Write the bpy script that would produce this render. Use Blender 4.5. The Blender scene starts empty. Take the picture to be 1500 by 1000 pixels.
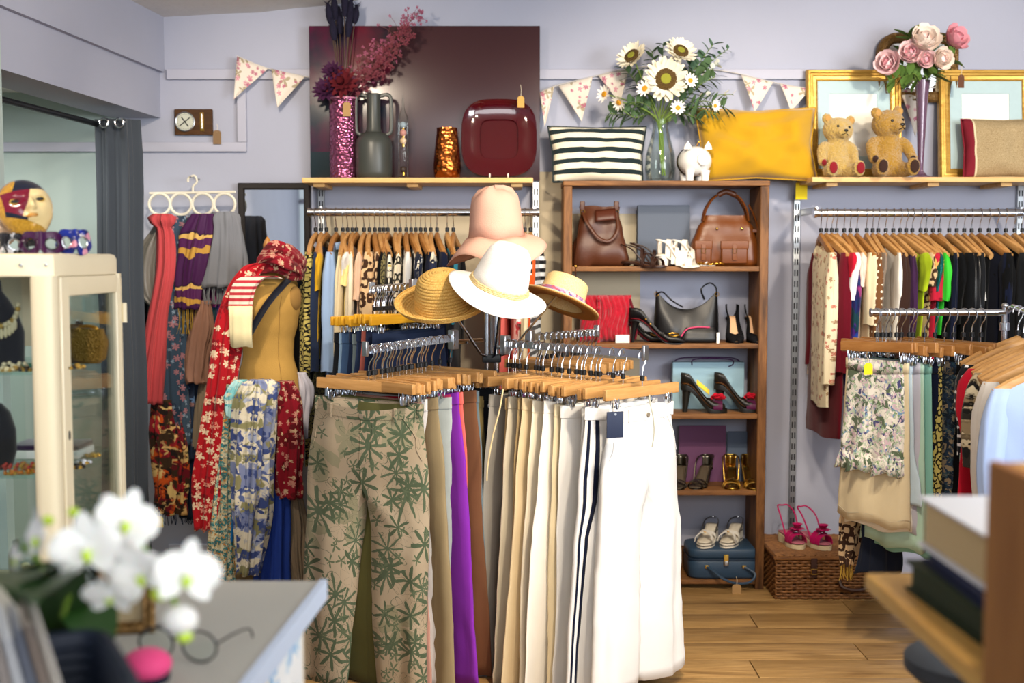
import bpy, bmesh, math, random
from math import sin, cos, pi, radians, sqrt, atan2
from mathutils import Vector, Matrix, Euler, noise

# ---------------------------------------------------------------- camera, world, lights, exposure
SC = bpy.context.scene
COL = SC.collection
FPX, EYE, TILT = 1750.0, 1.47, radians(4.0)
cam_d = bpy.data.cameras.new('camera')
cam = bpy.data.objects.new('camera', cam_d); COL.objects.link(cam)
cam.location = (0, 0, EYE); cam.rotation_euler = (pi/2 - TILT, 0, 0)
cam_d.sensor_width = 36; cam_d.lens = 42; cam_d.clip_start = .05
cam_d.dof.use_dof = True; cam_d.dof.focus_distance = 4.1; cam_d.dof.aperture_fstop = 2.6
SC.camera = cam
SC.view_settings.view_transform = 'Standard'; SC.view_settings.look = 'None'
SC.view_settings.gamma = 1; SC.view_settings.use_curve_mapping = False
SC.view_settings.exposure = 0.45
SC.cycles.max_bounces = 7; SC.cycles.diffuse_bounces = 4; SC.cycles.glossy_bounces = 4
SC.cycles.transmission_bounces = 7; SC.cycles.transparent_max_bounces = 10
SC.cycles.caustics_reflective = False; SC.cycles.caustics_refractive = False
SC.cycles.sample_clamp_indirect = 4
W = bpy.data.worlds.new('daylight'); SC.world = W; W.use_nodes = True
W.node_tree.nodes['Background'].inputs[0].default_value = (.80, .90, 1.0, 1)
W.node_tree.nodes['Background'].inputs[1].default_value = .5

def area(name, loc, target, sx, sy, power, col):
    l = bpy.data.lights.new(name, 'AREA'); l.shape = 'RECTANGLE'; l.size = sx; l.size_y = sy
    l.energy = power; l.color = col
    o = bpy.data.objects.new(name, l); COL.objects.link(o); o.location = loc
    o.rotation_euler = (Vector(target) - Vector(loc)).to_track_quat('-Z', 'Y').to_euler(); return o
area('window_light_main', (.9, -1.35, 2.0), (.4, 5, 1.2), 3.6, 1.2, 72, (.97, .98, 1.0))
area('side_area_light', (3.0, .9, 2.0), (.6, 5.4, 1.9), 1.6, 1.2, 104, (.93, .97, 1.0))  # stands inside the room; the side window behind it is added to suit
def lamp(name, loc, target, power, col, angle=84, blend=.8, r=.06):
    l = bpy.data.lights.new(name, 'SPOT'); l.energy = power; l.color = col
    l.spot_size = radians(angle); l.spot_blend = blend; l.shadow_soft_size = r
    o = bpy.data.objects.new(name, l); COL.objects.link(o); o.location = loc
    o.rotation_euler = (Vector(target) - Vector(loc)).to_track_quat('-Z', 'Y').to_euler(); return o
WARM = (1.0, .85, .66)
SPOTS = [((-.9, 3.7, 2.5), (-.8, 5.3, 1.7), 88), ((.6, 2.9, 2.5), (.15, 4.2, 1.1), 135),
         ((1.9, 3.5, 2.5), (1.8, 5.3, 1.9), 95), ((-1.4, 1.9, 2.5), (-1.2, 2.9, 1.0), 60), ((.5, 4.0, 2.5), (.7, 5.4, 1.8), 62), ((.95, .9, 2.5), (.7, 1.6, 1.0), 34), ((1.0, 2.6, 2.5), (.95, 4.4, 0), 60), ((-.3, 3.5, 2.5), (-1.75, 4.6, 2.25), 26)]  # last two spots added to brighten the floor and the left bulkhead
lamp('alcove_fill_light', (-2.15, 4.75, 2.17), (-2.15, 5.2, 0), 26, (1, .97, .88), 150)  # added to brighten the alcove, no fitting is modelled for it
for i, (a, b, p) in enumerate(SPOTS):
    lamp('spot_and_fill_light_%d' % i, a, b, p, WARM)

# ---------------------------------------------------------------- helpers
rnd = random.Random(11)
_st, _ct = sin(TILT), cos(TILT)
def at(px, py, Y):
    """the point of depth Y that the photograph shows at pixel (px, py)"""
    u, v = (px-750)/FPX, (500-py)/FPX
    dy = _ct + v*_st; dz = v*_ct - _st
    t = Y/dy
    return Vector((u*t, Y, EYE + dz*t))
def ppm(Y): return FPX/Y            # pixels per metre at depth Y (near enough)
def s2l(c): return c/12.92 if c <= .04045 else ((c+.055)/1.055)**2.4
def C(h, a=1):
    if not isinstance(h, str): return tuple(h) if len(h) == 4 else tuple(h) + (1,)
    h = h.lstrip('#'); return tuple(s2l(int(h[i:i+2], 16)/255) for i in (0, 2, 4)) + (a,)
def lerp(a, b, t): return a + (b-a)*t
def sst(a, b, x):
    t = min(1, max(0, (x-a)/(b-a))); return t*t*(3-2*t)
def nz(x, y, z): return noise.noise(Vector((x, y, z)))

class MB:
    def __init__(s): s.v = []; s.f = []
    def add(s, vs, fs, M=None):
        n = len(s.v)
        s.v += [tuple(M @ Vector(p)) for p in vs] if M is not None else [tuple(p) for p in vs]
        s.f += [tuple(i+n for i in f) for f in fs]; return s
    def box(s, c, d, b=0, M=None, rz=0):
        x, y, z = d[0]/2, d[1]/2, d[2]/2
        b = min(b, .22*min(d)) if b else 0
        T = Matrix.Translation(c) @ Matrix.Rotation(rz, 4, 'Z')
        if M is not None: T = M @ T
        if not b:
            vs = [(i*x, j*y, k*z) for k in (-1, 1) for j in (-1, 1) for i in (-1, 1)]
            return s.add(vs, [(0, 2, 3, 1), (4, 5, 7, 6), (0, 1, 5, 4), (2, 6, 7, 3), (0, 4, 6, 2), (1, 3, 7, 5)], T)
        rings = []
        def ring(ix, iy, zz): # octagon-ish ring
            return [(-x+ix+b, -y+iy, zz), (x-ix-b, -y+iy, zz), (x-ix, -y+iy+b, zz), (x-ix, y-iy-b, zz),
                    (x-ix-b, y-iy, zz), (-x+ix+b, y-iy, zz), (-x+ix, y-iy-b, zz), (-x+ix, -y+iy+b, zz)]
        h = b*.3
        for ii, zz in ((b-h*0, -z), (h*.6, -z+h*1.3), (0, -z+b), (0, z-b), (h*.6, z-h*1.3), (b, z)):
            rings.append(ring(ii, ii, zz))
        return s.loft(rings, M=T)
    def loft(s, rings, cap0=True, cap1=True, closed=True, M=None):
        n = len(rings[0]); vs = [p for r in rings for p in r]; fs = []
        for k in range(len(rings)-1):
            for i in range(n if closed else n-1):
                a, b_ = k*n+i, k*n+(i+1) % n
                fs.append((a, b_, b_+n, a+n))
        if closed and cap0: fs.append(tuple(range(n-1, -1, -1)))
        if closed and cap1: fs.append(tuple(range((len(rings)-1)*n, len(rings)*n)))
        return s.add(vs, fs, M)
    def tube(s, pts, r, n=8, cap=True, M=None, flat=1.0):
        pts = [Vector(p) for p in pts]; R = r if isinstance(r, (list, tuple)) else [r]*len(pts)
        rings = []; up = None
        for i, p in enumerate(pts):
            d = (pts[min(i+1, len(pts)-1)] - pts[max(i-1, 0)])
            d = d.normalized() if d.length > 1e-9 else Vector((0, 0, 1))
            if up is None: up = Vector((0, 0, 1)) if abs(d.z) < .9 else Vector((1, 0, 0))
            a = d.cross(up)
            if a.length < 1e-6: a = d.cross(Vector((0, 1, 0)))
            a.normalize(); b = a.cross(d).normalized(); up = b
            rings.append([p + a*(R[i]*cos(2*pi*k/n)) + b*(R[i]*flat*sin(2*pi*k/n)) for k in range(n)])
        return s.loft(rings, cap, cap, True, M)
    def lathe(s, prof, n=32, c=(0, 0, 0), M=None, cap0=True, cap1=True):
        rings = [[(c[0]+r*cos(2*pi*k/n), c[1]+r*sin(2*pi*k/n), c[2]+z) for k in range(n)] for r, z in prof]
        return s.loft(rings, cap0, cap1, True, M)
    def ell(s, c, r, nu=14, nv=9, M=None):
        prof = [(max(1e-4, sin(pi*j/nv)), -cos(pi*j/nv)) for j in range(nv+1)]
        rings = [[(c[0]+r[0]*a*cos(2*pi*k/nu), c[1]+r[1]*a*sin(2*pi*k/nu), c[2]+r[2]*z) for k in range(nu)] for a, z in prof]
        return s.loft(rings, M=M)
    def grid(s, fn, nu, nv, M=None, cu=False):
        vs = [fn(i/(nu if cu else nu-1), j/(nv-1)) for j in range(nv) for i in range(nu)]; fs = []
        for j in range(nv-1):
            for i in range(nu if cu else nu-1):
                a, b = j*nu+i, j*nu+(i+1) % nu
                fs.append((a, b, b+nu, a+nu))
        return s.add(vs, fs, M)
    def prism(s, poly, y0, y1, M=None):
        """polygon in x,z extruded along y"""
        n = len(poly)
        vs = [(x, y0, z) for x, z in poly] + [(x, y1, z) for x, z in poly]
        fs = [tuple(range(n)), tuple(range(2*n-1, n-1, -1))] + [(i, i+n, (i+1) % n+n, (i+1) % n) for i in range(n)]
        return s.add(vs, fs, M)

def mesh_of(name, mb, m, sharp=42, fix=True):
    me = bpy.data.meshes.new(name); me.from_pydata(mb.v, [], mb.f)
    if fix:
        bm = bmesh.new(); bm.from_mesh(me); bmesh.ops.recalc_face_normals(bm, faces=bm.faces); bm.to_mesh(me); bm.free()
    me.polygons.foreach_set('use_smooth', [True]*len(me.polygons))
    if sharp: me.set_sharp_from_angle(angle=radians(sharp))
    if m is not None: me.materials.append(m)
    me.update(); return me
def part(name, mb, m, parent=None, sharp=42, label=None, kind=None, mods=None, fix=True):
    o = bpy.data.objects.new(name, mb if isinstance(mb, bpy.types.Mesh) else mesh_of(name, mb, m, sharp, fix))
    COL.objects.link(o)
    if parent is not None: o.parent = parent
    if label: o['label'] = label
    if kind: o['kind'] = kind
    for t, kw in (mods or []):
        md = o.modifiers.new(t.lower(), t)
        for k, v in kw.items(): setattr(md, k, v)
    return o
def tag(o, label, cat, group=None):
    o['label'] = label; o['category'] = cat
    if group: o['group'] = group
    return o
def thing(name, label, cat, loc=(0, 0, 0), rz=0, group=None, rot=None):
    o = bpy.data.objects.new(name, None); COL.objects.link(o); o.empty_display_size = .05
    o.location = loc; o.rotation_euler = rot if rot else (0, 0, rz)
    return tag(o, label, cat, group)
def solo(name, mb, m, label, cat, loc=(0, 0, 0), rz=0, group=None, rot=None, **k):
    o = part(name, mb, m, None, **k); o.location = loc; o.rotation_euler = rot if rot else (0, 0, rz)
    return tag(o, label, cat, group)
def struct(name, mb, m, parent=None, **k):
    o = part(name, mb, m, parent, **k)
    if parent is None: o['kind'] = 'structure'
    return o
def kids(o): return [c for c in bpy.data.objects if c.parent == o] if False else list(o.children)
def dup(root, loc, rz=0, label=None, group=None, rot=None):
    def cp(o, par):
        c = o.copy(); COL.objects.link(c); c.parent = par
        for ch in list(o.children): cp(ch, c)
        return c
    r = cp(root, None); r.location = loc; r.rotation_euler = rot if rot else (0, 0, rz)
    if label: r['label'] = label
    if group: r['group'] = group
    return r
def bez(p, n=10):
    """smooth curve through points (Catmull-Rom)"""
    p = [Vector(q) for q in p]; out = []
    for i in range(len(p)-1):
        a, b, c, d = p[max(i-1, 0)], p[i], p[i+1], p[min(i+2, len(p)-1)]
        for k in range(n):
            t = k/n
            out.append(.5*((2*b) + (c-a)*t + (2*a-5*b+4*c-d)*t*t + (3*b-a-3*c+d)*t**3))
    out.append(p[-1]); return out
def interp(tab, t):
    """piecewise smooth table [(t, value)]"""
    if t <= tab[0][0]: return tab[0][1]
    for (a, x), (b, y) in zip(tab, tab[1:]):
        if t <= b: return lerp(x, y, sst(0, 1, (t-a)/(b-a)))
    return tab[-1][1]

# ---------------------------------------------------------------- materials
def NN(nt, typ, **kw):
    n = nt.nodes.new('ShaderNode'+typ)
    for k, v in kw.items():
        if k.startswith('_'): setattr(n, k[1:], v); continue
        s = n.inputs[int(k[1:])] if k[0] == 'i' and k[1:].isdigit() else n.inputs[k.replace('__', ' ')]
        if isinstance(v, bpy.types.NodeSocket): nt.links.new(v, s)
        else: s.default_value = v
    return n
def mth(nt, op, a, b=None, c=None):
    n = nt.nodes.new('ShaderNodeMath'); n.operation = op
    for i, v in enumerate((a, b, c)):
        if v is None: continue
        if isinstance(v, bpy.types.NodeSocket): nt.links.new(v, n.inputs[i])
        else: n.inputs[i].default_value = v
    return n.outputs[0]
def mix(nt, f, a, b):
    n = nt.nodes.new('ShaderNodeMix'); n.data_type = 'RGBA'
    for i, v in ((0, f), (6, a), (7, b)):
        if isinstance(v, bpy.types.NodeSocket): nt.links.new(v, n.inputs[i])
        else: n.inputs[i].default_value = v if i == 0 else C(v)
    return n.outputs[2]
def objco(nt): return NN(nt, 'TexCoord').outputs['Object']
def flatco(nt, s=1.0):
    """cloth coordinate: (x+y, z) in metres of the piece's own space"""
    x = NN(nt, 'SeparateXYZ', i0=objco(nt))
    a = mth(nt, 'ADD', x.outputs[0], x.outputs[1])
    v = NN(nt, 'CombineXYZ', i0=mth(nt, 'MULTIPLY', a, s), i1=mth(nt, 'MULTIPLY', x.outputs[2], s)).outputs[0]
    return v
def base(name, rough=.8, metal=0, spec=.3, sheen=0, coat=0, trans=0, ior=1.45, sss=0):
    m = bpy.data.materials.new(name); m.use_nodes = True; nt = m.node_tree; b = nt.nodes['Principled BSDF']
    b.inputs['Roughness'].default_value = rough; b.inputs['Metallic'].default_value = metal
    b.inputs['Specular IOR Level'].default_value = spec; b.inputs['Sheen Weight'].default_value = sheen
    b.inputs['Coat Weight'].default_value = coat; b.inputs['Transmission Weight'].default_value = trans
    b.inputs['IOR'].default_value = ior
    if sss:
        b.inputs['Subsurface Weight'].default_value = sss; b.inputs['Subsurface Scale'].default_value = .02
    return m, nt, b
def setc(nt, b, c):
    if isinstance(c, bpy.types.NodeSocket): nt.links.new(c, b.inputs['Base Color'])
    else: b.inputs['Base Color'].default_value = C(c)
def bump(nt, b, h, strength=.3, dist=.002):
    n = NN(nt, 'Bump', Strength=strength, Distance=dist, Height=h); nt.links.new(n.outputs[0], b.inputs['Normal'])
def plain(name, col, rough=.5, metal=0, spec=.4, var=0, vs=20, bmp=0, bs=60, **k):
    m, nt, b = base(name, rough, metal, spec, **k)
    c = C(col)
    if var:
        n = NN(nt, 'TexNoise', Vector=objco(nt), Scale=vs, Detail=4)
        c = mix(nt, n.outputs[0], [x*(1-var) for x in C(col)[:3]], [min(1, x*(1+var)) for x in C(col)[:3]])
    setc(nt, b, c)
    if bmp:
        n = NN(nt, 'TexNoise', Vector=objco(nt), Scale=bs, Detail=3); bump(nt, b, n.outputs[0], bmp, .003)
    return m
def cloth(name, col, rough=.9, var=.10, weave=.35, sheen=.06, spec=.12, cols=None, vs=9, sc=500):
    """plain woven cloth: slight tone variation and a fine weave"""
    m, nt, b = base(name, rough, 0, spec, sheen)
    co = objco(nt)
    n = NN(nt, 'TexNoise', Vector=co, Scale=vs, Detail=5, Roughness=.65)
    c = C(col)
    setc(nt, b, mix(nt, n.outputs[0], [x*(1-var) for x in c[:3]], [min(1, x*(1+var)) for x in c[:3]]))
    w = NN(nt, 'TexNoise', Vector=co, Scale=sc, Detail=2); bump(nt, b, w.outputs[0], weave, .0012)
    return m
def flower(nt, vec, scale, R, n, p, seed, keep=1.0, hard=.02, outline=None):
    """mask of petalled shapes scattered in cells"""
    v = NN(nt, 'Mapping', Vector=vec, Location=(seed*3.7, seed*1.9, 0), Scale=(scale, scale, 1)).outputs[0]
    vo = NN(nt, 'TexVoronoi', _voronoi_dimensions='2D', Vector=v, Scale=1.0, Randomness=.85)
    d = NN(nt, 'VectorMath', _operation='SUBTRACT', i0=v, i1=vo.outputs['Position']).outputs[0]
    xyz = NN(nt, 'SeparateXYZ', i0=d); cc = NN(nt, 'SeparateColor', i0=vo.outputs['Color'])
    th = mth(nt, 'ADD', mth(nt, 'ARCTAN2', xyz.outputs[1], xyz.outputs[0]), mth(nt, 'MULTIPLY', cc.outputs[0], 6.28))
    pet = mth(nt, 'POWER', mth(nt, 'ABSOLUTE', mth(nt, 'COSINE', mth(nt, 'MULTIPLY', th, n/2))), p)
    rad = mth(nt, 'MULTIPLY', mth(nt, 'ADD', mth(nt, 'MULTIPLY', pet, .85), .15), mth(nt, 'MULTIPLY_ADD', cc.outputs[1], R*.5, R*.6))
    df = mth(nt, 'SUBTRACT', rad, vo.outputs['Distance'])
    mk = NN(nt, 'MapRange', Value=df, From__Min=0.0, From__Max=hard).outputs[0]
    if outline: # only a line along the rim
        mk = mth(nt, 'MULTIPLY', mk, NN(nt, 'MapRange', Value=df, From__Min=outline+hard, From__Max=outline).outputs[0])
    if keep < 1: mk = mth(nt, 'MULTIPLY', mk, mth(nt, 'LESS_THAN', cc.outputs[2], keep))
    return mk
def printed(name, ground, layers, rough=.85, sheen=.1, weave=.3, ground2=None, gscale=6, spec=.15):
    """cloth with a flat print; layers = [(colour, scale, R, petals, power, seed, keep, outline)]"""
    m, nt, b = base(name, rough, 0, spec, sheen)
    vec = flatco(nt); c = C(ground)
    wob = NN(nt, 'TexNoise', Vector=vec, Scale=30, Detail=3)
    vec2 = NN(nt, 'VectorMath', _operation='MULTIPLY_ADD', i0=wob.outputs['Color'], i1=(.012, .012, 0), i2=vec).outputs[0]
    if ground2:
        g = NN(nt, 'TexNoise', Vector=vec2, Scale=gscale, Detail=4)
        c = mix(nt, NN(nt, 'MapRange', Value=g.outputs[0], From__Min=.42, From__Max=.58).outputs[0], ground, ground2)
    for L in layers:
        col, scale, R, n, p, seed = L[:6]; keep = L[6] if len(L) > 6 else 1; ol = L[7] if len(L) > 7 else None
        c = mix(nt, flower(nt, vec2, scale, R, n, p, seed, keep, outline=ol), c, col)
    setc(nt, b, c)
    w = NN(nt, 'TexNoise', Vector=objco(nt), Scale=500, Detail=2); bump(nt, b, w.outputs[0], weave, .0012)
    return m
def blotch(name, cols, scale=20, rough=.85, dist=1.0, detail=3, stretch=(1, 1), sheen=.1, spec=.2):
    """cloth in irregular patches of several colours"""
    m, nt, b = base(name, rough, 0, spec, sheen)
    vec = NN(nt, 'Mapping', Vector=flatco(nt), Scale=(stretch[0], stretch[1], 1)).outputs[0]
    c = C(cols[0])
    for i, q in enumerate(cols[1:]):
        v = NN(nt, 'Mapping', Vector=vec, Location=(i*7.3+1, i*3.1+2, 0)).outputs[0]
        n = NN(nt, 'TexNoise', Vector=v, Scale=scale*(.75, 1.1, 1.5)[i % 3], Detail=detail, Distortion=dist*.5)
        c = mix(nt, NN(nt, 'MapRange', Value=n.outputs[0], From__Min=.545, From__Max=.585).outputs[0], c, q)
    setc(nt, b, c)
    w = NN(nt, 'TexNoise', Vector=objco(nt), Scale=500, Detail=2); bump(nt, b, w.outputs[0], .3, .0012)
    return m
def leopard(name, ground, spot, scale=28, th=.36, rough=.85):
    m, nt, b = base(name, rough, 0, .2, .1)
    vec = flatco(nt); wob = NN(nt, 'TexNoise', Vector=vec, Scale=scale*1.6, Detail=2)
    v2 = NN(nt, 'VectorMath', _operation='MULTIPLY_ADD', i0=wob.outputs['Color'], i1=(.5/scale, .5/scale, 0), i2=vec).outputs[0]
    vo = NN(nt, 'TexVoronoi', _voronoi_dimensions='2D', Vector=v2, Scale=scale)
    a = mth(nt, 'LESS_THAN', vo.outputs['Distance'], th+.12); i = mth(nt, 'GREATER_THAN', vo.outputs['Distance'], th-.16)
    gap = mth(nt, 'GREATER_THAN', wob.outputs[0], .40)
    setc(nt, b, mix(nt, mth(nt, 'MULTIPLY', mth(nt, 'MULTIPLY', a, i), gap), ground, spot)); return m
def dotted(name, ground, dot, scale=30, r=.22, rough=.8):
    m, nt, b = base(name, rough, 0, .2, .1)
    vo = NN(nt, 'TexVoronoi', _voronoi_dimensions='2D', Vector=flatco(nt), Scale=scale, Randomness=.15)
    setc(nt, b, mix(nt, mth(nt, 'LESS_THAN', vo.outputs['Distance'], r), ground, dot)); return m
def striped(name, cols, axis=2, freq=20, rough=.9, sheen=.1, wob=0, mtx=None):
    """bands across one axis of the object's own space"""
    m, nt, b = base(name, rough, 0, .2, sheen)
    co = objco(nt)
    if wob:
        w = NN(nt, 'TexNoise', Vector=co, Scale=12, Detail=2)
        co = NN(nt, 'VectorMath', _operation='MULTIPLY_ADD', i0=w.outputs['Color'], i1=(wob, wob, wob), i2=co).outputs[0]
    x = NN(nt, 'SeparateXYZ', i0=co).outputs[axis]
    f = mth(nt, 'FRACT', mth(nt, 'MULTIPLY_ADD', x, freq, 50.25))
    r = NN(nt, 'ValToRGB', i0=f); cr = r.color_ramp; cr.interpolation = 'CONSTANT'
    while len(cr.elements) < len(cols): cr.elements.new(.5)
    for i, (p, c) in enumerate(cols): cr.elements[i].position = p; cr.elements[i].color = C(c)
    setc(nt, b, r.outputs[0])
    w = NN(nt, 'TexNoise', Vector=objco(nt), Scale=450, Detail=2); bump(nt, b, w.outputs[0], .4, .0015)
    return m
def wood(name, c1, c2, axis='x', scale=6, rough=.5, knots=False, spec=.35, ring=1.0, c3=None):
    m, nt, b = base(name, rough, 0, spec)
    st = {'x': (.12, 1, 1), 'y': (1, .12, 1), 'z': (1, 1, .12)}[axis]
    oi = NN(nt, 'ObjectInfo').outputs['Random']
    off = NN(nt, 'CombineXYZ', i0=mth(nt, 'MULTIPLY', oi, 7.3), i1=mth(nt, 'MULTIPLY', oi, 13.1), i2=mth(nt, 'MULTIPLY', oi, 3.7)).outputs[0]
    v = NN(nt, 'Mapping', Vector=NN(nt, 'VectorMath', _operation='ADD', i0=objco(nt), i1=off).outputs[0], Scale=st).outputs[0]
    n = NN(nt, 'TexNoise', Vector=v, Scale=scale*4, Detail=6, Roughness=.62, Distortion=1.2*ring)
    g = NN(nt, 'TexNoise', Vector=v, Scale=scale*26, Detail=3)
    f = mth(nt, 'ADD', mth(nt, 'MULTIPLY', n.outputs[0], .75), mth(nt, 'MULTIPLY', g.outputs[0], .3))
    f = NN(nt, 'MapRange', Value=f, From__Min=.32, From__Max=.72).outputs[0]
    c = mix(nt, f, c1, c2)
    if c3:
        k = NN(nt, 'TexNoise', Vector=v, Scale=scale*1.5, Detail=5, Distortion=2.5)
        c = mix(nt, NN(nt, 'MapRange', Value=k.outputs[0], From__Min=.55, From__Max=.75).outputs[0], c, c3)
    setc(nt, b, c); bump(nt, b, g.outputs[0], .15, .001)
    return m
def metal(name, col, rough=.25, bmp=0, bs=200):
    return plain(name, col, rough, 1.0, bmp=bmp, bs=bs)
def glass(name, col='#ffffff', rough=.02, ior=1.45):
    m, nt, b = base(name, rough, 0, .5, trans=1.0, ior=ior); setc(nt, b, col); return m
def pane(name, tint=(.95, .98, .97), gl=.07):
    """thin clear sheet: transparent with a little gloss"""
    m = bpy.data.materials.new(name); m.use_nodes = True; nt = m.node_tree; nt.nodes.clear()
    o = NN(nt, 'OutputMaterial'); t = NN(nt, 'BsdfTransparent', Color=tint + (1,)); g = NN(nt, 'BsdfGlossy', Roughness=.03)
    fr = NN(nt, 'Fresnel', IOR=1.45)
    mx = NN(nt, 'MixShader', i0=mth(nt, 'MULTIPLY', fr.outputs[0], .5), i1=t.outputs[0], i2=g.outputs[0]); nt.links.new(mx.outputs[0], o.inputs[0]); return m

MAT = {}
def mt(key, fn, *a, **k):
    """material made once"""
    if key not in MAT: MAT[key] = fn(key, *a, **k)
    return MAT[key]
chrome = metal('chrome', '#d6dae0', .16)
steel = metal('brushed_steel', '#b9bcc0', .32)
gold = metal('gold_metal', '#c9973a', .3)
black_plastic = plain('black_plastic', '#17181a', .4)
beech = wood('beech_hanger', '#a2713a', '#c99b62', 'x', 5, .42)
beech_dark = wood('beech_hanger_dark', '#8a5a2a', '#b07d45', 'x', 5, .42)
kraft = plain('kraft_card', '#a58356', .9, var=.06)
string_m = plain('string', '#d9cdb4', .95)
yellow_card = plain('yellow_card', '#f0cf1c', .8)
# ---------------------------------------------------------------- the room
YB = 5.5
wallm = mt('lavender_wall_paint', lambda n: plain(n, '#a6a9b9', .8, spec=.25, var=.05, vs=3, bmp=.12, bs=90))
trimm = mt('lavender_trim_paint', lambda n: plain(n, '#adaebd', .55, spec=.4, var=.02, vs=8))
mintm = mt('mint_alcove_walls', lambda n: plain(n, '#abbab6', .8, var=.04, vs=3))  # even mint tone of the alcove walls
ceilm = mt('ceiling_paper', lambda n: plain(n, '#dcdad6', .9, var=.04, vs=14, bmp=.6, bs=38))
beigem = mt('beige_wall_strips', lambda n: plain(n, '#b3a78f', .8, var=.05, vs=5))  # beige of the two flat wall pieces
floorm = wood('oak_laminate', '#8a673b', '#c09a63', 'x', 3.2, .4, c3='#5c3f21', ring=2.2)
darkm = mt('dark_subfloor', lambda n: plain(n, '#2a2019', .9))
def xw(Y): return -1.60 - (YB-Y)*.0857            # plane of the left wall
ZL, ZT = 2.105, 2.31
def ceil_z(x): return interp([(-1.7, 2.557), (-1.2, 2.575), (-.9, 2.60), (-.45, 2.665), (.2, 2.72), (3, 2.74)], x)
struct('wall_back', MB().box((.775, YB+.05, 1.4), (5.09, .1, 2.8)), wallm)
struct('wall_alcove', MB().box((-2.275, YB+.05, 1.15), (1.01, .1, 2.3)).box((-2.75, 4.7, 1.15), (.08, 1.7, 2.3)).box((-2.2, 4.0, 1.15), (1.0, .06, 2.3)), mintm)
struct('ceiling_alcove', MB().box((-2.3, 4.75, 2.25), (.84, 1.6, .06)), ceilm)
struct('ceiling', MB().grid(lambda u, v: (-3+6.6*u, -1.5+7.1*v, ceil_z(-3+6.6*u) + .004*sin(9*v+14*u)), 40, 12)
       .box((.3, 2, 2.86), (6.6, 7.1, .04)), ceilm)
# left wall: bulkhead over the alcove opening (thicker board above, thinner below) and the pier nearer the camera
def along(y0, y1, z0, z1, off, t):
    m = MB(); q = [(xw(y0)+off, y0), (xw(y1)+off, y1), (xw(y1)+off-t, y1), (xw(y0)+off-t, y0)]
    m.add([(x, y, z0) for x, y in q]+[(x, y, z1) for x, y in q], [(0, 1, 2, 3), (7, 6, 5, 4), (0, 4, 5, 1), (1, 5, 6, 2), (2, 6, 7, 3), (3, 7, 4, 0)]); return m
wl = struct('wall_left', along(-1.5, YB, ZL, 2.75, 0, .22), wallm)
struct('upper_board', along(-1.5, YB-.001, ZT, 2.74, .022, .03), wallm, wl)
struct('pier', along(-1.5, 4.05, 0, ZL, 0, .2), wallm, wl)
m = MB(); m.box((3.35, 3.8, 1.4), (.1, 3.5, 2.8)); struct('wall_right', m, wallm)
m = MB(); m.box((.2, -1.5, .22), (6.2, .1, .44)); m.box((.2, -1.5, 2.6), (6.2, .1, .3)); struct('wall_front', m, wallm)
w1 = struct('window_1', MB().box((.2, -1.5, .47), (6.2, .16, .06)), trimm)
for x in (-1.8, -.6, .6, 1.8): struct('mullion', MB().box((x, -1.5, 1.45), (.06, .08, 1.96)), trimm, w1)
struct('transom', MB().box((.2, -1.5, 2.05), (6.2, .07, .05)), trimm, w1)
w2 = struct('added_window', MB().box((3.35, .3, .47), (.16, 3.5, .06)).box((3.35, .3, .22), (.1, 3.5, .44)), trimm)  # unseen side window, opening added for the side area light
for y in (-1.4, .3, 2.0): struct('mullion', MB().box((3.35, y, 1.45), (.08, .06, 1.96)), trimm, w2)
struct('lintel_board', MB().box((3.35, .3, 2.6), (.1, 3.5, .3)), trimm, w2)
# floor of separate laminate planks
fl = struct('floor', MB().box((.3, 2.0, -.03), (6.6, 7.2, .04)), darkm)
pm = mesh_of('plank', MB().box((0, 0, -.006), (1.196, .188, .012), .0025), floorm)
for r in range(18):
    y = 2.3 + .19*r; x = -2.9 + (r*.437 % 1.2)
    while x < 3.3:
        o = part('plank', pm, None, fl); o.location = (x, y, 0); o.rotation_euler = (0, 0, pi if (r*7+int(x*3)) % 2 else 0); x += 1.2
# trims on the back wall
def wallbar(name, px0, px1, py0, py1, t=.022, m=trimm, Y=YB):
    a, b = at(px0, py0, Y-t), at(px1, py1, Y-t)
    return struct(name, MB().box(((a.x+b.x)/2, Y-t/2, (a.z+b.z)/2), (abs(b.x-a.x), t, abs(a.z-b.z)), .003), m)
wallbar('trim_1', 243, 1720, 101, 116)
wallbar('trim_2', -120, 361, 208, 222)
wallbar('trim_3', 346, 361, 116, 208, .024)
pa, pb = at(478, 313, YB), at(935, 760, YB)
struct('trim_5', MB().box(((pa.x+pb.x)/2, YB-.004, (pa.z+pb.z)/2), (pb.x-pa.x, .008, pa.z-pb.z), .002), beigem)
b3 = struct('trim_4', MB().box((.185, YB-.016, .93), (.15, .032, 1.86), .003), beigem)
struct('baseboard_back', MB().box((.85, YB-.011, .07), (4.9, .022, .14), .004), trimm)
# ceiling spot lamps, the last two added for brightness (lamps above the frame)
for i, (a, b, p) in enumerate(SPOTS):
    z = ceil_z(a[0])
    t = thing('spot_and_fill_lamp', 'small unseen ceiling spotlight, some of the row added to brighten the shop', 'lamp', (a[0], a[1], z), 0, 'ceiling spotlights')
    part('mount', MB().lathe([(.045, 0), (.045, -.012), (.012, -.014), (.012, -.03)], 20), trimm, t)
    part('lamp_head', MB().lathe([(.02, -.03), (.034, -.036), (.04, a[2]-z+.02), (.036, a[2]-z+.02), (.03, -.04)], 20, cap0=False, cap1=False), trimm, t)

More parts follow.
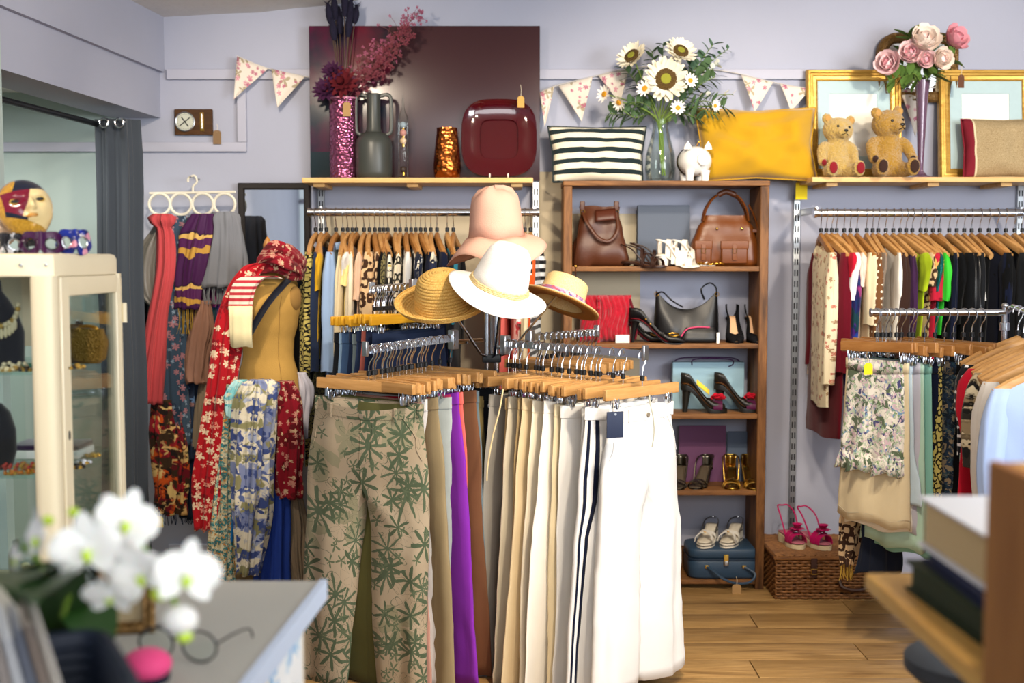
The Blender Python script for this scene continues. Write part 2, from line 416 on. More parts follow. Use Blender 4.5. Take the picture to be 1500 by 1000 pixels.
# ---------------------------------------------------------------- slotted uprights, shelves, chrome rails
slotm = plain('upright_slot_shadow', '#22242a', .7)
zinc = metal('zinc_plated_steel', '#aeb3b8', .42)
def upright(px, py0, py1, label, Y=YB, w=.03):
    a, b = at(px, py0, Y-.02), at(px, py1, Y-.02); h = a.z-b.z
    t = thing('shelf_upright', label, 'shelf upright', (a.x, Y-.011, b.z), 0)
    part('channel', MB().box((0, 0, h/2), (w, .02, h), .002), zinc, t)
    s = MB(); n = int(h/.05)
    for i in range(n):
        for dx in (-.006, .006): s.box((dx, -.0102, .02+i*.05), (.006, .002, .028))
    part('slots', s, slotm, t, kind='stuff')
upright(1168, 285, 800, 'slotted steel upright on the wall right of the wooden bookcase')
upright(785, 262, 640, 'slotted steel upright at the end of the dark red panel shelf', YB-.032)
upright(470, 272, 640, 'slotted steel upright behind the chrome rail of leopard print clothes')
upright(1496, 262, 640, 'slotted steel upright near the brown tweed cushion shelf')
pine = wood('pine_board', '#c9985a', '#e3bd7e', 'x', 4, .5, c3='#a8713a')
def wall_shelf(px0, px1, py, label, thick=.022, depth=.29, cl=()):
    Y = YB-depth; a, b = at(px0, py, Y), at(px1, py, Y)
    t = thing('wall_shelf', label, 'shelf', (a.x, Y, a.z-thick), 0)
    w = b.x-a.x
    part('board', MB().box((w/2, depth/2, thick/2), (w, depth-.004, thick), .002), pine, t)
    for c in cl:
        x = at(c, py, Y).x - a.x
        part('bracket', MB().box((x, depth/2+.01, -.008), (.05, depth-.05, .016), .002), pine, t)
    return a.z
SHELF_L = wall_shelf(442, 781, 260, 'left pine wall shelf under the dark red panel and vases', cl=(465, 603, 757))
SHELF_R = wall_shelf(1190, 1560, 259, 'right pine wall shelf under the gilt frames and teddy bears', cl=(1222, 1372, 1480))
def chrome_rail(px0, px1, py, Y, label, r=.0165, brackets=()):
    a, b = at(px0, py, Y), at(px1, py, Y)
    t = thing('clothes_rail', label, 'clothes rail', (a.x, Y, a.z), 0); w = b.x-a.x
    part('tube', MB().tube([(0, 0, 0), (w, 0, 0)], r, 16), chrome, t)
    part('end_cap', MB().tube([(-.012, 0, 0), (0, 0, 0)], r*1.25, 16), chrome, t)
    part('end_cap', MB().tube([(w, 0, 0), (w+.012, 0, 0)], r*1.25, 16), chrome, t)
    for px in brackets:
        x = at(px, py, Y).x - a.x
        part('bracket', MB().box((x, (YB-Y)/2-.01, .012), (.012, YB-Y-.03, .03), .002), steel, t)
    return a.z
RAILY = 5.2
RAIL_L = chrome_rail(455, 786, 311, RAILY, 'left chrome wall rail under the dark red panel shelf', brackets=(470, 782))
RAIL_R = chrome_rail(1196, 1545, 312, RAILY, 'right chrome wall rail under the teddy bear shelf', brackets=(1197, 1497))

# ---------------------------------------------------------------- bookcase
rustic = wood('reclaimed_brown_wood', '#4f2f16', '#936539', 'x', 5, .6, c3='#2e1a0c', ring=1.8)
rustic_v = wood('reclaimed_brown_wood_upright', '#4a2c15', '#8c5f36', 'z', 5, .6, c3='#2e1a0c', ring=1.8)
YC = 5.22
cl, cr = at(825, 500, YC).x, at(1124, 500, YC).x
ct, cb = at(900, 264.5, YC).z, 0
bc = thing('bookcase', 'rustic open wooden bookcase holding handbags and shoes against the back wall', 'bookcase', ((cl+cr)/2, YC, 0))
w = cr-cl; DB = .245
for s in (-1, 1):
    part('side_panel', MB().box((s*(w/2-.019), DB/2, ct/2-.012), (.038, DB, ct-.024), .003), rustic_v, bc)
part('top_board', MB().box((0, DB/2, ct-.011), (w+.004, DB+.004, .022), .003), rustic, bc)
SHZ = []
for py in (390, 503, 606.5, 718.5, 849):
    z = at(900, py, YC).z; SHZ.append(z)
    part('shelf', MB().box((0, DB/2+.002, z-.011), (w-.072, DB-.006, .022), .003), rustic, bc)
part('back_rail', MB().box((0, DB-.008, .09), (w-.07, .012, .10)), rustic, bc)
# ---------------------------------------------------------------- hangers
def hook_pts(z_end, r=.021):
    p = [(-r, 0, -.006)] + [(-r*cos(a), 0, r*sin(a)) for a in [pi*k/8 for k in range(9)]]
    return p + [(r*.8, 0, -.018), (r*.25, 0, -.034), (0, 0, -.05), (0, 0, z_end)]
_hook_a = mesh_of('hook', MB().tube(hook_pts(-.10), .0021, 6), chrome)
_bead = mesh_of('size_bead', MB().lathe([(.006, -.082), (.0085, -.080), (.0085, -.066), (.006, -.064)], 10), black_plastic)
def arm_pts():
    out = []
    for k in range(-10, 11):
        x = .205*k/10; u = abs(k)/10
        out.append((x, .022*u*u, -.104 - .082*u**1.3 + (.004 if k == 0 else 0)))
    return out
_arm_mb = MB().tube(arm_pts(), [.0085+.0035*min(1, (10-abs(k))/3+.35) for k in range(-10, 11)], 8, flat=1.5)
_arm_mesh = {}
def arm_mesh(m):
    if m.name not in _arm_mesh: _arm_mesh[m.name] = mesh_of('hanger_arm', _arm_mb, m)
    return _arm_mesh[m.name]
_bar_mb = MB().box((0, 0, -.116), (.40, .017, .036), .003)
_clip = MB()
_clip.box((0, 0, -.158), (.016, .014, .03), .002)
for s in (-1, 1):
    _clip.tube([(-.009, s*.009, -.130), (-.009, s*.011, -.146), (-.006, s*.006, -.172), (.006, s*.006, -.172), (.009, s*.011, -.146), (.009, s*.009, -.130)], .0016, 5)
    _clip.tube([(0, s*.006, -.132), (0, s*.003, -.144)], .0016, 5)
_clip_mesh = {}
def clip_mesh(sx, m):
    k = (sx, m.name)
    if k not in _clip_mesh:
        q = MB(); q.v = [(x+sx*.145, y, z) for x, y, z in _clip.v]; q.f = _clip.f
        _clip_mesh[k] = mesh_of('clip', q, m)
    return _clip_mesh[k]
_bar_mesh = {}
_pre = ('on', 'at', 'in', 'with', 'beside', 'between', 'among', 'left', 'right', 'hanging', 'hung', 'behind', 'under', 'near', 'tucked', 'squeezed', 'peeping', 'half', 'showing', 'directly', 'halfway', 'squeezed', 'closest', 'nearest', 'below')
def holding(hl, gl):
    w = gl.split(); n = 16-len(hl.split())-3
    if len(w) > n:
        k = max([i for i in range(3, n+1) if w[i] in _pre] or [n]); w = w[:k]
    return hl + ' holding the ' + ' '.join(w)
def hanger(kind, loc, rz, label, group, m=None):
    m = m or beech
    t = thing('clothes_hanger' if kind == 'wood' else 'clip_hanger', label, 'hanger', loc, rz, group)
    part('hook', _hook_a, None, t); part('size_bead', _bead, None, t)
    if kind == 'wood': part('hanger_arm', arm_mesh(m), None, t)
    else:
        if m.name not in _bar_mesh: _bar_mesh[m.name] = mesh_of('bar', _bar_mb, m)
        part('bar', _bar_mesh[m.name], None, t)
        for s in (-1, 1): part('clip', clip_mesh(s, chrome), None, t)
    return t

# ---------------------------------------------------------------- garments
def fold(x, z, seed, amp, k=1.0):
    return amp*(.55*sin(38*k*x+seed*1.7+2.1*z) + .35*sin(71*k*x+seed*3.1-3*z) + 1.1*nz(x*13*k, z*2.6, seed*5.3))
def wrink(x, z, seed, amp): return amp*nz(x*26, z*22, seed*2.1+9)
def trouser_rings(L, W_, hip, hem, th, rise, splay, seed, amp, sag=.012, knee=None):
    N = 40; up = []
    for k in range(9):
        f = k/8; w = lerp(W_, hip, sst(0, 1, f)); tt = lerp(.010, th, sst(0, .7, f)); r = []
        for i in range(N):
            a = 2*pi*i/N; x = w*cos(a); y = tt*sin(a); z = -rise*f
            if y < 0: z -= sag*(1-cos(a)**2)*(1-f)**2; y -= sag*1.2*(1-cos(a)**2)*(1-f)
            y += fold(x, z, seed, amp*(.25+.75*f)) + wrink(x, z, seed, amp*.5*f)
            r.append((x, y, z))
        up.append(r)
    legs = []
    for s in (1, -1):
        idx = [(30+i) % 40 for i in range(21)] if s > 0 else [(10+i) % 40 for i in range(21)]
        c0, c1 = up[-1][idx[-1]], up[-1][idx[0]]
        inner = [tuple(lerp(c0[q], c1[q], j/6) for q in range(3)) for j in range(1, 6)]
        st = [up[-1][i] for i in idx] + [(x, y, z-.012*(1-abs(j-2)/3)) for j, (x, y, z) in enumerate(inner)]
        rings = []
        K = 18; LL = L-rise
        for k in range(K+1):
            d = LL*k/K; f = k/K; b = sst(0, .16, d)
            hw = lerp(hip*.5, hem, f**.8) if knee is None else interp([(0, hip*.5), (.4, knee), (1, hem)], f)
            cx = s*(hip*.5+splay*f); tt = lerp(th, max(.012, th*.75), f); r = []
            for j in range(26):
                if j < 21: a = -pi/2 + pi*j/20
                else: a = pi/2 + pi*(j-20)/6
                X = cx + s*hw*cos(a)*(1.0 if j < 21 else 1.0); Y = s*tt*sin(a)
                Y += fold(X, -rise-d, seed, amp*(1+.5*f)) + wrink(X, -rise-d, seed, amp*.6)
                X += .35*amp*nz(d*7, seed, j*.2) + .006*sin(d*5+seed)
                P = st[j]
                r.append((lerp(P[0], X, b), lerp(P[1], Y, b), -rise-d+.004*sin(X*20+seed)*f))
            rings.append(r)
        legs.append((rings, idx))
    return up, legs
def trousers(name, label, cat, loc, rz, m, L=1.0, W_=.19, hip=.215, hem=.10, th=.03, rise=.26, splay=.02, amp=.006, seed=1, sag=.012,
             detail=False, band=None, stripe=None, knee=None, group=None, label_part=None):
    t = thing(name, label, cat, loc, rz, group)
    up, legs = trouser_rings(L, W_, hip, hem, th, rise, splay, seed, amp, sag, knee)
    mb = MB(); mb.loft(up, False, False)
    for rings, idx in legs: mb.loft(rings, False, False)
    o = part('legs' if False else 'body', mb, m, t, sharp=70)
    o.modifiers.new('weld', 'WELD').merge_threshold = .0004
    sd = o.modifiers.new('cloth_thickness', 'SOLIDIFY'); sd.thickness = .0022; sd.offset = -1
    bm_ = band or m
    # waistband: a raised band round the top edge
    b = MB(); rr = []
    for dz, g in ((.003, 1.0), (.004, 1.012), (-.018, 1.02), (-.036, 1.018), (-.037, 1.0)):
        f = min(1, max(0, -dz/rise)); k = min(7, int(f*8)); ff = f*8-k; r = []
        for i in range(40):
            p = [lerp(up[k][i][q], up[k+1][i][q], ff) for q in range(3)]
            off = .0022 if g > 1.0 else 0
            r.append((p[0]*(1+off*4), p[1]+(off if p[1] > 0 else -off), p[2]+(dz if dz > 0 else 0)))
        rr.append(r)
    part('waistband', b.loft(rr, False, False), bm_, t, sharp=50)
    if detail:
        # belt loops, button, fly seam, pocket openings
        for i in (22, 26, 34, 38, 6, 14):
            p, q = up[0][i], up[1][i]
            part('belt_loop', MB().box((p[0], p[1]+(.006 if p[1] > 0 else -.006), p[2]-.016), (.010, .005, .046), .001), bm_, t)
        x0 = up[0][30]; part('button', MB().lathe([(.0001, 0), (.008, 0), (.008, .003), (.0001, .003)], 14, M=Matrix.Translation((x0[0]+.002, x0[1]-.004, x0[2]-.016)) @ Matrix.Rotation(pi/2, 4, 'X')), mt('horn_button', plain, '#7d7364', .4), t)
        fly = [Vector(up[k][30])+Vector((.001, -.0012, 0)) for k in range(1, 9)]
        part('fly_seam', MB().tube(fly, .0014, 5), bm_, t)
        fl2 = [Vector(up[k][31 if k < 6 else 30])+Vector((.012 if k < 6 else .004, -.0016, 0)) for k in range(1, 8)]
        part('fly_stitching', MB().tube(fl2, .0009, 5), bm_, t)
        for c in ((35, 38), (25, 22)):
            pts = [Vector(up[k][c[0] + int(round((c[1]-c[0])*min(1, (k-1)/4)))]) + Vector((0, -.002, 0)) for k in range(1, 6)]
            part('pocket_edge', MB().tube(bez(pts, 4), .0016, 5), bm_, t)
    if stripe:
        for (leg, j0) in stripe[1]:
            rings, idx = legs[leg]; g = MB()
            allr = [up[k] for k in range(1, 9)]
            col = [(r[idx[j0]], r[idx[j0+1]]) for r in allr[:-1]] + [(r[j0], r[j0+1]) for r in rings]
            vs = []
            for a, c in col:
                A, B = Vector(a), Vector(c); n = Vector((A.x - (0 if leg == 0 else 0), A.y*6, 0)).normalized()*.0028
                mid = (A+B)/2; vs.append(A+n); vs.append(lerp(A, B, .8)+n)
            g.add(vs, [(2*i, 2*i+1, 2*i+3, 2*i+2) for i in range(len(col)-1)])
            part('side_stripe', g, stripe[0], t, mods=[('SOLIDIFY', dict(thickness=.0015, offset=0))])
    return t
def drape(path, wd, th, nf=5, amp=.3, seed=1, N=36, A=(1, 0, 0), B=(0, 1, 0), phase=1.0, cap=True, mb=None, hem=.0):
    """gathered hanging cloth: a closed bundle whose rim is folded nf times"""
    mb = mb or MB(); A, B = Vector(A), Vector(B); rings = []; n = len(path)
    for k, p in enumerate(path):
        f = k/(n-1); w = interp(wd, f) if isinstance(wd, list) else wd; t = interp(th, f) if isinstance(th, list) else th
        am = interp(amp, f) if isinstance(amp, list) else amp; r = []
        for i in range(N):
            a = 2*pi*i/N
            q = 1 + am*(.6*sin(nf*a+seed+phase*2.2*f) + .4*sin((2*nf+1)*a+seed*2.3-phase*1.7*f)) + am*.8*nz(cos(a)*1.7+seed, sin(a)*1.7, f*4*phase)
            r.append(Vector(p) + A*(w*cos(a)*q) + B*(t*sin(a)*q) + Vector((0, 0, hem*sin(nf*a+seed)*(f > .98))))
        rings.append(r)
    return mb.loft(rings, cap, cap)
def top_mb(L, w, th, flare, seed, amp, zsh=0.0, neck=.07, hemdip=.0):
    N = 44; K = 20; rings = []
    for k in range(K+1):
        s = k/K; s2 = s**1.15; r = []
        ww = lerp(w, w*flare, s) + .008*sin(6*s+seed)*s; tt = lerp(.007, th, sst(0, .18, s))*(1-.15*s)
        for i in range(N):
            a = 2*pi*i/N; c = cos(a); x = ww*abs(c)**.85*(1 if c >= 0 else -1); y = tt*sin(a)
            u = min(1, abs(x)/.205)
            zs = -.092 - .082*u**1.3 + zsh - (.075*max(0, 1-u/.72)**1.3 + (.03*max(0, 1-u/.6) if y < 0 else 0))*(1-s)**5*(1 if not zsh else 0)
            z = lerp(zs, -.10-L-hemdip*(1-abs(c)), s2) + (.006*sin(22*x+seed)*s)
            y += .022*u*u*(1-s) + fold(x, z, seed, amp*sst(0, .3, s)) + wrink(x, z, seed, amp*.7*sst(.05, .2, s))
            r.append((x, y, z))
        rings.append(r)
    return MB().loft(rings, True, True)
def sleeve_mb(side, L, w, seed, r0=.05, r1=.035, out=.02, th=.4, amp=.18):
    n = 12; path = []
    for k in range(n):
        f = k/(n-1); path.append((side*(w-.018 + out*sst(0, .6, f) + .006*sin(4*f+seed)), .018-.012*f, -.170 - L*f))
    return drape(path, [(0, r0*.55), (.15, r0), (1, r1)], [(0, r0*th*.5), (.2, r0*th), (1, r1*th*1.2)], 3, amp, seed, 22, hem=.003)
def top(label, cat, loc, rz, m, name='blouse', L=.6, w=.2, th=.013, flare=1.05, sleeve=None, seed=1, amp=.004, collar=None, slm=None, group=None, hemdip=0, strap=None, trim=None, buttons=None):
    t = thing(name, label, cat, loc, rz, group)
    zsh = -.10 if strap else 0
    part('body', top_mb(L, w*(.8 if strap else 1), th, flare*(1.15 if strap else 1), seed, amp, zsh, hemdip=hemdip), m, t, sharp=80)
    if sleeve:
        for s in (-1, 1):
            part('sleeve', sleeve_mb(s, sleeve, w, seed+s, th=.34 if th < .02 else .6), slm or m, t, sharp=80)
    if strap:
        for s in (-1, 1):
            part('strap', MB().tube([(s*.12, -.008, -.205), (s*.125, 0, -.12), (s*.125, .012, -.118), (s*.12, .02, -.205)], .006, 6, flat=.4), slm or m, t)
    if collar:
        pts = [(.075*cos(a), .012+.028*sin(a), -.135-.012*abs(cos(a))-(.05*(sin(a) < 0)*sin(a)**2)) for a in [2*pi*k/18 for k in range(19)]]
        part('collar', MB().tube(pts, .010, 7, flat=1.7), collar if collar is not True else m, t)
    if trim:
        part('piping', MB().tube([(w*.3, -.02, -.13), (w*.75, -.022, -.15)]+[(w*1.02, -.02+.006*k, -.17-.05*k) for k in range(1, 5)], .004, 6), trim, t)
    if buttons:
        for k in range(4): part('button', MB().ell((0, -th-.006, -.2-.09*k), (.006, .003, .006), 8, 5), buttons, t)
    return t
# ---------------------------------------------------------------- cloth colours and prints
olive = cloth('olive_brown_cord', '#5b4b2d', sc=300)
khaki = cloth('olive_khaki', '#7b6b42')
greysat = cloth('grey_satin', '#8f8a80', .45, weave=.1)
tan = cloth('tan_chino', '#b5996a')
stone = cloth('stone_cotton', '#c2b79f')
sand = cloth('sand_cotton', '#cdb892')
cream = cloth('cream_linen', '#e6dcc4', weave=.5)
white = cloth('white_cotton', '#dddcd9', .85, var=.03)
offwhite = cloth('off_white_cotton', '#e9e4d8', var=.05)
navy = cloth('navy_cotton', '#10162b')
black = cloth('black_cotton', '#0a0b0d', sheen=.04)
blackshine = plain('black_glossy_leatherette', '#0c0d10', .3, bmp=.15, bs=80)
charcoal = cloth('charcoal_wool', '#1b1d21')
burgundy = cloth('burgundy_velvet', '#5a0a1a', sheen=.12)
purple = cloth('purple_denim', '#7b2a9e')
pinkred = cloth('raspberry_cotton', '#c23a63')
coral = cloth('coral_cotton', '#e06c62')
dustypink = cloth('dusty_pink_cotton', '#b98878')
palegrey = cloth('pale_grey_denim', '#a9b0ad', var=.2, vs=14)
browncord = cloth('brown_cord', '#6e4a33')
lime = cloth('lime_green_jersey', '#a8bf1f')
green = cloth('bright_green_satin', '#33b52d', .45)
brown = cloth('dark_brown_suede', '#33201a', sheen=.12)
plum = cloth('plum_crepe', '#3b2140')
taupe = cloth('taupe_cotton', '#8b7a6a')
beige = cloth('beige_cotton', '#d3c3a0')
ltblue = cloth('light_blue_chambray', '#8fa9cf', var=.08)
mint = cloth('mint_cotton', '#a9c7b4', var=.06)
mintdeep = cloth('deep_mint_cotton', '#7fb3a6', var=.06)
red = cloth('red_jersey', '#b5162d')
greylilac = cloth('grey_lilac_cotton', '#b4b2bd')
def denim(name, c, v=.25): return cloth(name, c, .9, v, .6, vs=10, sc=350)
den_dark = denim('dark_blue_denim', '#1c2740'); den_mid = denim('mid_blue_denim', '#3a5275'); den_grey = denim('washed_grey_denim', '#6c7a80')
den_black = denim('black_denim', '#191b20'); den_light = denim('light_blue_denim', '#7f9bb8'); den_navy = denim('navy_denim', '#232f4a')
khaki_floral = printed('khaki_with_green_leaf_print', '#9f907a', [
    ('#857f66', 6, .62, 5, 1.0, 11, .5), ('#4e5a45', 8, .78, 9, 5, 1, .6), ('#3f4c3c', 7, .76, 5, 1.2, 5, .8, .02), ('#48543f', 10, .72, 7, 3.0, 8, .5), ('#3c4938', 12, .72, 6, 1.6, 13, .6, .025), ('#566049', 20, .5, 5, 3, 3, .4)], ground2='#96866f', gscale=4)
leo_brown = leopard('brown_leopard_print', '#c9ab84', '#3a2418', 22)
leo_black = leopard('black_and_cream_animal_print', '#e2d8c2', '#15140f', 26, .40)
leo_yellow = leopard('yellow_leopard_print', '#b3a45c', '#12120f', 46, .46)
snake_dark = leopard('dark_olive_snake_print', '#77704a', '#1a1a14', 48, .44)
dots_bw = dotted('black_with_white_dots', '#15161c', '#e8e8ea', 34, .2)
dots_brown = dotted('brown_with_cream_dots', '#6a4425', '#eadfc4', 36, .19)
floral_bw = printed('black_with_cream_flower_print', '#121214', [('#e5dfcf', 10, .6, 5, .6, 2, .8), ('#c9b45d', 16, .4, 6, 1, 7, .4)])
floral_cream = printed('cream_with_small_flower_print', '#ddd0b0', [('#9a7b5a', 30, .42, 5, .7, 2, .4), ('#b56a58', 34, .34, 5, .8, 4, .3)])
floral_multi = blotch('pastel_painted_flower_print', ['#cfccbd', '#9fb08c', '#b59fb8', '#e2ddd2', '#6f93b8', '#7f9c6c', '#d8d4c8', '#4a4a78', '#cfb4be', '#aebfa8', '#5a6a52', '#e6e1d6'], 30, dist=2.2, detail=4)
floral_dark = blotch('dark_teal_paisley_print', ['#16222e', '#2d4a58', '#5b5f58', '#1c2a3e', '#8c7b63', '#22344a'], 32, dist=2.5)
multi_jewel = blotch('purple_blue_abstract_print', ['#241a55', '#4a1f7a', '#1f3f9a', '#152a5a', '#8a2f6a', '#153c46'], 10)
sequin = plain('teal_sequin', '#0f5f62', .25, .5, bmp=.9, bs=260)
red_print = printed('red_with_gold_swirl_print', '#b01c33', [('#d9a05a', 12, .55, 3, 1.5, 2, .5), ('#7a0f1f', 16, .5, 5, 1, 6, .5)])
bw_stripe = striped('black_and_white_stripe', [(0, '#16161a'), (.5, '#e6e6e4')], 2, 28)
star_black = printed('black_with_white_star_print', '#101218', [('#c9cdd4', 11, .38, 5, .9, 3, .5)])
navy_white = blotch('navy_and_white_sleeve_print', ['#10182c', '#10182c', '#d9dad6', '#10182c', '#e4e4e0'], 16)
wave_bw = blotch('navy_and_cream_wave_print', ['#141a2e', '#e2dccb', '#141a2e', '#cfc6ae', '#1d2440'], 14, dist=3)
tan_animal = blotch('tan_black_abstract_print', ['#141414', '#8b7a5e', '#b8a888', '#c9bda0', '#2a2622'], 15, dist=2)

# ---------------------------------------------------------------- clothes on the two wall rails
RZ = pi/2
def rail_row(items, Y, Z, hgroup, hlabel, seed0, hm=beech):
    r = random.Random(seed0)
    for i, it in enumerate(items):
        px, m, label, kw = it
        x = at(px, 312, Y).x; kw = dict(kw); rz = -RZ + r.uniform(-.17, .17)
        # the hanger's local -x end points towards the shop
        loc = (x, Y, Z+.0165-.0205+.003)
        hanger('wood', loc, rz, holding(hlabel, label), hgroup, hm if r.random() < .75 else beech_dark)
        if m is None: continue
        kw.setdefault('L', r.uniform(.52, .64)); kw.setdefault('seed', seed0+i*1.37)
        cat = kw.pop('cat', 'blouse')
        top(label, cat, loc, rz, m, **kw)
LW = 'on the left chrome wall rail'
rail_row([
 (462, leo_yellow, 'long black and yellow leopard print dress at the far left of the left wall rail', dict(name='dress', cat='dress', L=.98, sleeve=.5, th=.02)),
 (470, cloth('mustard_jersey', '#c79a22'), 'mustard yellow top beside the leopard dress on the left wall rail', dict(sleeve=.16, name='top', cat='top')),
 (478, den_navy, 'navy denim jacket squeezed between mustard top and pale blue shirt', dict(sleeve=.5, name='jacket', cat='jacket')),
 (492, ltblue, 'light blue chambray shirt with long sleeves hanging on the left wall rail', dict(sleeve=.5, name='shirt', cat='shirt', L=.78, th=.024, collar=True)),
 (502, cloth('butter_cotton', '#e2cf8d'), 'butter yellow blouse directly right of the light blue chambray shirt', dict(sleeve=.14)),
 (509, beige, 'plain beige blouse hung beside the butter yellow blouse on the wall rail', dict(sleeve=.45)),
 (516, cream, 'cream linen blouse hung between plain beige and white tops', dict(sleeve=.45)),
 (522, white, 'white cotton top at the end of the pale tops on the left wall rail', dict(name='top', cat='top', sleeve=.1)),
 (533, cloth('blush_cotton', '#d6b59c'), 'blush pink blouse beside the brown leopard print tops', dict(sleeve=.2)),
 (541, leo_brown, 'brown leopard print blouse with large rosettes on the left wall rail', dict(sleeve=.45, th=.02)),
 (549, leo_brown, 'second brown leopard print blouse tucked behind the first one', dict(sleeve=.3, th=.018, seed=33)),
 (556, snake_dark, 'dark olive snake print top beside the leopard blouses', dict(name='top', cat='top', sleeve=.2)),
 (562, floral_bw, 'black blouse with cream and yellow flowers on the left wall rail', dict(sleeve=.4)),
 (568, black, 'plain black top right of the cream flowered black blouse', dict(name='top', cat='top', sleeve=.2)),
 (579, black, 'plain black cardigan left of the black and cream animal print top', dict(name='cardigan', cat='cardigan', sleeve=.5)),
 (586, leo_black, 'black and cream animal print top on the left wall rail', dict(name='top', cat='top', sleeve=.3, th=.018)),
 (595, white, 'white blouse hung among dark prints in the middle of the left wall rail', dict(sleeve=.2, th=.016)),
 (602, floral_bw, 'black blouse with cream flower print right of the white blouse', dict(sleeve=.3, seed=77)),
 (609, navy_white, 'navy top with bold white abstract print on the left wall rail', dict(name='top', cat='top', sleeve=.16, th=.018)),
 (616, black, 'black shirt between the navy abstract and navy wave prints', dict(name='shirt', cat='shirt', sleeve=.4)),
 (623, navy, 'plain navy blouse left of the navy wave print top', dict(sleeve=.3)),
 (631, wave_bw, 'navy and cream wave print top on the left wall rail', dict(name='top', cat='top', sleeve=.2, th=.018)),
 (640, navy, 'navy jacket at the right end of the hangers left of the pink hat', dict(name='jacket', cat='jacket', sleeve=.45, th=.02)),
 (655, cloth('teal_cotton', '#2c7f93'), 'teal blouse half hidden behind the pink floppy hat', dict(sleeve=.3)),
 (664, charcoal, 'charcoal cardigan half hidden behind the pink floppy hat', dict(name='cardigan', cat='cardigan', sleeve=.4)),
 (742, coral, 'coral top below the white hat at the right of the left wall rail', dict(name='top', cat='top', sleeve=.2, L=.66)),
 (752, printed('white_with_red_flower_print', '#e9e0d8', [('#cf4a55', 13, .55, 5, .6, 3, .8)]), 'white blouse with red flowers hung behind the white hat', dict(sleeve=.3, L=.66)),
 (761, cloth('orange_jersey', '#d9571c'), 'orange dress hung behind the white hat on the left wall rail', dict(name='dress', cat='dress', L=.8, sleeve=.2)),
 (769, beige, 'pale beige jacket near the right end of the left wall rail', dict(name='jacket', cat='jacket', sleeve=.45, L=.62)),
 (777, bw_stripe, 'black and white striped top at the right end of the left wall rail', dict(name='top', cat='top', sleeve=.22, th=.02, L=.6)),
], RAILY, RAIL_L, 'wooden hangers on the left wall rail', 'wooden hanger', 3)
rail_row([
 (1203, floral_cream, 'cream blouse with tiny flowers and long sleeves, first on the right wall rail', dict(sleeve=.55, L=.72, th=.026, collar=True)),
 (1211, burgundy, 'long burgundy velvet dress hanging second on the right wall rail', dict(name='dress', cat='dress', L=.86, th=.03, sleeve=.5)),
 (1219, multi_jewel, 'purple and blue abstract print blouse right of the burgundy dress', dict(sleeve=.4, th=.018, L=.68)),
 (1226, red, 'red blouse peeping out beside the purple abstract print', dict(sleeve=.1, L=.5)),
 (1237, white, 'bright white blouse on the right wall rail left of the beige tops', dict(sleeve=.2, th=.028, L=.62)),
 (1246, cloth('shell_pink_cotton', '#e3c3b4'), 'shell pink top hung directly right of the bright white blouse', dict(name='top', cat='top', sleeve=.14)),
 (1256, beige, 'plain beige blouse left of the brown polka dot blouse', dict(sleeve=.3, th=.02)),
 (1270, dots_brown, 'brown blouse with cream polka dots on the right wall rail', dict(sleeve=.4, th=.026)),
 (1279, taupe, 'taupe top between brown polka dots and dark brown jacket', dict(name='top', cat='top', sleeve=.14)),
 (1287, offwhite, 'off white blouse peeping out behind the brown polka dots', dict(sleeve=.4)),
 (1298, brown, 'dark brown suede jacket on the right wall rail', dict(name='jacket', cat='jacket', sleeve=.5, th=.026)),
 (1309, plum, 'dark plum cardigan left of the lime green top', dict(name='cardigan', cat='cardigan', sleeve=.45)),
 (1319, lime, 'lime green top on the right wall rail', dict(name='top', cat='top', sleeve=.16, th=.018)),
 (1328, leo_brown, 'tan leopard print top between lime green and red tops', dict(name='top', cat='top', sleeve=.14, seed=91)),
 (1337, red_print, 'red dress with gold swirls on the right wall rail', dict(name='dress', cat='dress', sleeve=.2, th=.02, L=.74)),
 (1349, green, 'bright green satin blouse on the right wall rail', dict(sleeve=.2, th=.018, L=.42)),
 (1357, sequin, 'teal sequinned top right of the bright green blouse', dict(name='top', cat='top', sleeve=.16, th=.018)),
 (1367, black, 'black top right of the teal sequins with a gold button row', dict(name='top', cat='top', sleeve=.3, buttons=gold)),
 (1377, navy, 'very dark navy blouse among the black clothes on the right wall rail', dict(sleeve=.4)),
 (1391, black, 'black velvet jacket hung right of the dark navy blouse', dict(name='jacket', cat='jacket', sleeve=.45, th=.022, seed=51)),
 (1402, blackshine, 'shiny black leather jacket among the black clothes on the wall rail', dict(name='jacket', cat='jacket', sleeve=.45, th=.022)),
 (1413, charcoal, 'charcoal wool cardigan right of the shiny black leather jacket', dict(name='cardigan', cat='cardigan', sleeve=.4)),
 (1424, black, 'black top with white piped neckline on the right wall rail', dict(name='top', cat='top', trim=white, th=.022, seed=61)),
 (1436, navy, 'dark navy dress right of the white piped black top', dict(name='dress', cat='dress', sleeve=.3, seed=66)),
 (1449, black, 'black wool coat near the right end of the right wall rail', dict(name='coat', cat='coat', sleeve=.5, th=.03, L=.8, seed=71)),
 (1461, blackshine, 'glossy black raincoat near the right end of the right wall rail', dict(name='coat', cat='coat', sleeve=.5, th=.022, seed=73)),
 (1474, charcoal, 'dark grey coat left of the pale pink blouse at the rail end', dict(name='coat', cat='coat', sleeve=.5, th=.03, seed=75)),
 (1487, cloth('pale_pink_cotton', '#e1bfc2'), 'pale pink blouse at the right end of the right wall rail', dict(sleeve=.3, th=.018)),
 (1498, den_mid, 'blue denim jacket at the right edge of the right wall rail', dict(name='jacket', cat='jacket', sleeve=.45, th=.02)),
], RAILY, RAIL_R, 'wooden hangers on the right wall rail', 'wooden hanger', 8)
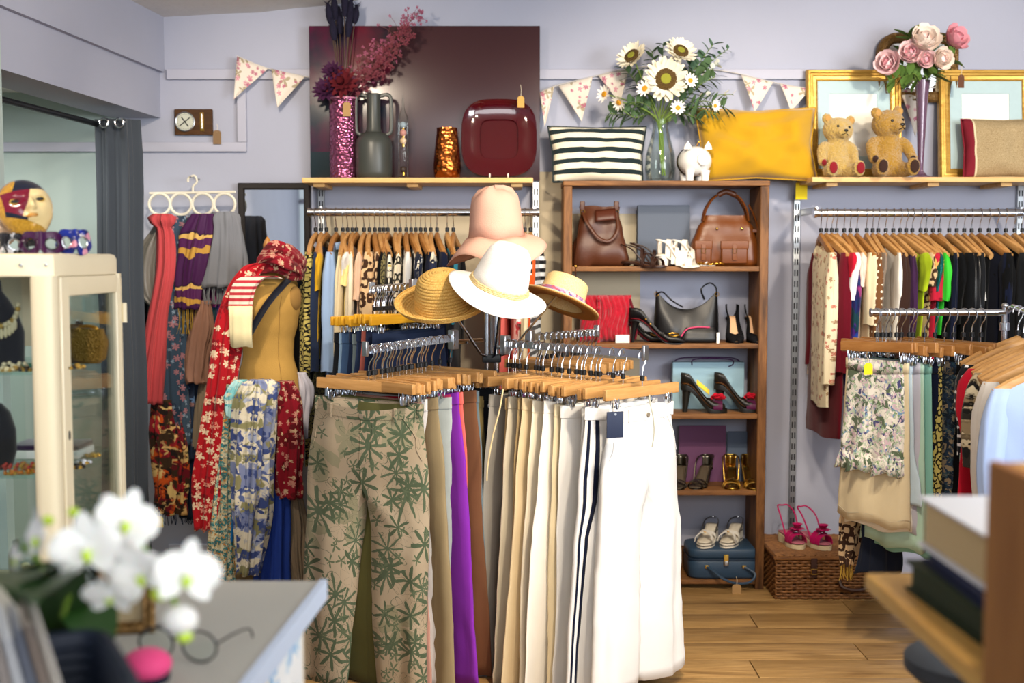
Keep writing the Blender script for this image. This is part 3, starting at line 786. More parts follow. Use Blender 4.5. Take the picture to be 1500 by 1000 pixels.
# ---------------------------------------------------------------- four-way rack in the middle of the shop
CX, CY = -.075, 4.42
rack = thing('clothes_rack', 'chrome four-way clothes rack full of trousers, with hats on top', 'clothes rack', (CX, CY, 0))
def tob(v): return Vector(v) - Vector((CX, CY, 0))
for a in (0, pi/2): part('foot', MB().box((0, 0, .025), (.5, .04, .03), .004, rz=a+pi/4), steel, rack)
for i, (dx, dy) in enumerate(((-.018, -.018), (.018, -.018), (.018, .018), (-.018, .018))):
    part('pole', MB().tube([(dx, dy, .03), (dx, dy, 1.33 + .03*(i == 1))], .0085, 12), chrome, rack)
part('collar', MB().box((0, 0, 1.10), (.07, .07, .03), .004), black_plastic, rack)
part('collar', MB().box((0, 0, .55), (.07, .07, .03), .004), black_plastic, rack)
eL, eR = at(537, 507, 4.0), at(943, 513, 3.93)
sL, sR = at(664, 489, 4.30), at(740, 497, 4.36)
eBL, sBL = at(546, 419, 4.86), at(606, 414, 4.6)
eBR, sBR = at(873, 482, 4.98), at(776, 489, 4.55)
def arm(s, e, flat=True):
    s, e = tob(s), tob(e); d = (e-s).normalized()
    n = Vector((-d.y, d.x, 0)).normalized()
    pts = [s, e]
    q = MB(); hh, ww = (.013, .0075)
    vs = [p + n*(sx*ww) + Vector((0, 0, sz*hh - .013)) for p in pts for sx, sz in ((-1, -1), (1, -1), (1, 1), (-1, 1))]
    q.add(vs, [(0, 1, 2, 3), (7, 6, 5, 4), (0, 4, 5, 1), (1, 5, 6, 2), (2, 6, 7, 3), (3, 7, 4, 0)])
    part('arm', q, chrome, rack)
    c = MB().box(e + Vector((0, 0, -.008)) + d*.006, (.012, .026, .05), .003, rz=atan2(d.y, d.x)); part('end_stop', c, steel, rack)
    part('arm_sleeve', MB().box((s.x, s.y, s.z-.02), (.03, .03, .07), .003, rz=atan2(d.y, d.x)), steel, rack)
    # elbow back to the poles
    part('arm_elbow', MB().tube([s + Vector((0, 0, -.03)), (lerp(s.x, 0, .75), lerp(s.y, 0, .75), s.z-.03)], .009, 8), chrome, rack)
for s, e in ((sL, eL), (sR, eR), (sBL, eBL), (sBR, eBR)): arm(s, e)
HK = .0205    # hook radius inside
def on_arm(s, e, f): return lerp(Vector(s), Vector(e), f) + Vector((0, 0, -.0195))
WG = -.166; jit = random.Random(5)
def row(s, e, items, hgroup, hlabel, hm=beech):
    for f, rz, fn, kw in items:
        f += jit.uniform(-.012, .012); rz += radians(jit.uniform(-9, 9) if s is sL else jit.uniform(-5, 5))*(f < .86)
        p = on_arm(s, e, f); roll = radians(jit.uniform(-2.6, 2.6))
        h_ = hanger('clip', p, rz, 'empty ' + hlabel if fn is None else holding(hlabel.split(' on ')[0].split(' with ')[0], kw['a'][1]), hgroup, hm)
        if fn is None: continue
        kw = dict(kw); nm, lb, ct, m = kw.pop('a'); h_.rotation_euler.y = roll
        q_ = fn(nm, lb, ct, p + Matrix.Rotation(rz, 3, 'Z') @ Vector((WG*sin(roll), 0, WG)), rz, m, **kw); q_.rotation_euler.y = roll
T = trousers; FL = 'on the front left rack arm'
g = radians
den = dict(th=.019, hip=.205, W_=.185)
row(sL, eL, [
 (.97, g(-22), T, dict(a=('trousers', 'khaki trousers with green leaf print at the front of the rack', 'trousers', khaki_floral), L=1.0, W_=.205, hip=.235, hem=.095, th=.042, splay=.035, amp=.008, seed=2.2, sag=.03, detail=True, rise=.29)),
 (.89, g(-27), T, dict(a=('trousers', 'olive green trousers showing between the legs of the leaf print pair', 'trousers', cloth('olive_green_cotton', '#5c5a34')), seed=3.7, L=.99, hem=.11, splay=.0, th=.02, W_=.15, hip=.165)),
 (.83, g(-31), T, dict(a=('trousers', 'dusty pink trousers low at the right of the leaf print pair', 'trousers', dustypink), seed=3.1, L=.99, hem=.12, splay=.03, th=.02, W_=.165, hip=.185)),
 (.78, g(-32), T, dict(a=('trousers', 'red trousers showing as a thin line behind the dusty pink pair', 'trousers', red), seed=4, L=.98, th=.014, W_=.16, hip=.17)),
 (.72, g(-33), T, dict(a=('trousers', 'white trousers showing as a strip behind the leaf print pair', 'trousers', white), seed=5, L=.99, hem=.11, th=.018, W_=.16, hip=.18)),
 (.64, g(-35), T, dict(a=('trousers', 'khaki brown trousers right of the leaf print pair', 'trousers', cloth('khaki_brown_cotton', '#8a7a5c')), seed=6, hem=.12, th=.028, hip=.22)),
 (.56, g(-36), T, dict(a=('jeans', 'pale grey washed jeans left of the purple jeans', 'jeans', palegrey), seed=7.3, hem=.115, **den)),
 (.51, g(-37), T, dict(a=('trousers', 'raspberry pink trousers left of the purple jeans', 'trousers', pinkred), seed=8, **den)),
 (.40, g(-38), T, dict(a=('jeans', 'bright purple jeans on the front left rack arm', 'jeans', purple), seed=9, hem=.12, th=.03, hip=.215, W_=.19)),
 (.33, g(-39), T, dict(a=('trousers', 'coral red trousers right of the purple jeans', 'trousers', coral), seed=10, **den)),
 (.25, g(-40), T, dict(a=('trousers', 'brown cord trousers behind the coral red pair', 'trousers', browncord), seed=11, **den)),
 (.15, g(-41), T, dict(a=('jeans', 'washed grey jeans near the middle of the rack', 'jeans', den_grey), seed=12, hem=.115, **den)),
 (.04, g(-42), T, dict(a=('trousers', 'black trousers with white star print at the middle of the rack', 'trousers', star_black), seed=13, **den)),
] + [(f, g(-34-8*f), None, {}) for f in (.92, .84, .76, .68, .60, .52, .44, .37)],
 'clip hangers on the front left rack arm', 'wooden clip hanger with black bead on the front left rack arm')
row(sR, eR, [
 (.02, g(50), T, dict(a=('trousers', 'olive brown cord trousers left of the beige pairs, with a cream cord', 'trousers', olive), seed=21, th=.034, hip=.25, hem=.15, L=.98, W_=.22)),
 (.09, g(50), T, dict(a=('trousers', 'olive khaki trousers right of the olive brown cords', 'trousers', khaki), seed=22, th=.02, hip=.222, W_=.2, hem=.12)),
 (.16, g(49), T, dict(a=('trousers', 'grey satin trousers between olive and tan pairs', 'trousers', greysat), seed=23, **den)),
 (.23, g(50), T, dict(a=('trousers', 'tan chinos right of the grey satin trousers', 'trousers', tan), seed=24, **den)),
 (.30, g(49), T, dict(a=('trousers', 'stone grey cotton trousers right of the tan chinos', 'trousers', stone), seed=25, hem=.12, **den)),
 (.37, g(48), T, dict(a=('trousers', 'dark edged sand trousers in the middle of the beige row', 'trousers', cloth('dark_sand_cotton', '#a18a62')), seed=26, **den)),
 (.43, g(48), T, dict(a=('trousers', 'light sand trousers in the middle of the beige row', 'trousers', sand), seed=27, hem=.12, **den)),
 (.50, g(47), T, dict(a=('trousers', 'cream linen trousers left of the white pairs', 'trousers', cream), seed=28, hem=.13, **den)),
 (.57, g(47), T, dict(a=('trousers', 'off white trousers right of the cream linen pair', 'trousers', offwhite), seed=29, hem=.13, **den)),
 (.64, g(47), T, dict(a=('trousers', 'beige cotton trousers squeezed between two white pairs', 'trousers', beige), seed=30, hem=.12, **den)),
 (.71, g(46), T, dict(a=('trousers', 'white cotton trousers two places left of the navy striped pair', 'trousers', white), seed=31, hem=.14, **den)),
 (.79, g(46), T, dict(a=('trousers', 'plain white trousers directly left of the navy striped pair', 'trousers', cloth('chalk_white_cotton', '#d8d6d0', var=.03)), seed=32, hem=.14, **den)),
 (.875, g(46), T, dict(a=('trousers', 'white trousers with two navy side stripes and a navy swing tag', 'trousers', cloth('pure_white_cotton', '#dededd', var=.02)), seed=33, hem=.14, th=.04, hip=.225, W_=.19, L=.96, splay=.03, stripe=(navy, ((1, 12), (1, 14))))),
 (.995, g(47), T, dict(a=('trousers', 'wide white trousers at the front end of the right rack arm', 'trousers', white), seed=34.4, hem=.125, th=.045, hip=.205, W_=.165, L=.93, splay=.03, amp=.010, detail=True, knee=.115, sag=.01)),
] + [(f, g(48), None, {}) for f in (.055, .125, .265, .40, .535, .605, .68)],
 'clip hangers on the front right rack arm', 'wooden clip hanger with black bead on the front right rack arm')
yellowwood = wood('yellow_toned_wood', '#c98f1c', '#e6b02f', 'x', 5, .4)  # yellow toned wood for the back left hangers
row(sBL, eBL, [
 (.95, g(38), T, dict(a=('jeans', 'black jeans at the far end of the back left rack arm', 'jeans', den_black), seed=41, **den)),
 (.85, g(39), T, dict(a=('jeans', 'pale washed denim jeans under the yellow hangers', 'jeans', den_light), seed=42, **den)),
 (.75, g(40), T, dict(a=('jeans', 'mid blue jeans right of the pale washed denim jeans', 'jeans', den_mid), seed=43, **den)),
 (.65, g(41), T, dict(a=('jeans', 'dark blue jeans right of the mid blue jeans under yellow hangers', 'jeans', den_dark), seed=44, **den)),
 (.55, g(42), T, dict(a=('jeans', 'grey wash jeans in the middle of the back left rack arm', 'jeans', den_grey), seed=45, **den)),
 (.45, g(43), T, dict(a=('jeans', 'navy jeans with a brick red neighbour on the back left rack arm', 'jeans', den_navy), seed=46, **den)),
 (.35, g(44), T, dict(a=('trousers', 'brick red trousers showing as a strip among dark jeans', 'trousers', cloth('brick_cotton', '#a85b52')), seed=47, **den)),
 (.24, g(45), T, dict(a=('jeans', 'very dark blue jeans below the straw hat', 'jeans', denim('indigo_denim', '#182039')), seed=48, **den)),
 (.12, g(45), T, dict(a=('jeans', 'navy jeans closest to the rack poles below the straw hat', 'jeans', den_navy), seed=49, **den)),
] + [(f, g(42), None, {}) for f in (.9, .8, .7, .6)],
 'yellow clip hangers on the back left rack arm', 'yellow toned clip hanger on the back left rack arm', yellowwood)
row(sBR, eBR, [
 (.92, g(-44), T, dict(a=('jeans', 'dark denim jeans at the far end of the back right rack arm', 'jeans', den_dark), seed=51, **den)),
 (.55, g(-45), T, dict(a=('jeans', 'black jeans halfway along the back right rack arm', 'jeans', den_black), seed=52, **den)),
 (.15, g(-46), T, dict(a=('jeans', 'dark indigo jeans closest to the poles on the back right rack arm', 'jeans', den_navy), seed=53, **den)),
] + [(f, g(-45), None, {}) for f in (.98, .86, .8, .74, .68, .62, .48, .4, .32, .24)],
 'clip hangers on the back right rack arm', 'wooden clip hanger with black bead on the back right rack arm')
# navy swing tag and the cream cord
p = at(901, 622, 3.74)
t = solo('swing_tag', MB().box((0, 0, 0), (.058, .003, .084), .001), plain('navy_card', '#1d2740', .6), 'navy card swing tag hanging on white trousers with navy stripes', 'swing tag', p, radians(20))
part('tag_loop', MB().tube([(0, 0, .03), (-.004, .004, .06), (0, .008, .085)], .0012, 5), string_m, t)
part('eyelet', MB().lathe([(.002, 0), (.004, 0), (.004, .001), (.002, .001)], 10, M=Matrix.Translation((0, -.002, .034)) @ Matrix.Rotation(pi/2, 4, 'X')), steel, t)
c = at(737, 570, 3.98)
solo('waist_cord', MB().tube(bez([(0, 0, 0), (-.012, -.002, -.07), (-.035, 0, -.16), (-.052, .004, -.26), (-.055, .006, -.31)], 6), .0028, 6), cloth('cream_cord', '#d8c193'), 'thin cream cord hanging down over olive brown cord trousers', 'cord', c)

# ---------------------------------------------------------------- hats and their chrome stand
straw = None
def straw_mat(n, c1, c2):
    m, nt, b = base(n, .75, 0, .3)
    co = objco(nt); x = NN(nt, 'SeparateXYZ', i0=co)
    a = mth(nt, 'ARCTAN2', x.outputs[1], x.outputs[0])
    nse = NN(nt, 'TexNoise', Vector=co, Scale=45, Detail=3)
    w = NN(nt, 'TexNoise', Vector=NN(nt, 'CombineXYZ', i0=mth(nt, 'MULTIPLY', a, 30), i1=mth(nt, 'MULTIPLY', x.outputs[2], 90)).outputs[0], Scale=1.6, Detail=2)
    setc(nt, b, mix(nt, NN(nt, 'MapRange', Value=w.outputs[0], From__Min=.35, From__Max=.65).outputs[0], c1, c2))
    bump(nt, b, w.outputs[0], .6, .002); return m
straw_y = straw_mat('golden_straw_braid', '#c39443', '#e4bf73')
straw_p = straw_mat('pale_straw', '#d9b878', '#efd8a2')
white_weave = plain('white_paper_weave', '#f0ece6', .8, var=.03, vs=60, bmp=.5, bs=260)
pink_felt = plain('peach_pink_felt_straw', '#dfae98', .85, var=.06, vs=12, bmp=.4, bs=220)
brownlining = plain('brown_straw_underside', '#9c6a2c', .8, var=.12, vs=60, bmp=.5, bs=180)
def hat(label, loc, rot, crown, brim, m, name='hat', ridges=0, wave=None, n=72, thick=.0025, sx=1.0, under=None):
    t = thing(name, label, 'hat', loc, rot=rot)
    def ring(pr):
        rr = []
        for (r, z) in pr:
            q = []
            for k in range(n):
                a = 2*pi*k/n; dz = wave(a, r) if wave else 0
                q.append((sx*r*cos(a), r*sin(a), z+dz))
            rr.append(q)
        return rr
    def rid(pr, step):
        out = []; 
        for (r0, z0), (r1, z1) in zip(pr, pr[1:]):
            L = sqrt((r1-r0)**2+(z1-z0)**2); c = max(1, round(L/step)); d = Vector((r1-r0, z1-z0)).normalized(); nn = Vector((-d.y, d.x))
            for k in range(c):
                for q, h in ((0, 0), (.25, .0026), (.75, .0026)):
                    f = (k+q)/c; out.append((lerp(r0, r1, f)+nn.x*h*ridges, lerp(z0, z1, f)+nn.y*h*ridges))
        out.append(pr[-1]); return out
    cp = rid(crown, .0105) if ridges else crown
    bp = rid(brim, .0105) if ridges else brim
    sd = [('SOLIDIFY', dict(thickness=thick, offset=-1))]
    part('crown', MB().loft(ring(cp), True, False), m, t, sharp=60, mods=sd)
    part('brim', MB().loft(ring(bp), False, False), m, t, sharp=60, mods=sd)
    if under: part('brim_lining', MB().loft(ring([(r, z-.004) for r, z in brim]), False, False), under, t, mods=[('SOLIDIFY', dict(thickness=.001, offset=-1))])
    return t, ring
def band(t, ring, pr, m, nm='hat_band'):
    return part(nm, MB().loft(ring(pr), False, False), m, t, mods=[('SOLIDIFY', dict(thickness=.002, offset=1))])
# straw hat, left
S4 = ppm(4.12)
crown = [(.001, .130), (.03, .129), (.055, .122), (.078, .105), (.090, .075), (.095, .04), (.098, 0)]
brim = [(.098, 0), (.115, -.004), (.135, .0), (.152, .010), (.166, .026), (.170, .030)]
hat('golden braided straw hat on the left of the hat stand', at(650, 449, 4.12), (radians(22), radians(-4), 0), crown, brim, straw_y, 'straw_hat', ridges=1)
# boater on the right, brim seen from below
crown = [(.001, .098), (.04, .097), (.068, .094), (.078, .085), (.083, .04), (.086, 0)]
brim = [(.086, 0), (.11, -.002), (.135, -.003), (.15, 0)]
t, rg = hat('pale straw boater with pink patterned ribbon on the right of the hat stand', at(820, 443, 4.3), (radians(-14), radians(22), 0), crown, brim, straw_p, 'straw_boater', under=brownlining)
band(t, rg, [(.0865, .001), (.0865, .012), (.0845, .03), (.0838, .033)], blotch('pink_lilac_ribbon', ['#c9a0b0', '#8a6a9a', '#e5c7b8', '#b85a6a', '#6a5a90'], 45))
# pink floppy hat, top
def fl(a, r):
    k = sst(.09, .19, r); return k*(.014*sin(2*a+.5) + .018*sin(3*a+1.9) - .018*cos(a-2.6))
crown = [(.001, .172), (.035, .170), (.066, .160), (.086, .136), (.094, .095), (.098, .045), (.104, 0)]
brim = [(.104, 0), (.122, -.013), (.144, -.030), (.163, -.047), (.178, -.064), (.188, -.078)]
hat('peach pink floppy wide brimmed hat at the top of the hat stand', at(727, 345, 4.32), (radians(6), radians(-2), 0), crown, brim, pink_felt, 'floppy_hat', wave=lambda a, r: fl(a, r) + (.006*sin(3*a+1)*sst(.1, .06, r) + .004*sin(5*a)), sx=.97)
# white fedora, nearest
crown = [(.001, .150), (.03, .154), (.055, .148), (.072, .128), (.084, .092), (.094, .045), (.102, 0)]
brim = [(.102, 0), (.118, -.006), (.135, -.014), (.15, -.021), (.165, -.026), (.176, -.028)]
t, rg = hat('white woven summer hat with a rope band, nearest on the stand', at(731, 420, 4.02), (radians(17), radians(19), 0), crown, brim, white_weave, 'sun_hat', sx=.98,
    wave=lambda a, r: .012*cos(2*a)*sst(.09, .17, r) - .014*sst(.07, .02, r)*abs(sin(a)))
rope = straw_mat('hat_rope', '#c9a86a', '#e8d5a6')
for k in range(3):
    pts = [((.1035-.0016*k)*.98*cos(a) + .0018*cos(7*a), (.1035-.0016*k)*sin(a), .004+.0055*k + .0009*sin(30*a+k)) for a in [2*pi*j/96 for j in range(97)]]
    part('rope_band', MB().tube(pts, .0032, 6), rope, t)
st = thing('hat_stand', 'slim chrome hat stand with four arms fixed to the rack poles', 'hat stand', (CX, CY, 1.1))
def sb(v): return Vector(v) - Vector((CX, CY, 1.1))
part('rod', MB().tube([(0, 0, 0), (0, 0, .42), sb(at(727, 318, 4.32))], .006, 10), chrome, st)
for px, py, Y in ((650, 436, 4.12), (820, 428, 4.3), (738, 404, 4.02)):
    e = sb(at(px, py, Y)); a = Vector((e.x*.25, e.y*.25, .02))
    part('rod', MB().tube([(0, 0, .0), a, e], .0045, 8), chrome, st)
    part('hat_rest', MB().ell(e, (.03, .03, .008), 14, 6), steel, st)
part('hat_rest', MB().ell(sb(at(727, 318, 4.32)), (.03, .03, .008), 14, 6), steel, st)

# ---------------------------------------------------------------- rack on the right
RY = 4.25
a, b = at(1277, 459, RY), at(1472, 456, RY)
RZ2 = (a.z+b.z)/2
rr = thing('clothes_rack', 'chrome clothes rack at the right with skirts and shirts', 'clothes rack', (b.x, RY, 0))
part('rail', MB().tube([(a.x-b.x, 0, RZ2), (.0, 0, RZ2)], .012, 14), chrome, rr)
part('end_cap', MB().lathe([(.001, 0), (.015, 0), (.015, .006), (.001, .008)], 14, M=Matrix.Translation((a.x-b.x, 0, RZ2)) @ Matrix.Rotation(-pi/2, 4, 'Y')), steel, rr)
part('pole', MB().tube([(.0, 0, .03), (.0, 0, RZ2+.02)], .010, 14), chrome, rr)
part('pole_cap', MB().ell((0, 0, RZ2+.024), (.013, .013, .011), 12, 7), steel, rr)
NRA, NRB = Vector((.03, 0, RZ2+.02)), Vector((-.20, -1.0, RZ2-.01))
part('rail', MB().tube([(0, 0, RZ2+.0), NRA, NRB], .011, 14), chrome, rr)
part('rail', MB().tube([(.30, .0, RZ2+.17), (.10, -.60, RZ2+.17)], .011, 14), chrome, rr)
part('pole', MB().tube([(.30, .0, .03), (.30, .0, RZ2+.19)], .010, 14), chrome, rr)
part('collar', MB().lathe([(.010, -.016), (.017, -.013), (.017, .013), (.010, .016)], 16, c=(0, 0, RZ2-.05)), chrome, rr)
part('pole', MB().tube([(-.20, -1.0, .03), NRB], .011, 14), chrome, rr)
for s in (0, pi/2): part('foot', MB().box((0, 0, .02), (.7, .04, .03), .004, rz=s+.4), steel, rr)
part('foot', MB().box((-.20, -1.0, .02), (.5, .04, .03), .004), steel, rr)
def skirt(name, label, cat, loc, rz, m, L=.5, W_=.17, hem=.24, th=.02, hth=.05, seed=1, nf=7, amp=.2, ruffle=None, stitch=None, band=True, group=None):
    t = thing(name, label, cat, loc, rz, group)
    K = 16; rings = []
    for k in range(K+1):
        f = k/K; w = lerp(W_, hem, f**.8); tt = lerp(.010, hth, sst(0, 1, f)) if hth > th else lerp(.01, hth, sst(0, .3, f)); r = []
        for i in range(56):
            a = 2*pi*i/56; q = 1 + amp*f*sin(nf*a+seed+1.3*f)*.9 + .25*amp*sin((2*nf+1)*a+seed*2)*f
            x = w*cos(a)*(1+.04*amp*sin(5*a+seed)*f); y = tt*sin(a)*q + wrink(x, -L*f, seed, .006*f)
            z = -L*f + .008*sin(nf*a+seed)*f - (.010*(1-cos(a)**2) if y < 0 else 0)*(1-f)**2
            r.append((x, y, z))
        rings.append(r)
    part('body', MB().loft(rings, False, False), m, t, sharp=80, mods=[('SOLIDIFY', dict(thickness=.002, offset=-1))])
    if band:
        b = MB(); b.loft([[(p[0]*1.012, p[1]*1.05+(.002 if p[1] > 0 else -.002), p[2]+dz) for p in rings[0]] for dz in (.003, -.034)], False, False)
        part('waistband', b, m, t, mods=[('SOLIDIFY', dict(thickness=.002, offset=1))])
    if ruffle:
        rf = []
        for j, (dz, e) in enumerate(((0, 1.0), (-.03, 1.12), (-.065, 1.2))):
            rf.append([(p[0]*(1+.02*j) , p[1]*e + .012*j*sin(16*2*pi*i/56)*(1 if p[1] > 0 else -1), p[2]+dz+.01) for i, p in enumerate(rings[-1])])
        part('ruffle', MB().loft(rf, False, False), ruffle, t, sharp=80, mods=[('SOLIDIFY', dict(thickness=.002, offset=0))])
    if stitch:
        part('hem_stitching', MB().tube([Vector(p)*1.003 + Vector((0, 0, .03)) for p in rings[-1]] + [Vector(rings[-1][0])*1.003 + Vector((0, 0, .03))], .001, 4), stitch, t)
    return t
def on_rail(px, Y=RY): return Vector((at(px, 457, Y).x, Y, RZ2 + .012 - .0185))
def rrow(items, hg, hl, hm):
    for px, rz, fn, kw in items:
        p = on_rail(px + jit.uniform(-3, 3)); rz += -8 + jit.uniform(-6, 6)
        h_ = hanger('clip', p, g(rz), 'empty ' + hl if fn is None else holding('wooden clip hanger', kw['a'][1]), hg, hm); h_.scale.x = jit.uniform(.82, 1.0); h_.rotation_euler.y = g(jit.uniform(-3, 3))
        if fn is None: continue
        kw = dict(kw); nm, lb, ct, m = kw.pop('a')
        fn(nm, lb, ct, p + Vector((0, 0, WG)), g(rz), m, **kw)
amber = wood('amber_beech', '#8f5c2a', '#b5814a', 'x', 5, .4)
rrow([
 (1284, -48, skirt, dict(a=('skirt', 'short pastel flowered skirt with gathered hem at the left of the right rack', 'skirt', floral_multi), L=.34, W_=.125, hem=.145, hth=.055, seed=2, nf=8, amp=.35, ruffle=floral_multi)),
 (1287, -47, skirt, dict(a=('skirt', 'beige denim skirt below the short flowered skirt', 'skirt', beige), L=.58, W_=.14, hem=.165, hth=.045, seed=3, nf=5, amp=.2, stitch=stone)),
 (1294, -48, T, dict(a=('jeans', 'cropped pale blue jeans right of the flowered skirt', 'jeans', cloth('ice_blue_denim', '#b9cbd6', var=.06)), L=.50, seed=61, th=.019, W_=.13, hip=.145)),
 (1300, -48, skirt, dict(a=('skirt', 'pale beige skirt with side button seam behind the beige denim skirt', 'skirt', offwhite), L=.60, W_=.13, hem=.155, hth=.04, seed=4, nf=4, amp=.2)),
 (1307, -49, skirt, dict(a=('skirt', 'grey lilac skirt hanging left of the mint skirt', 'skirt', greylilac), L=.60, W_=.13, hem=.15, hth=.035, seed=5, nf=4, amp=.2)),
 (1314, -49, skirt, dict(a=('skirt', 'pale mint cotton skirt with rivets on the right rack', 'skirt', mint), L=.66, W_=.13, hem=.155, hth=.04, seed=6, nf=5, amp=.25)),
 (1322, -50, skirt, dict(a=('skirt', 'deep mint skirt with a long hem behind the pale mint skirt', 'skirt', mintdeep), L=.68, W_=.13, hem=.16, hth=.03, seed=6.6, nf=5, amp=.25)),
 (1331, -50, skirt, dict(a=('skirt', 'dark navy skirt left of the yellow leopard skirt', 'skirt', navy), L=.55, W_=.13, hem=.145, hth=.03, seed=7, nf=4, amp=.2)),
 (1339, -50, skirt, dict(a=('skirt', 'yellow and black leopard print skirt on the right rack', 'skirt', leo_yellow), L=.60, W_=.135, hem=.15, hth=.04, seed=8, nf=3, amp=.15)),
 (1352, -50, skirt, dict(a=('skirt', 'dark teal paisley skirt right of the yellow leopard skirt', 'skirt', floral_dark), L=.62, W_=.13, hem=.15, hth=.04, seed=9, nf=5, amp=.2)),
 (1368, -50, skirt, dict(a=('skirt', 'black plain skirt at the back of the right rack', 'skirt', black), L=.62, W_=.165, hem=.19, hth=.035, seed=9.7, nf=5, amp=.2)),
] + [(x, -49, None, {}) for x in (1385, 1398, 1410, 1424, 1438)],
 'clip hangers on the right rack', 'amber wooden clip hanger with black bead on the right chrome rack', amber)
# shirts hanging on the nearer rail of that rack, seen from the side
def near_rail(f):
    return Vector((b.x, RY, 0)) + lerp(NRA, NRB, f) + Vector((0, 0, .011-.0185))
HG, HL = 'wooden hangers on the right rack', 'wooden shirt hanger at the near end of the right chrome rack'
for f, rz, m, lb, kw in [
 (.12, 14, mint, 'pale mint shirt on a wooden hanger at the right rack', dict(name='shirt', cat='shirt', L=.62, th=.03)),
 (.22, 13, dots_bw, 'black blouse with white polka dots on the right rack', dict(L=.68, th=.03, sleeve=.3)),
 (.33, 13, red, 'red jersey dress with frilled sleeve on the right rack', dict(name='dress', cat='dress', L=.86, th=.04, sleeve=.24, flare=1.45)),
 (.44, 12, tan_animal, 'tan and black abstract print blouse with black trim on the right rack', dict(L=.5, th=.035, sleeve=.3, trim=black)),
 (.66, 11, cloth('pale_grey_beige_cotton', '#c3bcb4'), 'pale grey beige shirt behind the light blue jacket', dict(name='shirt', cat='shirt', L=.72, th=.035, sleeve=.5)),
 (.80, 12, cloth('icy_blue_jacket_cotton', '#9db0d4', var=.05), 'light blue cotton jacket nearest at the right edge of the photo', dict(name='jacket', cat='jacket', L=.7, th=.06, sleeve=.5, collar=True, amp=.009)),
]:
    p = near_rail(f) + Vector((-.005, 0, 0)); hanger('wood', p, g(rz), holding('wooden hanger', lb), HG, beech)
    cat = kw.pop('cat', 'blouse')
    top(lb, cat, p, g(rz), m, seed=f*40, **kw)
for f in (.38, .5, .56): hanger('wood', near_rail(f), g(12), 'empty wooden shirt hanger between the shirts on the right rack', HG, beech)
for k in range(4): hanger('wood', Vector((b.x+.30-.2*(.25+.16*k), RY-.6*(.25+.16*k), RZ2+.17+.011-.0185)), g(12), 'empty wooden shirt hanger on the upper arm of the right rack', 'empty hangers on the upper right arm', beech)
hanger('clip', Vector((b.x+.14, RY-.5, RZ2+.17+.011-.0185)), g(4), 'empty wooden clip hanger on the upper arm of the right rack', HG, amber)
# ---------------------------------------------------------------- things on the left shelf
def xz(px, py, Y): p = at(px, py, Y); return p.x, p.z
YS = 5.36
def price_tag(px, py, Y, label, m=kraft, w=.03, h=.055, rz=0, s=.05, ry=0):
    p = at(px, py, Y)
    t = solo('price_tag', MB().prism([(-w/2, -h/2), (w/2, -h/2), (w/2, h/2-.008), (w/2-.008, h/2), (-w/2+.008, h/2), (-w/2, h/2-.008)], -.0008, .0008), m, label, 'price tag', p, 0, rot=(0, ry, rz))
    part('tag_string', MB().tube([(0, 0, h/2-.008), (.002, .002, h/2+s*.6), (-.002, .004, h/2+s)], .0011, 5), string_m, t); return t
def panel_mat(n):
    m, nt, b = base(n, .22, 0, .5)
    x = NN(nt, 'SeparateXYZ', i0=objco(nt))
    ns = NN(nt, 'TexNoise', Vector=objco(nt), Scale=5, Detail=3)
    left = mix(nt, NN(nt, 'MapRange', Value=ns.outputs[0], From__Min=.42, From__Max=.60).outputs[0], '#101b2a', '#4a1030')
    left = mix(nt, mth(nt, 'LESS_THAN', x.outputs[2], .13), left, '#16262c')
    c = mix(nt, mth(nt, 'GREATER_THAN', x.outputs[0], .36), left, '#3a2125')
    r2 = mth(nt, 'MULTIPLY', mth(nt, 'GREATER_THAN', x.outputs[0], .17), mth(nt, 'LESS_THAN', x.outputs[0], .362))
    c = mix(nt, mth(nt, 'MULTIPLY', r2, NN(nt, 'MapRange', Value=ns.outputs[0], From__Min=.3, From__Max=.7).outputs[0]), c, '#5e1420')
    setc(nt, b, c); return m
x0, z0 = xz(455, 258, 5.43); x1, z1 = xz(791, 38, 5.43)
pn = thing('wall_panel_canvas', 'large dark maroon and navy painted canvas standing on the left shelf', 'canvas', (x0, 5.43, SHELF_L))
part('painted_face', MB().box(((x1-x0)/2, 0, (z1-SHELF_L)/2), (x1-x0, .004, z1-SHELF_L), .001), panel_mat('maroon_canvas_paint'), pn)
part('stretcher_frame', MB().box(((x1-x0)/2, .015, (z1-SHELF_L)/2), (x1-x0, .026, z1-SHELF_L), .002), plain('canvas_edge', '#2b2026', .7), pn)
def on_shelf(px, Y=YS, Z=None): return Vector((at(px, 258, Y).x, Y, SHELF_L if Z is None else Z))
def hammered(n, col, rough, sc, st, met=1.0):
    m, nt, b = base(n, rough, met); vo = NN(nt, 'TexVoronoi', Vector=objco(nt), Scale=sc)
    setc(nt, b, mix(nt, vo.outputs['Distance'], [c*1.15 for c in C(col)[:3]], [c*.6 for c in C(col)[:3]])); bump(nt, b, vo.outputs['Distance'], st, .006); return m
pinkmos = hammered('pink_mosaic_glass', '#a25a7a', .2, 75, .8, .85)
t = thing('mosaic_vase', 'tall pink mirrored mosaic vase at the left end of the left shelf', 'vase', on_shelf(504))
part('body', MB().lathe([(.055, 0), (.062, .004), (.063, .06), (.062, .30), (.064, .352), (.061, .354), (.058, .30), (.058, .02), (.001, .015)], 40, cap1=False), pinkmos, t)
part('rim', MB().lathe([(.062, .352), (.066, .354), (.066, .360), (.060, .362), (.058, .354)], 40, cap0=False, cap1=False), plain('pink_glass_rim', '#d58aa6', .1, .3), t)
price_tag(508, 160, 5.28, 'kraft price tag hanging on the pink mosaic vase', w=.034, h=.06)
greycer = plain('grey_green_glaze', '#3c3f3b', .38, spec=.5)
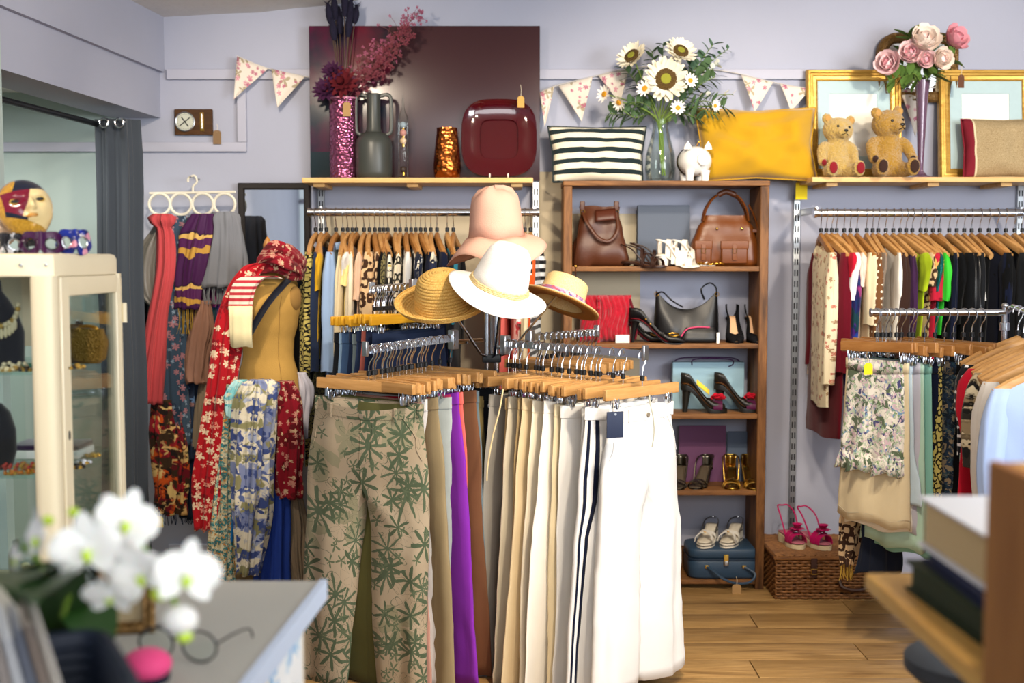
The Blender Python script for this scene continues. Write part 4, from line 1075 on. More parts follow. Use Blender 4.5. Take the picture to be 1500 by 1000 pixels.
t = thing('amphora_vase', 'dark grey ceramic vase with two tall handles on the left shelf', 'vase', on_shelf(548, 5.34))
part('body', MB().lathe([(.001, 0), (.068, 0), (.076, .006), (.081, .03), (.081, .15), (.076, .175), (.058, .198), (.036, .208), (.031, .225), (.030, .36), (.033, .374), (.028, .376), (.026, .36), (.026, .22), (.001, .20)], 44, cap0=False, cap1=False), greycer, t)
for s in (-1, 1):
    part('handle', MB().tube(bez([(s*.03, 0, .366), (s*.058, 0, .372), (s*.074, 0, .362), (s*.078, 0, .33), (s*.078, 0, .235), (s*.072, 0, .205), (s*.055, 0, .196)], 5), .0065, 8, flat=1.3), greycer, t)
clear = pane('clear_glass', (.93, .96, .95))
t = thing('galileo_thermometer', 'tall clear glass thermometer tube with floating bulbs on the left shelf', 'thermometer', on_shelf(591, 5.34))
part('tube', MB().lathe([(.022, .012), (.024, .02), (.024, .25), (.022, .275), (.010, .30), (.005, .32), (.002, .37), (.0005, .374)], 24, cap0=True, cap1=True), clear, t)
part('foot', MB().lathe([(.001, 0), (.027, 0), (.028, .006), (.022, .013), (.001, .013)], 24), clear, t)
for z, c in ((.045, '#3a2a22'), (.17, '#d8b48c'), (.205, '#c98a80'), (.24, '#9aa7b2')):
    part('floating_bulb', MB().ell((0, 0, z), (.015, .015, .015), 12, 8), plain('bulb_%s' % c[1:], c, .15), t)
    part('bulb_weight', MB().lathe([(.001, z-.026), (.005, z-.026), (.005, z-.014), (.001, z-.014)], 8), gold, t)
copper = hammered('hammered_copper', '#b8672f', .2, 55, .8)
t = thing('copper_vase', 'small hammered copper vase on the left shelf', 'vase', on_shelf(655, 5.34))
part('body', MB().lathe([(.001, 0), (.045, 0), (.056, .01), (.061, .045), (.060, .075), (.053, .14), (.045, .215), (.046, .226), (.042, .226), (.041, .21), (.05, .12), (.05, .03), (.001, .02)], 40, cap0=False, cap1=False), copper, t)
t = thing('glass_plate', 'dark red square glass plate standing on the left shelf', 'plate', on_shelf(731, 5.36), rot=(radians(-9), 0, 0))
redg = plain('dark_red_glass', '#43050e', .08, spec=.6, coat=.5)
def sq(r, n, k=48): # rounded square ring
    out = []
    for i in range(k):
        a = 2*pi*i/k; c, s_ = cos(a), sin(a); q = (abs(c)**n+abs(s_)**n)**(-1/n); out.append((r*q*c, r*q*s_))
    return out
def plring(r, n, y, e=1.0): return [(x, y, .186 + z*1.05) for x, z in [(p[0]*e, p[1]) for p in sq(r, n)]]
part('rim', MB().loft([plring(.085, 5, .0), plring(.12, 4, -.004), plring(.155, 3.4, -.016), plring(.166, 3.2, -.024), plring(.168, 3.2, -.022), plring(.158, 3.4, -.010), plring(.12, 4, .003), plring(.085, 5, .006)], False, False), redg, t)
part('well', MB().loft([plring(.0865, 5, -.001), plring(.083, 5, .012), plring(.04, 5, .013), plring(.001, 5, .013)], False, True), redg, t)
st = thing('plate_stand', 'small clear plate stand holding the dark red glass plate', 'stand', on_shelf(731, 5.355))
for s in (-1, 1): part('prong', MB().tube(bez([(s*.04, .06, .004), (s*.04, -.03, .005), (s*.04, -.062, .008), (s*.04, -.065, .022)], 4), .0035, 6), plain('stand_white', '#ddd8d0', .4) if s < 0 else bpy.data.materials['stand_white'], st)
part('crossbar', MB().tube([(-.04, .05, .004), (.04, .05, .004)], .003, 6), bpy.data.materials['stand_white'], st)
price_tag(763, 149, 5.335, 'gold card price tag on the dark red glass plate', m=plain('gold_card', '#c79a4a', .6), w=.03, h=.05)

# dried flowers in the mosaic vase
vt = on_shelf(504); vt.z += .30
darkplum = plain('dark_navy_dyed_grass', '#141127', .9, var=.2, vs=120, bmp=.8, bs=300)
stemm = plain('dry_stem', '#4a3a2c', .8); stemg = plain('green_stem', '#6b8238', .7)
for i, (px, py, h) in enumerate(((482, 28, 30), (490, 20, 34), (497, 38, 40), (505, 8, 46), (513, 25, 38), (521, 30, 26), (488, 52, 30), (511, 45, 34))):
    tip = at(px, py-10, 5.36+.02*(i % 3-1)) - vt; b0 = Vector((.01*(i % 3-1), .01*(i % 2), -.2))
    t = thing('dyed_grass_stem', 'dark navy dyed grass plume standing in the pink mosaic vase', 'dried flower', vt, 0, 'navy grass plumes in the mosaic vase')
    part('stem', MB().tube(bez([b0, b0*.0+Vector((tip.x*.2, 0, .05)), tip], 5), .0022, 5), stemm, t)
    L = h/ppm(5.36); d = (tip - Vector((tip.x*.2, 0, .05))).normalized()
    mb = MB(); pts = [tip + d*(L*(k/8-.55)) for k in range(9)]
    mb.tube(pts, [.004+.013*sin(pi*min(1, (k+.6)/8.6))**.8 for k in range(9)], 9)
    for q in range(26):
        f = rnd.random(); p = lerp(pts[0], pts[-1], f); a = rnd.uniform(0, 6.28); o = Vector((cos(a), sin(a), .8))*.022
        mb.tube([p, p+o], [.003, .0004], 4)
    part('plume', mb, darkplum, t)
blossom = plain('rose_blossom', '#8f4660', .7, var=.35, vs=40)
def branch(label, pts, n, spread, seed, m, sz=.014):
    r = random.Random(seed); cur = bez([Vector(p)-vt for p in pts], 10)
    t = thing('blossom_branch', label, 'dried flower', vt)
    part('stem', MB().tube(cur, [.0028*(1-.7*i/len(cur)) for i in range(len(cur))], 6), plain('blossom_twig', '#6a3a3a', .8) if 'blossom_twig' not in bpy.data.materials else bpy.data.materials['blossom_twig'], t)
    tw = MB(); bl = MB()
    for i in range(n):
        f = .25+.75*r.random()**.8; p = cur[int(f*(len(cur)-1))]; o = Vector((r.gauss(0, 1), r.gauss(0, .6), r.gauss(0, 1)))*spread*(1.1-.5*f)
        q = p+o; tw.tube([p, (p+q)/2+Vector((0, 0, .01)), q], .0008, 3)
        for k in range(6):
            a = 2*pi*k/6+r.random(); d = Vector((cos(a), r.uniform(-.7, .4), sin(a))); e = q+d*sz*r.uniform(.7, 1.3)
            w = Vector((-sin(a), 0, cos(a)))*sz*.28
            mid = (q*.45+e*.55); bl.add([q, mid+w, e, mid-w], [(0, 1, 2, 3)])
    part('twigs', tw, bpy.data.materials['blossom_twig'], t, kind='stuff')
    part('blossoms', bl, m, t, kind='stuff', sharp=0, fix=False)
branch('pink blossom branch leaning right out of the mosaic vase', [at(505, 150, 5.37), at(530, 105, 5.36), at(565, 70, 5.34), at(612, 20, 5.32)], 170, .036, 4, blossom, .008)
branch('shorter pink blossom branch below the long one in the mosaic vase', [at(507, 150, 5.35), at(528, 118, 5.33), at(555, 95, 5.32), at(602, 45, 5.3)], 110, .032, 5, plain('deep_rose_blossom', '#642430', .7, var=.25, vs=40))
def petal_mb(L, w, cup=.25, tipw=.3, n=6):
    def fn(u, v):
        x = (u-.5)*2; ww = w*(sin(pi*min(.999, .12+.80*v))**.8)*(1 if v < .9 else 1)
        return (x*ww, L*v, cup*L*(v*v*.6) - .25*w*(1-x*x)*sin(pi*v) )
    return MB().grid(fn, 6, n+2)
def bloom(name, label, cat, c, normal, R, m, rings, centre=None, stem=None, group=None, stem_m=None, petname='petal', cr=.35):
    """flower facing `normal`: rings = [(count, length factor, width factor, tilt)]"""
    t = thing(name, label, cat, c, 0, group)
    N_ = Vector(normal).normalized(); Q = N_.to_track_quat('Z', 'Y').to_matrix().to_4x4()
    if centre: part('flower_centre', MB().lathe([(.001, R*.20), (R*cr*.5, R*.25), (R*cr*.9, R*.20), (R*cr, R*.08), (.001, -R*.05)], 20, M=Q), centre, t)
    for ri, (cnt, lf, wf, tilt) in enumerate(rings):
        key = (m.name, round(R, 3), ri)
        me = MAT.get(key)
        if me is None: me = MAT[key] = mesh_of(petname, petal_mb(R*lf, R*wf), m, 0, fix=False)
        for k in range(cnt):
            a = 2*pi*(k+.5*(ri % 2))/cnt + rnd.uniform(-.08, .08)
            o = part(petname, me, None, t); o.matrix_local = Q @ Matrix.Rotation(a, 4, 'Z') @ Matrix.Rotation(tilt+rnd.uniform(-.12, .12), 4, 'X') @ Matrix.Translation((0, R*.05, 0))
    if stem:
        pts = [Vector((0, 0, 0)) - N_*R*.1] + [Vector(p)-Vector(c) for p in stem]
        part('stem', MB().tube(bez(pts, 5), .003, 6), stem_m or stemg, t)
    return t
dahl = plain('dark_red_dahlia_petal', '#5a0d18', .8, var=.2); dahl2 = plain('dark_purple_dahlia_petal', '#3a0f35', .8, var=.2)
for px, py, r_, m, lb in ((500, 122, .075, dahl, 'dark red dahlia in front on the mosaic vase'), (477, 132, .06, dahl2, 'dark purple dahlia leaning left at the mosaic vase'), (487, 105, .05, dahl2, 'small purple dahlia behind the dark red one in the mosaic vase')):
    c = at(px, py, 5.30)
    bloom('dahlia', lb, 'flower', c, (-.1+.004*(px-500), -1, .35), r_, m, [(14, .95, .16, .05), (12, .75, .15, .5), (9, .5, .14, .95)], stem=[vt+Vector((0, 0, -.1))], stem_m=stemm)

# ---------------------------------------------------------------- cushions
def cushion_mb(w, h, d, seed=1, crump=.01, taper=0, n=26, pinch=.06):
    def side(s):
        def fn(u, v):
            x, z = 2*u-1, 2*v-1
            bul = (max(0, 1-abs(x)**2.6)*max(0, 1-abs(z)**2.6))**.55
            px = w/2*x*(1+taper*z) * (1-pinch*(1-abs(z))*(abs(x)**3)); pz = h/2*z*(1-pinch*(1-abs(x))*(abs(z)**3))
            y = s*(d/2*bul + crump*bul*nz(x*2.4+seed, z*2.4, seed+s))
            return (px, y, pz + h/2)
        return fn
    m = MB(); m.grid(side(-1), n, n); m.grid(side(1), n, n); return m
def cushion(label, c, rot, w, h, d, m, seed=1, piping=None, taper=0, crump=.02, name='cushion', pinch=.06):
    t = thing(name, label, 'cushion', c, rot=rot)
    part('cover', cushion_mb(w, h, d, seed, crump, taper, pinch=pinch), m, t, sharp=0, mods=[('WELD', dict(merge_threshold=.0008))])
    q = [(w/2*x*(1+taper*z)*(1-pinch*(1-abs(z))*abs(x)**3), 0, h/2*z*(1-pinch*(1-abs(x))*abs(z)**3) + h/2) for x, z in
         [(-1+2*k/14, -1) for k in range(14)] + [(1, -1+2*k/10) for k in range(10)] + [(1-2*k/14, 1) for k in range(14)] + [(-1, 1-2*k/10) for k in range(11)]]
    part('seam', MB().tube(q, .004, 6), piping or m, t); return t
knit = striped('cream_black_knit_stripes', [(0, '#1d2a2c'), (.44, '#e3dcc4')], 2, 21.5, .95, wob=.012)
cushion('cream and black striped knitted cushion on top of the bookcase', (at(876, 262, 5.33).x, 5.33, ct), (radians(-12), 0, radians(2)), .42, .255, .12, knit, 3, taper=.05, piping=plain('black_knit_edge', '#1d2a2c', .95))
mustard = cloth('mustard_velvet', '#b98d16', .8, .08, .2, sheen=.35)
cushion('large mustard yellow velvet cushion on top of the bookcase', (at(1108, 266, 5.32).x, 5.32, ct+.004), (radians(-12), radians(0), radians(-3)), .535, .335, .15, mustard, 8, crump=.045, pinch=.10)
def tweed(n):
    m, nt, b = base(n, .95, 0, .1)
    x = NN(nt, 'SeparateXYZ', i0=objco(nt)); ch = NN(nt, 'TexNoise', Vector=objco(nt), Scale=260, Detail=2)
    tw = mix(nt, ch.outputs[0], '#6b5535', '#c9b48c')
    a = mth(nt, 'ABSOLUTE', x.outputs[0])
    c = mix(nt, mth(nt, 'GREATER_THAN', a, .135), tw, '#7c2430')
    c = mix(nt, mth(nt, 'MULTIPLY', mth(nt, 'GREATER_THAN', a, .130), mth(nt, 'LESS_THAN', a, .137)), c, '#d9c9a6')
    setc(nt, b, c); bump(nt, b, ch.outputs[0], .5, .002); return m
cushion('brown tweed cushion with dark red ends at the right end of the shelf', (at(1472, 258, 5.3).x, 5.3, SHELF_R), (radians(-12), 0, radians(-2)), .36, .27, .12, tweed('tweed_and_red_cloth'), 5, crump=.02)

# ---------------------------------------------------------------- sunflower vase and piggy bank
VX = at(967, 258, 5.33).x; VB = Vector((VX, 5.33, ct))
t = thing('glass_vase', 'clear pear shaped glass vase of sunflowers on top of the bookcase', 'vase', VB)
part('bowl', MB().lathe([(.001, .006), (.05, .0), (.060, .01), (.068, .06), (.064, .12), (.045, .19), (.034, .24), (.038, .275), (.0355, .275), (.0315, .24), (.042, .19), (.061, .12), (.064, .06), (.055, .014), (.001, .010)], 40, cap0=False, cap1=False), clear, t)
part('base', MB().lathe([(.001, -.0), (.05, 0), (.052, .004), (.001, .0055)], 32), clear, t)
neck = VB + Vector((0, 0, .25)); foot_ = VB + Vector((.01, 0, .03))
sunp = plain('cream_sunflower_petal', '#e9e2cc', .7, var=.06, vs=30); sunc = hammered('sunflower_seed_centre', '#5a4420', .9, 160, .8, 0)
for px, py, r_, nrm, lb in ((975, 117, 30, (-.05, -1, .1), 'large cream sunflower facing the shop in the glass vase'), (927, 84, 22, (-.6, -.75, .6), 'cream sunflower tilted up to the left in the glass vase'), (996, 77, 22, (.25, -.8, .6), 'cream sunflower tilted up at the top of the glass vase')):
    c = at(px, py, 5.27); R_ = 1.12*r_/ppm(5.27)
    bloom('sunflower', lb, 'flower', c, nrm, R_, sunp, [(20, .95, .15, .12), (18, .85, .14, .30)], sunc, [lerp(c, neck, .5)+Vector((0, .05, .02)), neck+Vector((rnd.uniform(-.012, .012), rnd.uniform(-.01, .01), 0)), foot_+Vector((rnd.uniform(-.02, .02), 0, 0))], cr=.52)
    N_ = Vector(nrm).normalized(); part('green_disc', MB().lathe([(.001, R_*.26), (R_*.2, R_*.265), (R_*.25, R_*.22)], 16, M=N_.to_track_quat('Z', 'Y').to_matrix().to_4x4()), mt('sunflower_green_disc', plain, '#8a8a2c', .9, bmp=.8, bs=200), bpy.data.objects[[o.name for o in bpy.data.objects if o.name.startswith('sunflower') and o.type == 'EMPTY'][-1]])
dsy = plain('white_daisy_petal', '#f2efe6', .7); dsc = plain('daisy_yellow_centre', '#c98f1e', .8)
for px, py, r_, nrm, lb in ((993, 158, 11, (0, -1, .1), 'small white daisy low at the front of the bouquet'), (1011, 118, 11, (.3, -1, .2), 'small white daisy right of the large sunflower'), (886, 138, 13, (-.7, -.6, .1), 'white daisy drooping at the left end of the bouquet'), (907, 150, 12, (-.6, -.5, -.4), 'white daisy hanging below at the left of the bouquet'), (945, 130, 13, (-.5, -.8, .3), 'cream flower half open left of the large sunflower'), (1047, 155, 9, (.6, -.8, 0), 'white daisy low at the right of the bouquet')):
    c = at(px, py, 5.25)
    bloom('daisy', lb, 'flower', c, nrm, r_/ppm(5.25), dsy, [(13, 1, .16, .15)], dsc, [lerp(c, neck, .5)+Vector((0, .04, .035)), neck, foot_], cr=.34)
eug = plain('eucalyptus_leaf', '#4d6b52', .7, var=.2); fern = plain('fern_green', '#4f6a45', .75, var=.25, vs=30); paleb = plain('pale_blossom', '#dfe0d4', .8)
def leaf_mb(L, w, bend=.2):
    return MB().grid(lambda u, v: ((u-.5)*2*w*sin(pi*min(.97, max(.03, v)))**.7, L*v, -bend*L*v*v + .15*w*abs(u-.5)*2), 4, 6)
_leafc = {}
def sprig(label, pts, n, L, w, m, name='leafy_sprig', cat='foliage', seed=1, both=True, vary=.3):
    r = random.Random(seed); o0 = Vector(pts[0]); cur = bez([Vector(p)-o0 for p in pts], 8)
    t = thing(name, label, cat, o0)
    part('stem', MB().tube(cur, .0018, 5), stemg, t)
    k_ = (m.name, L, w)
    if k_ not in _leafc: _leafc[k_] = mesh_of('leaf', leaf_mb(L, w), m, 0, fix=False)
    if cat == 'foliage' and m is not paleb: n = int(n*1.5)
    for i in range(n):
        f = .3+.7*i/(n-1) if n > 1 else 1; p = cur[int(f*(len(cur)-1))]; d = (cur[-1]-cur[0]).normalized()
        a = (1 if i % 2 else -1)*r.uniform(.5, 1.3); dd = Vector((d.x*cos(a)-d.z*sin(a), r.uniform(-.7, .3), d.x*sin(a)+d.z*cos(a)))
        o = part('leaf', _leafc[k_], None, t); q = dd.to_track_quat('Y', 'Z')
        o.rotation_mode = 'QUATERNION'; o.rotation_quaternion = q; o.location = p; s_ = 1.25+r.uniform(-vary, vary); o.scale = (s_, s_, s_)
    return t
Yb = 5.36
for lb, pts, n, L, w, m, sd in (
 ('round leaved eucalyptus sprig rising at the right of the bouquet', [neck, at(1000, 130, Yb), at(1022, 95, Yb-.03), at(1044, 66, Yb-.05)], 14, .034, .013, eug, 1),
 ('eucalyptus sprig at the top middle of the bouquet', [neck, at(968, 120, Yb), at(970, 85, Yb), at(972, 62, Yb-.03)], 9, .034, .014, eug, 2),
 ('dark green leafy sprig spreading left low in the bouquet', [neck, at(945, 165, Yb), at(915, 168, Yb-.03), at(893, 166, Yb-.05)], 16, .045, .010, fern, 3),
 ('dark green leafy sprig at the left of the large sunflower', [neck, at(950, 150, Yb), at(930, 118, Yb), at(915, 100, Yb)], 14, .045, .012, fern, 4),
 ('green leafy sprig between the two upper sunflowers', [neck, at(960, 130, Yb), at(957, 95, Yb), at(955, 75, Yb)], 14, .036, .011, fern, 5),
 ('feathery green sprig right of the large sunflower', [neck, at(1000, 150, Yb), at(1025, 125, Yb-.04), at(1048, 112, Yb-.06)], 22, .042, .007, fern, 6),
 ('feathery green sprig drooping at the right of the bouquet', [neck, at(1003, 160, Yb), at(1030, 148, Yb-.06), at(1062, 158, Yb-.10)], 22, .042, .007, fern, 7),
 ('green sprig low between vase neck and daisy', [neck, at(985, 165, Yb), at(1008, 168, Yb-.06), at(1026, 176, Yb-.08)], 16, .04, .009, fern, 8),
 ('green sprig under the large sunflower on the left', [neck, at(955, 160, Yb), at(938, 150, Yb-.06), at(922, 152, Yb-.08)], 14, .038, .009, fern, 9),
 ('thin eucalyptus sprig at the far upper right of the bouquet', [neck, at(1010, 125, Yb), at(1040, 92, Yb), at(1066, 72, Yb)], 12, .02, .008, eug, 10),
 ('broad green sprig behind the right daisy of the bouquet', [neck, at(1000, 140, Yb), at(1018, 118, Yb-.02), at(1035, 100, Yb-.02)], 16, .04, .013, fern, 13),
 ('green sprig standing behind the large sunflower on the right', [neck, at(990, 135, Yb), at(1008, 105, Yb), at(1015, 80, Yb)], 14, .04, .013, eug, 14),
 ('feathery green sprig lowest at the right above the mustard cushion', [neck, at(1000, 168, Yb), at(1025, 160, Yb-.07), at(1050, 168, Yb-.11)], 18, .038, .007, fern, 15),
 ('green sprig below the left daisies of the bouquet', [neck, at(950, 168, Yb), at(930, 172, Yb-.05), at(910, 160, Yb-.07)], 14, .036, .010, fern, 16),
 ('pale blossom sprig at the right of the bouquet', [neck, at(1012, 130, Yb), at(1040, 105, Yb-.03), at(1052, 92, Yb-.03)], 14, .018, .008, paleb, 11),
 ('pale blossom sprig low at the right beside the mustard cushion', [neck, at(1012, 150, Yb), at(1045, 140, Yb-.08), at(1074, 138, Yb-.10)], 12, .02, .008, paleb, 12)):
    sprig(lb, pts, n, L, w, m, seed=sd)
wporc = plain('white_glazed_pottery', '#eeece6', .18, spec=.5, coat=.4)
P = Vector((at(1019, 262, 5.26).x, 5.26, ct))
t = thing('piggy_bank', 'small white pottery piggy bank on top of the bookcase', 'piggy bank', P, radians(6))
part('body', MB().ell((0, .02, .088), (.073, .085, .066), 30, 18), wporc, t)
part('snout', MB().lathe([(.026, 0), (.028, .01), (.027, .022), (.022, .026), (.001, .026)], 24, M=Matrix.Translation((.016, -.055, .09)) @ Matrix.Rotation(pi/2, 4, 'X')), wporc, t)
for s in (-1, 1):
    part('ear', MB().loft([[(s*.045+.018*cos(a)*q, -.035+.007*sin(a), .135+dz) for a in [2*pi*k/10 for k in range(10)]] for q, dz in ((1, 0), (.85, .015), (.1, .034))]), wporc, t)
    for y in (-.03, .07): part('leg', MB().lathe([(.016, 0), (.017, .02), (.022, .045)], 14, c=(s*.034, y, 0)), wporc, t)
part('coin_band', MB().lathe([(.0715, 0), (.0745, .006), (.0735, .02), (.070, .024)], 30, M=Matrix.Translation((0, .035, .088)) @ Matrix.Rotation(-pi/2, 4, 'X') @ Matrix.Scale(.93, 4, (0, 1, 0)), cap0=False, cap1=False), plain('black_yellow_glaze', '#3a2f12', .25), t)
part('tag_cord', MB().tube(bez([(.0, -.01, .15), (.008, -.012, .168), (.018, -.014, .17)], 4), .0025, 6), gold, t)
tagm = plain('yellow_paper', '#f2d417', .7)
solo('paper_sign', MB().box((0, 0, 0), (.052, .002, .075), .0006), tagm, 'small blank yellow paper hanging at the steel upright under the mustard cushion', 'paper', at(1174, 280, 5.44), radians(-4))

# ---------------------------------------------------------------- frames, mirror, teddies, peonies on the right shelf
gilt = wood('gilt_wood', '#a8782c', '#dcb45c', 'x', 8, .35); gilt.node_tree.nodes['Principled BSDF'].inputs['Metallic'].default_value = .55
matb = cloth('pale_blue_mount', '#b3c9cc', .95, .06, .3, vs=30); paper = plain('blank_cream_paper', '#efece2', .9)
def moulding(w, h, prof):
    """mitred frame: prof = [(inset, y)] swept round the rectangle w x h standing on z=0"""
    rings = []
    for (i, y) in prof: rings.append([(-w/2+i, y, i), (w/2-i, y, i), (w/2-i, y, h-i), (-w/2+i, y, h-i)])
    return MB().loft(rings, False, False)
def frame(label, px, w, h, Y, tilt):
    t = thing('picture_frame', label, 'picture frame', (at(px, 258, Y).x, Y, SHELF_R), rot=(radians(tilt), 0, 0))
    part('moulding', moulding(w, h, [(.0, .02), (0, -.006), (.006, -.016), (.014, -.016), (.018, -.009), (.026, -.009), (.030, -.004), (.042, -.001), (.046, -.004), (.05, -.001), (.05, .01)]), gilt, t, sharp=25)
    part('mount', moulding(w, h, [(.048, .004), (.105, .004), (.107, .007)]), matb, t)
    part('blank_paper', MB().box((0, .009, h/2), (w-.19, .003, h-.19)), paper, t)
    part('backing', MB().box((0, .015, h/2), (w-.01, .006, h-.01)), kraft, t); return t
frame('gilt picture frame with pale blue mount behind the teddy bears', 1252, .425, .497, 5.40, -6)
frame('gilt picture frame with pale blue mount behind the tweed cushion', 1446, .425, .497, 5.40, -6)
price_tag(1408, 119, 5.30, 'brown price tag hanging on the right gilt frame', m=plain('brown_card', '#5e3a26', .8), w=.026, h=.058)
mirror_m = plain('mirror_glass', '#e6eaea', .02, 1.0)
oldgold = hammered('carved_old_gold', '#7a5c33', .5, 90, .7, .4)
Ym = 5.465; xa, za = xz(1285, 48, Ym); xb, zb_ = xz(1402, 150, Ym); w, h = xb-xa, za-zb_
t = thing('antique_mirror', 'antique round cornered gold mirror on the wall behind the peonies', 'mirror', ((xa+xb)/2, Ym, zb_))
def arch(i, y, k=10, R_=.09):
    pts = [(-w/2+i, y, i), (w/2-i, y, i)]; r_ = max(.01, R_-i)
    for c, a0 in (((w/2-R_, h-R_), 0), ((-w/2+R_, h-R_), pi/2)):
        pts += [(c[0]+r_*cos(a0+pi/2*q/k), y, c[1]+r_*sin(a0+pi/2*q/k)) for q in range(k+1)]
    return pts
part('carved_frame', MB().loft([arch(0, .02), arch(.0, -.008), arch(.008, -.018), arch(.02, -.012), arch(.034, -.016), arch(.04, -.022), arch(.046, -.014), arch(.05, 0)], False, False), oldgold, t, sharp=25)
part('mirror_glass', MB().loft([arch(.046, -.004), arch(.046, .0)]), mirror_m, t)

furm = {}
def fur(n, col):
    m, nt, b = base(n, .95, 0, .1, sheen=.5)
    a = NN(nt, 'TexNoise', Vector=objco(nt), Scale=60, Detail=5, Roughness=.7)
    c = C(col)[:3]; setc(nt, b, mix(nt, a.outputs[0], [q*.72 for q in c], [min(1, q*1.2) for q in c]))
    f = NN(nt, 'TexNoise', Vector=objco(nt), Scale=240, Detail=4, Distortion=1); bump(nt, b, f.outputs[0], 1.0, .006); return m
furtex = bpy.data.textures.new('plush_tufts', 'CLOUDS'); furtex.noise_scale = .006; furtex.noise_depth = 2
def bear(label, px, Y, s, furmat, padmat, head_t, arms, rz=0, lean=0):
    t = thing('teddy_bear', label, 'teddy bear', (at(px, 258, Y).x, Y, SHELF_R), rz)
    Hm = Matrix.Translation((0, -.02, .565)) @ Euler(head_t).to_matrix().to_4x4() @ Matrix.Diagonal((1.14, 1.12, 1.06, 1)) @ Matrix.Translation((0, 0, -.60))
    m = MB()
    m.ell((0, 0, .29), (.185, .155, .28), 24, 16); m.ell((0, -.04, .2), (.19, .16, .18), 24, 16)
    m.ell((0, -.01, .745), (.205, .175, .175), 24, 16, Hm); m.ell((0, -.165, .695), (.095, .085, .075), 18, 12, Hm); m.ell((0, -.02, .56), (.13, .12, .10), 16, 10); m.ell((0, -.0, .46), (.185, .135, .12), 18, 12)
    for q in (-1, 1):
        m.ell((q*.17, .0, .895), (.07, .045, .075), 14, 10, Hm)
        a = arms[(q+1)//2]; m.tube(bez([(q*.15, -.01, .50), (q*.24, -.05, .42), a], 5), [.07, .075, .078, .08, .08, .078, .075, .07, .068, .066, .06][:11], 14)
        m.ell(a, (.068, .068, .075), 14, 10)
        m.tube([(q*.10, -.04, .10), (q*.16, -.16, .10), (q*.205, -.33, .10)], [.11, .105, .085], 16)
        m.ell((q*.21, -.37, .125), (.095, .06, .125), 16, 12)
    m.v = [(x*s, y*s, z*s) for x, y, z in m.v]
    part('plush_body', m, furmat, t, sharp=0, fix=False, mods=[('REMESH', dict(mode='VOXEL', voxel_size=.018*s)), ('SMOOTH', dict(factor=.6, iterations=7)), ('DISPLACE', dict(texture=furtex, strength=.010*s*3.0, mid_level=.5))])
    for q in (-1, 1):
        part('foot_pad', MB().ell((q*.212*s, -.425*s, .128*s), (.062*s, .014*s, .088*s), 18, 8), padmat, t)
        a = Vector(arms[(q+1)//2])*s
        part('paw_pad', MB().ell(a + Vector((-q*.01, -.055, -.02))*s, (.042*s, .022*s, .05*s), 14, 8), padmat, t)
    eye = mt('bear_eye', plain, '#150f0b', .1, coat=.5)
    for q in (-1, 1): part('eye', MB().ell((q*.085*s, -.163*s, .78*s), (.021*s, .014*s, .021*s), 12, 8, Matrix.Scale(1, 4)) if False else MB().ell(Hm @ Vector((q*.08, -.165, .775))*s, (.021*s, .016*s, .021*s), 12, 8), eye, t)
    part('nose', MB().ell((Hm @ Vector((0, -.245, .715)))*s, (.036*s, .018*s, .022*s), 12, 8), eye, t)
    part('mouth', MB().tube([(Hm @ Vector(p))*s for p in ((-.045, -.228, .655), (-.015, -.246, .668), (0, -.25, .69), (.015, -.246, .668), (.045, -.228, .655))], .006*s, 5), eye, t)
    for q in (-1, 1): part('inner_ear', MB().ell((Hm @ Vector((q*.17, -.038, .893)))*s, (.045*s, .012*s, .05*s), 12, 6), mt('inner_ear_felt', cloth, '#b58a4e'), t)
    return t
bear('smaller pale gold teddy bear with red paw pads on the right shelf', 1224, 5.29, .29, fur('pale_gold_plush', '#c2a052'), mt('red_pad_felt', cloth, '#7d1620', sheen=.4), (0, radians(4), radians(4)), ((-.27, -.13, .24), (.24, -.15, .2)), radians(8))
bear('larger golden teddy bear with brown paw pads on the right shelf', 1299, 5.28, .325, fur('golden_plush', '#b08428'), mt('brown_pad_felt', cloth, '#33201a', sheen=.4), (0, radians(-6), radians(22)), ((-.24, -.13, .26), (.30, -.12, .26)), radians(4))
amet = plain('amethyst_glass', '#8d6a86', .06, spec=.6, trans=.55)
P = Vector((at(1348, 258, 5.33).x, 5.33, SHELF_R))
t = thing('trumpet_vase', 'tall slender amethyst glass vase of peonies between the gilt frames', 'vase', P)
part('body', MB().lathe([(.018, .015), (.012, .04), (.014, .10), (.019, .22), (.026, .36), (.034, .43), (.031, .43), (.023, .36), (.016, .22), (.010, .10), (.001, .06)], 30, cap0=False), amet, t)
part('foot', MB().lathe([(.001, 0), (.062, 0), (.060, .006), (.03, .014), (.016, .03), (.001, .03)], 30), amet, t)
top_ = P + Vector((0, 0, .42))
pp1 = plain('pink_peony_petal', '#efd0d0', .7, var=.1, vs=30); pp2 = plain('cream_peony_petal', '#f0e0d4', .7, var=.06, vs=30); pp3 = plain('deep_pink_peony_petal', '#dc9aa6', .7, var=.12, vs=30)
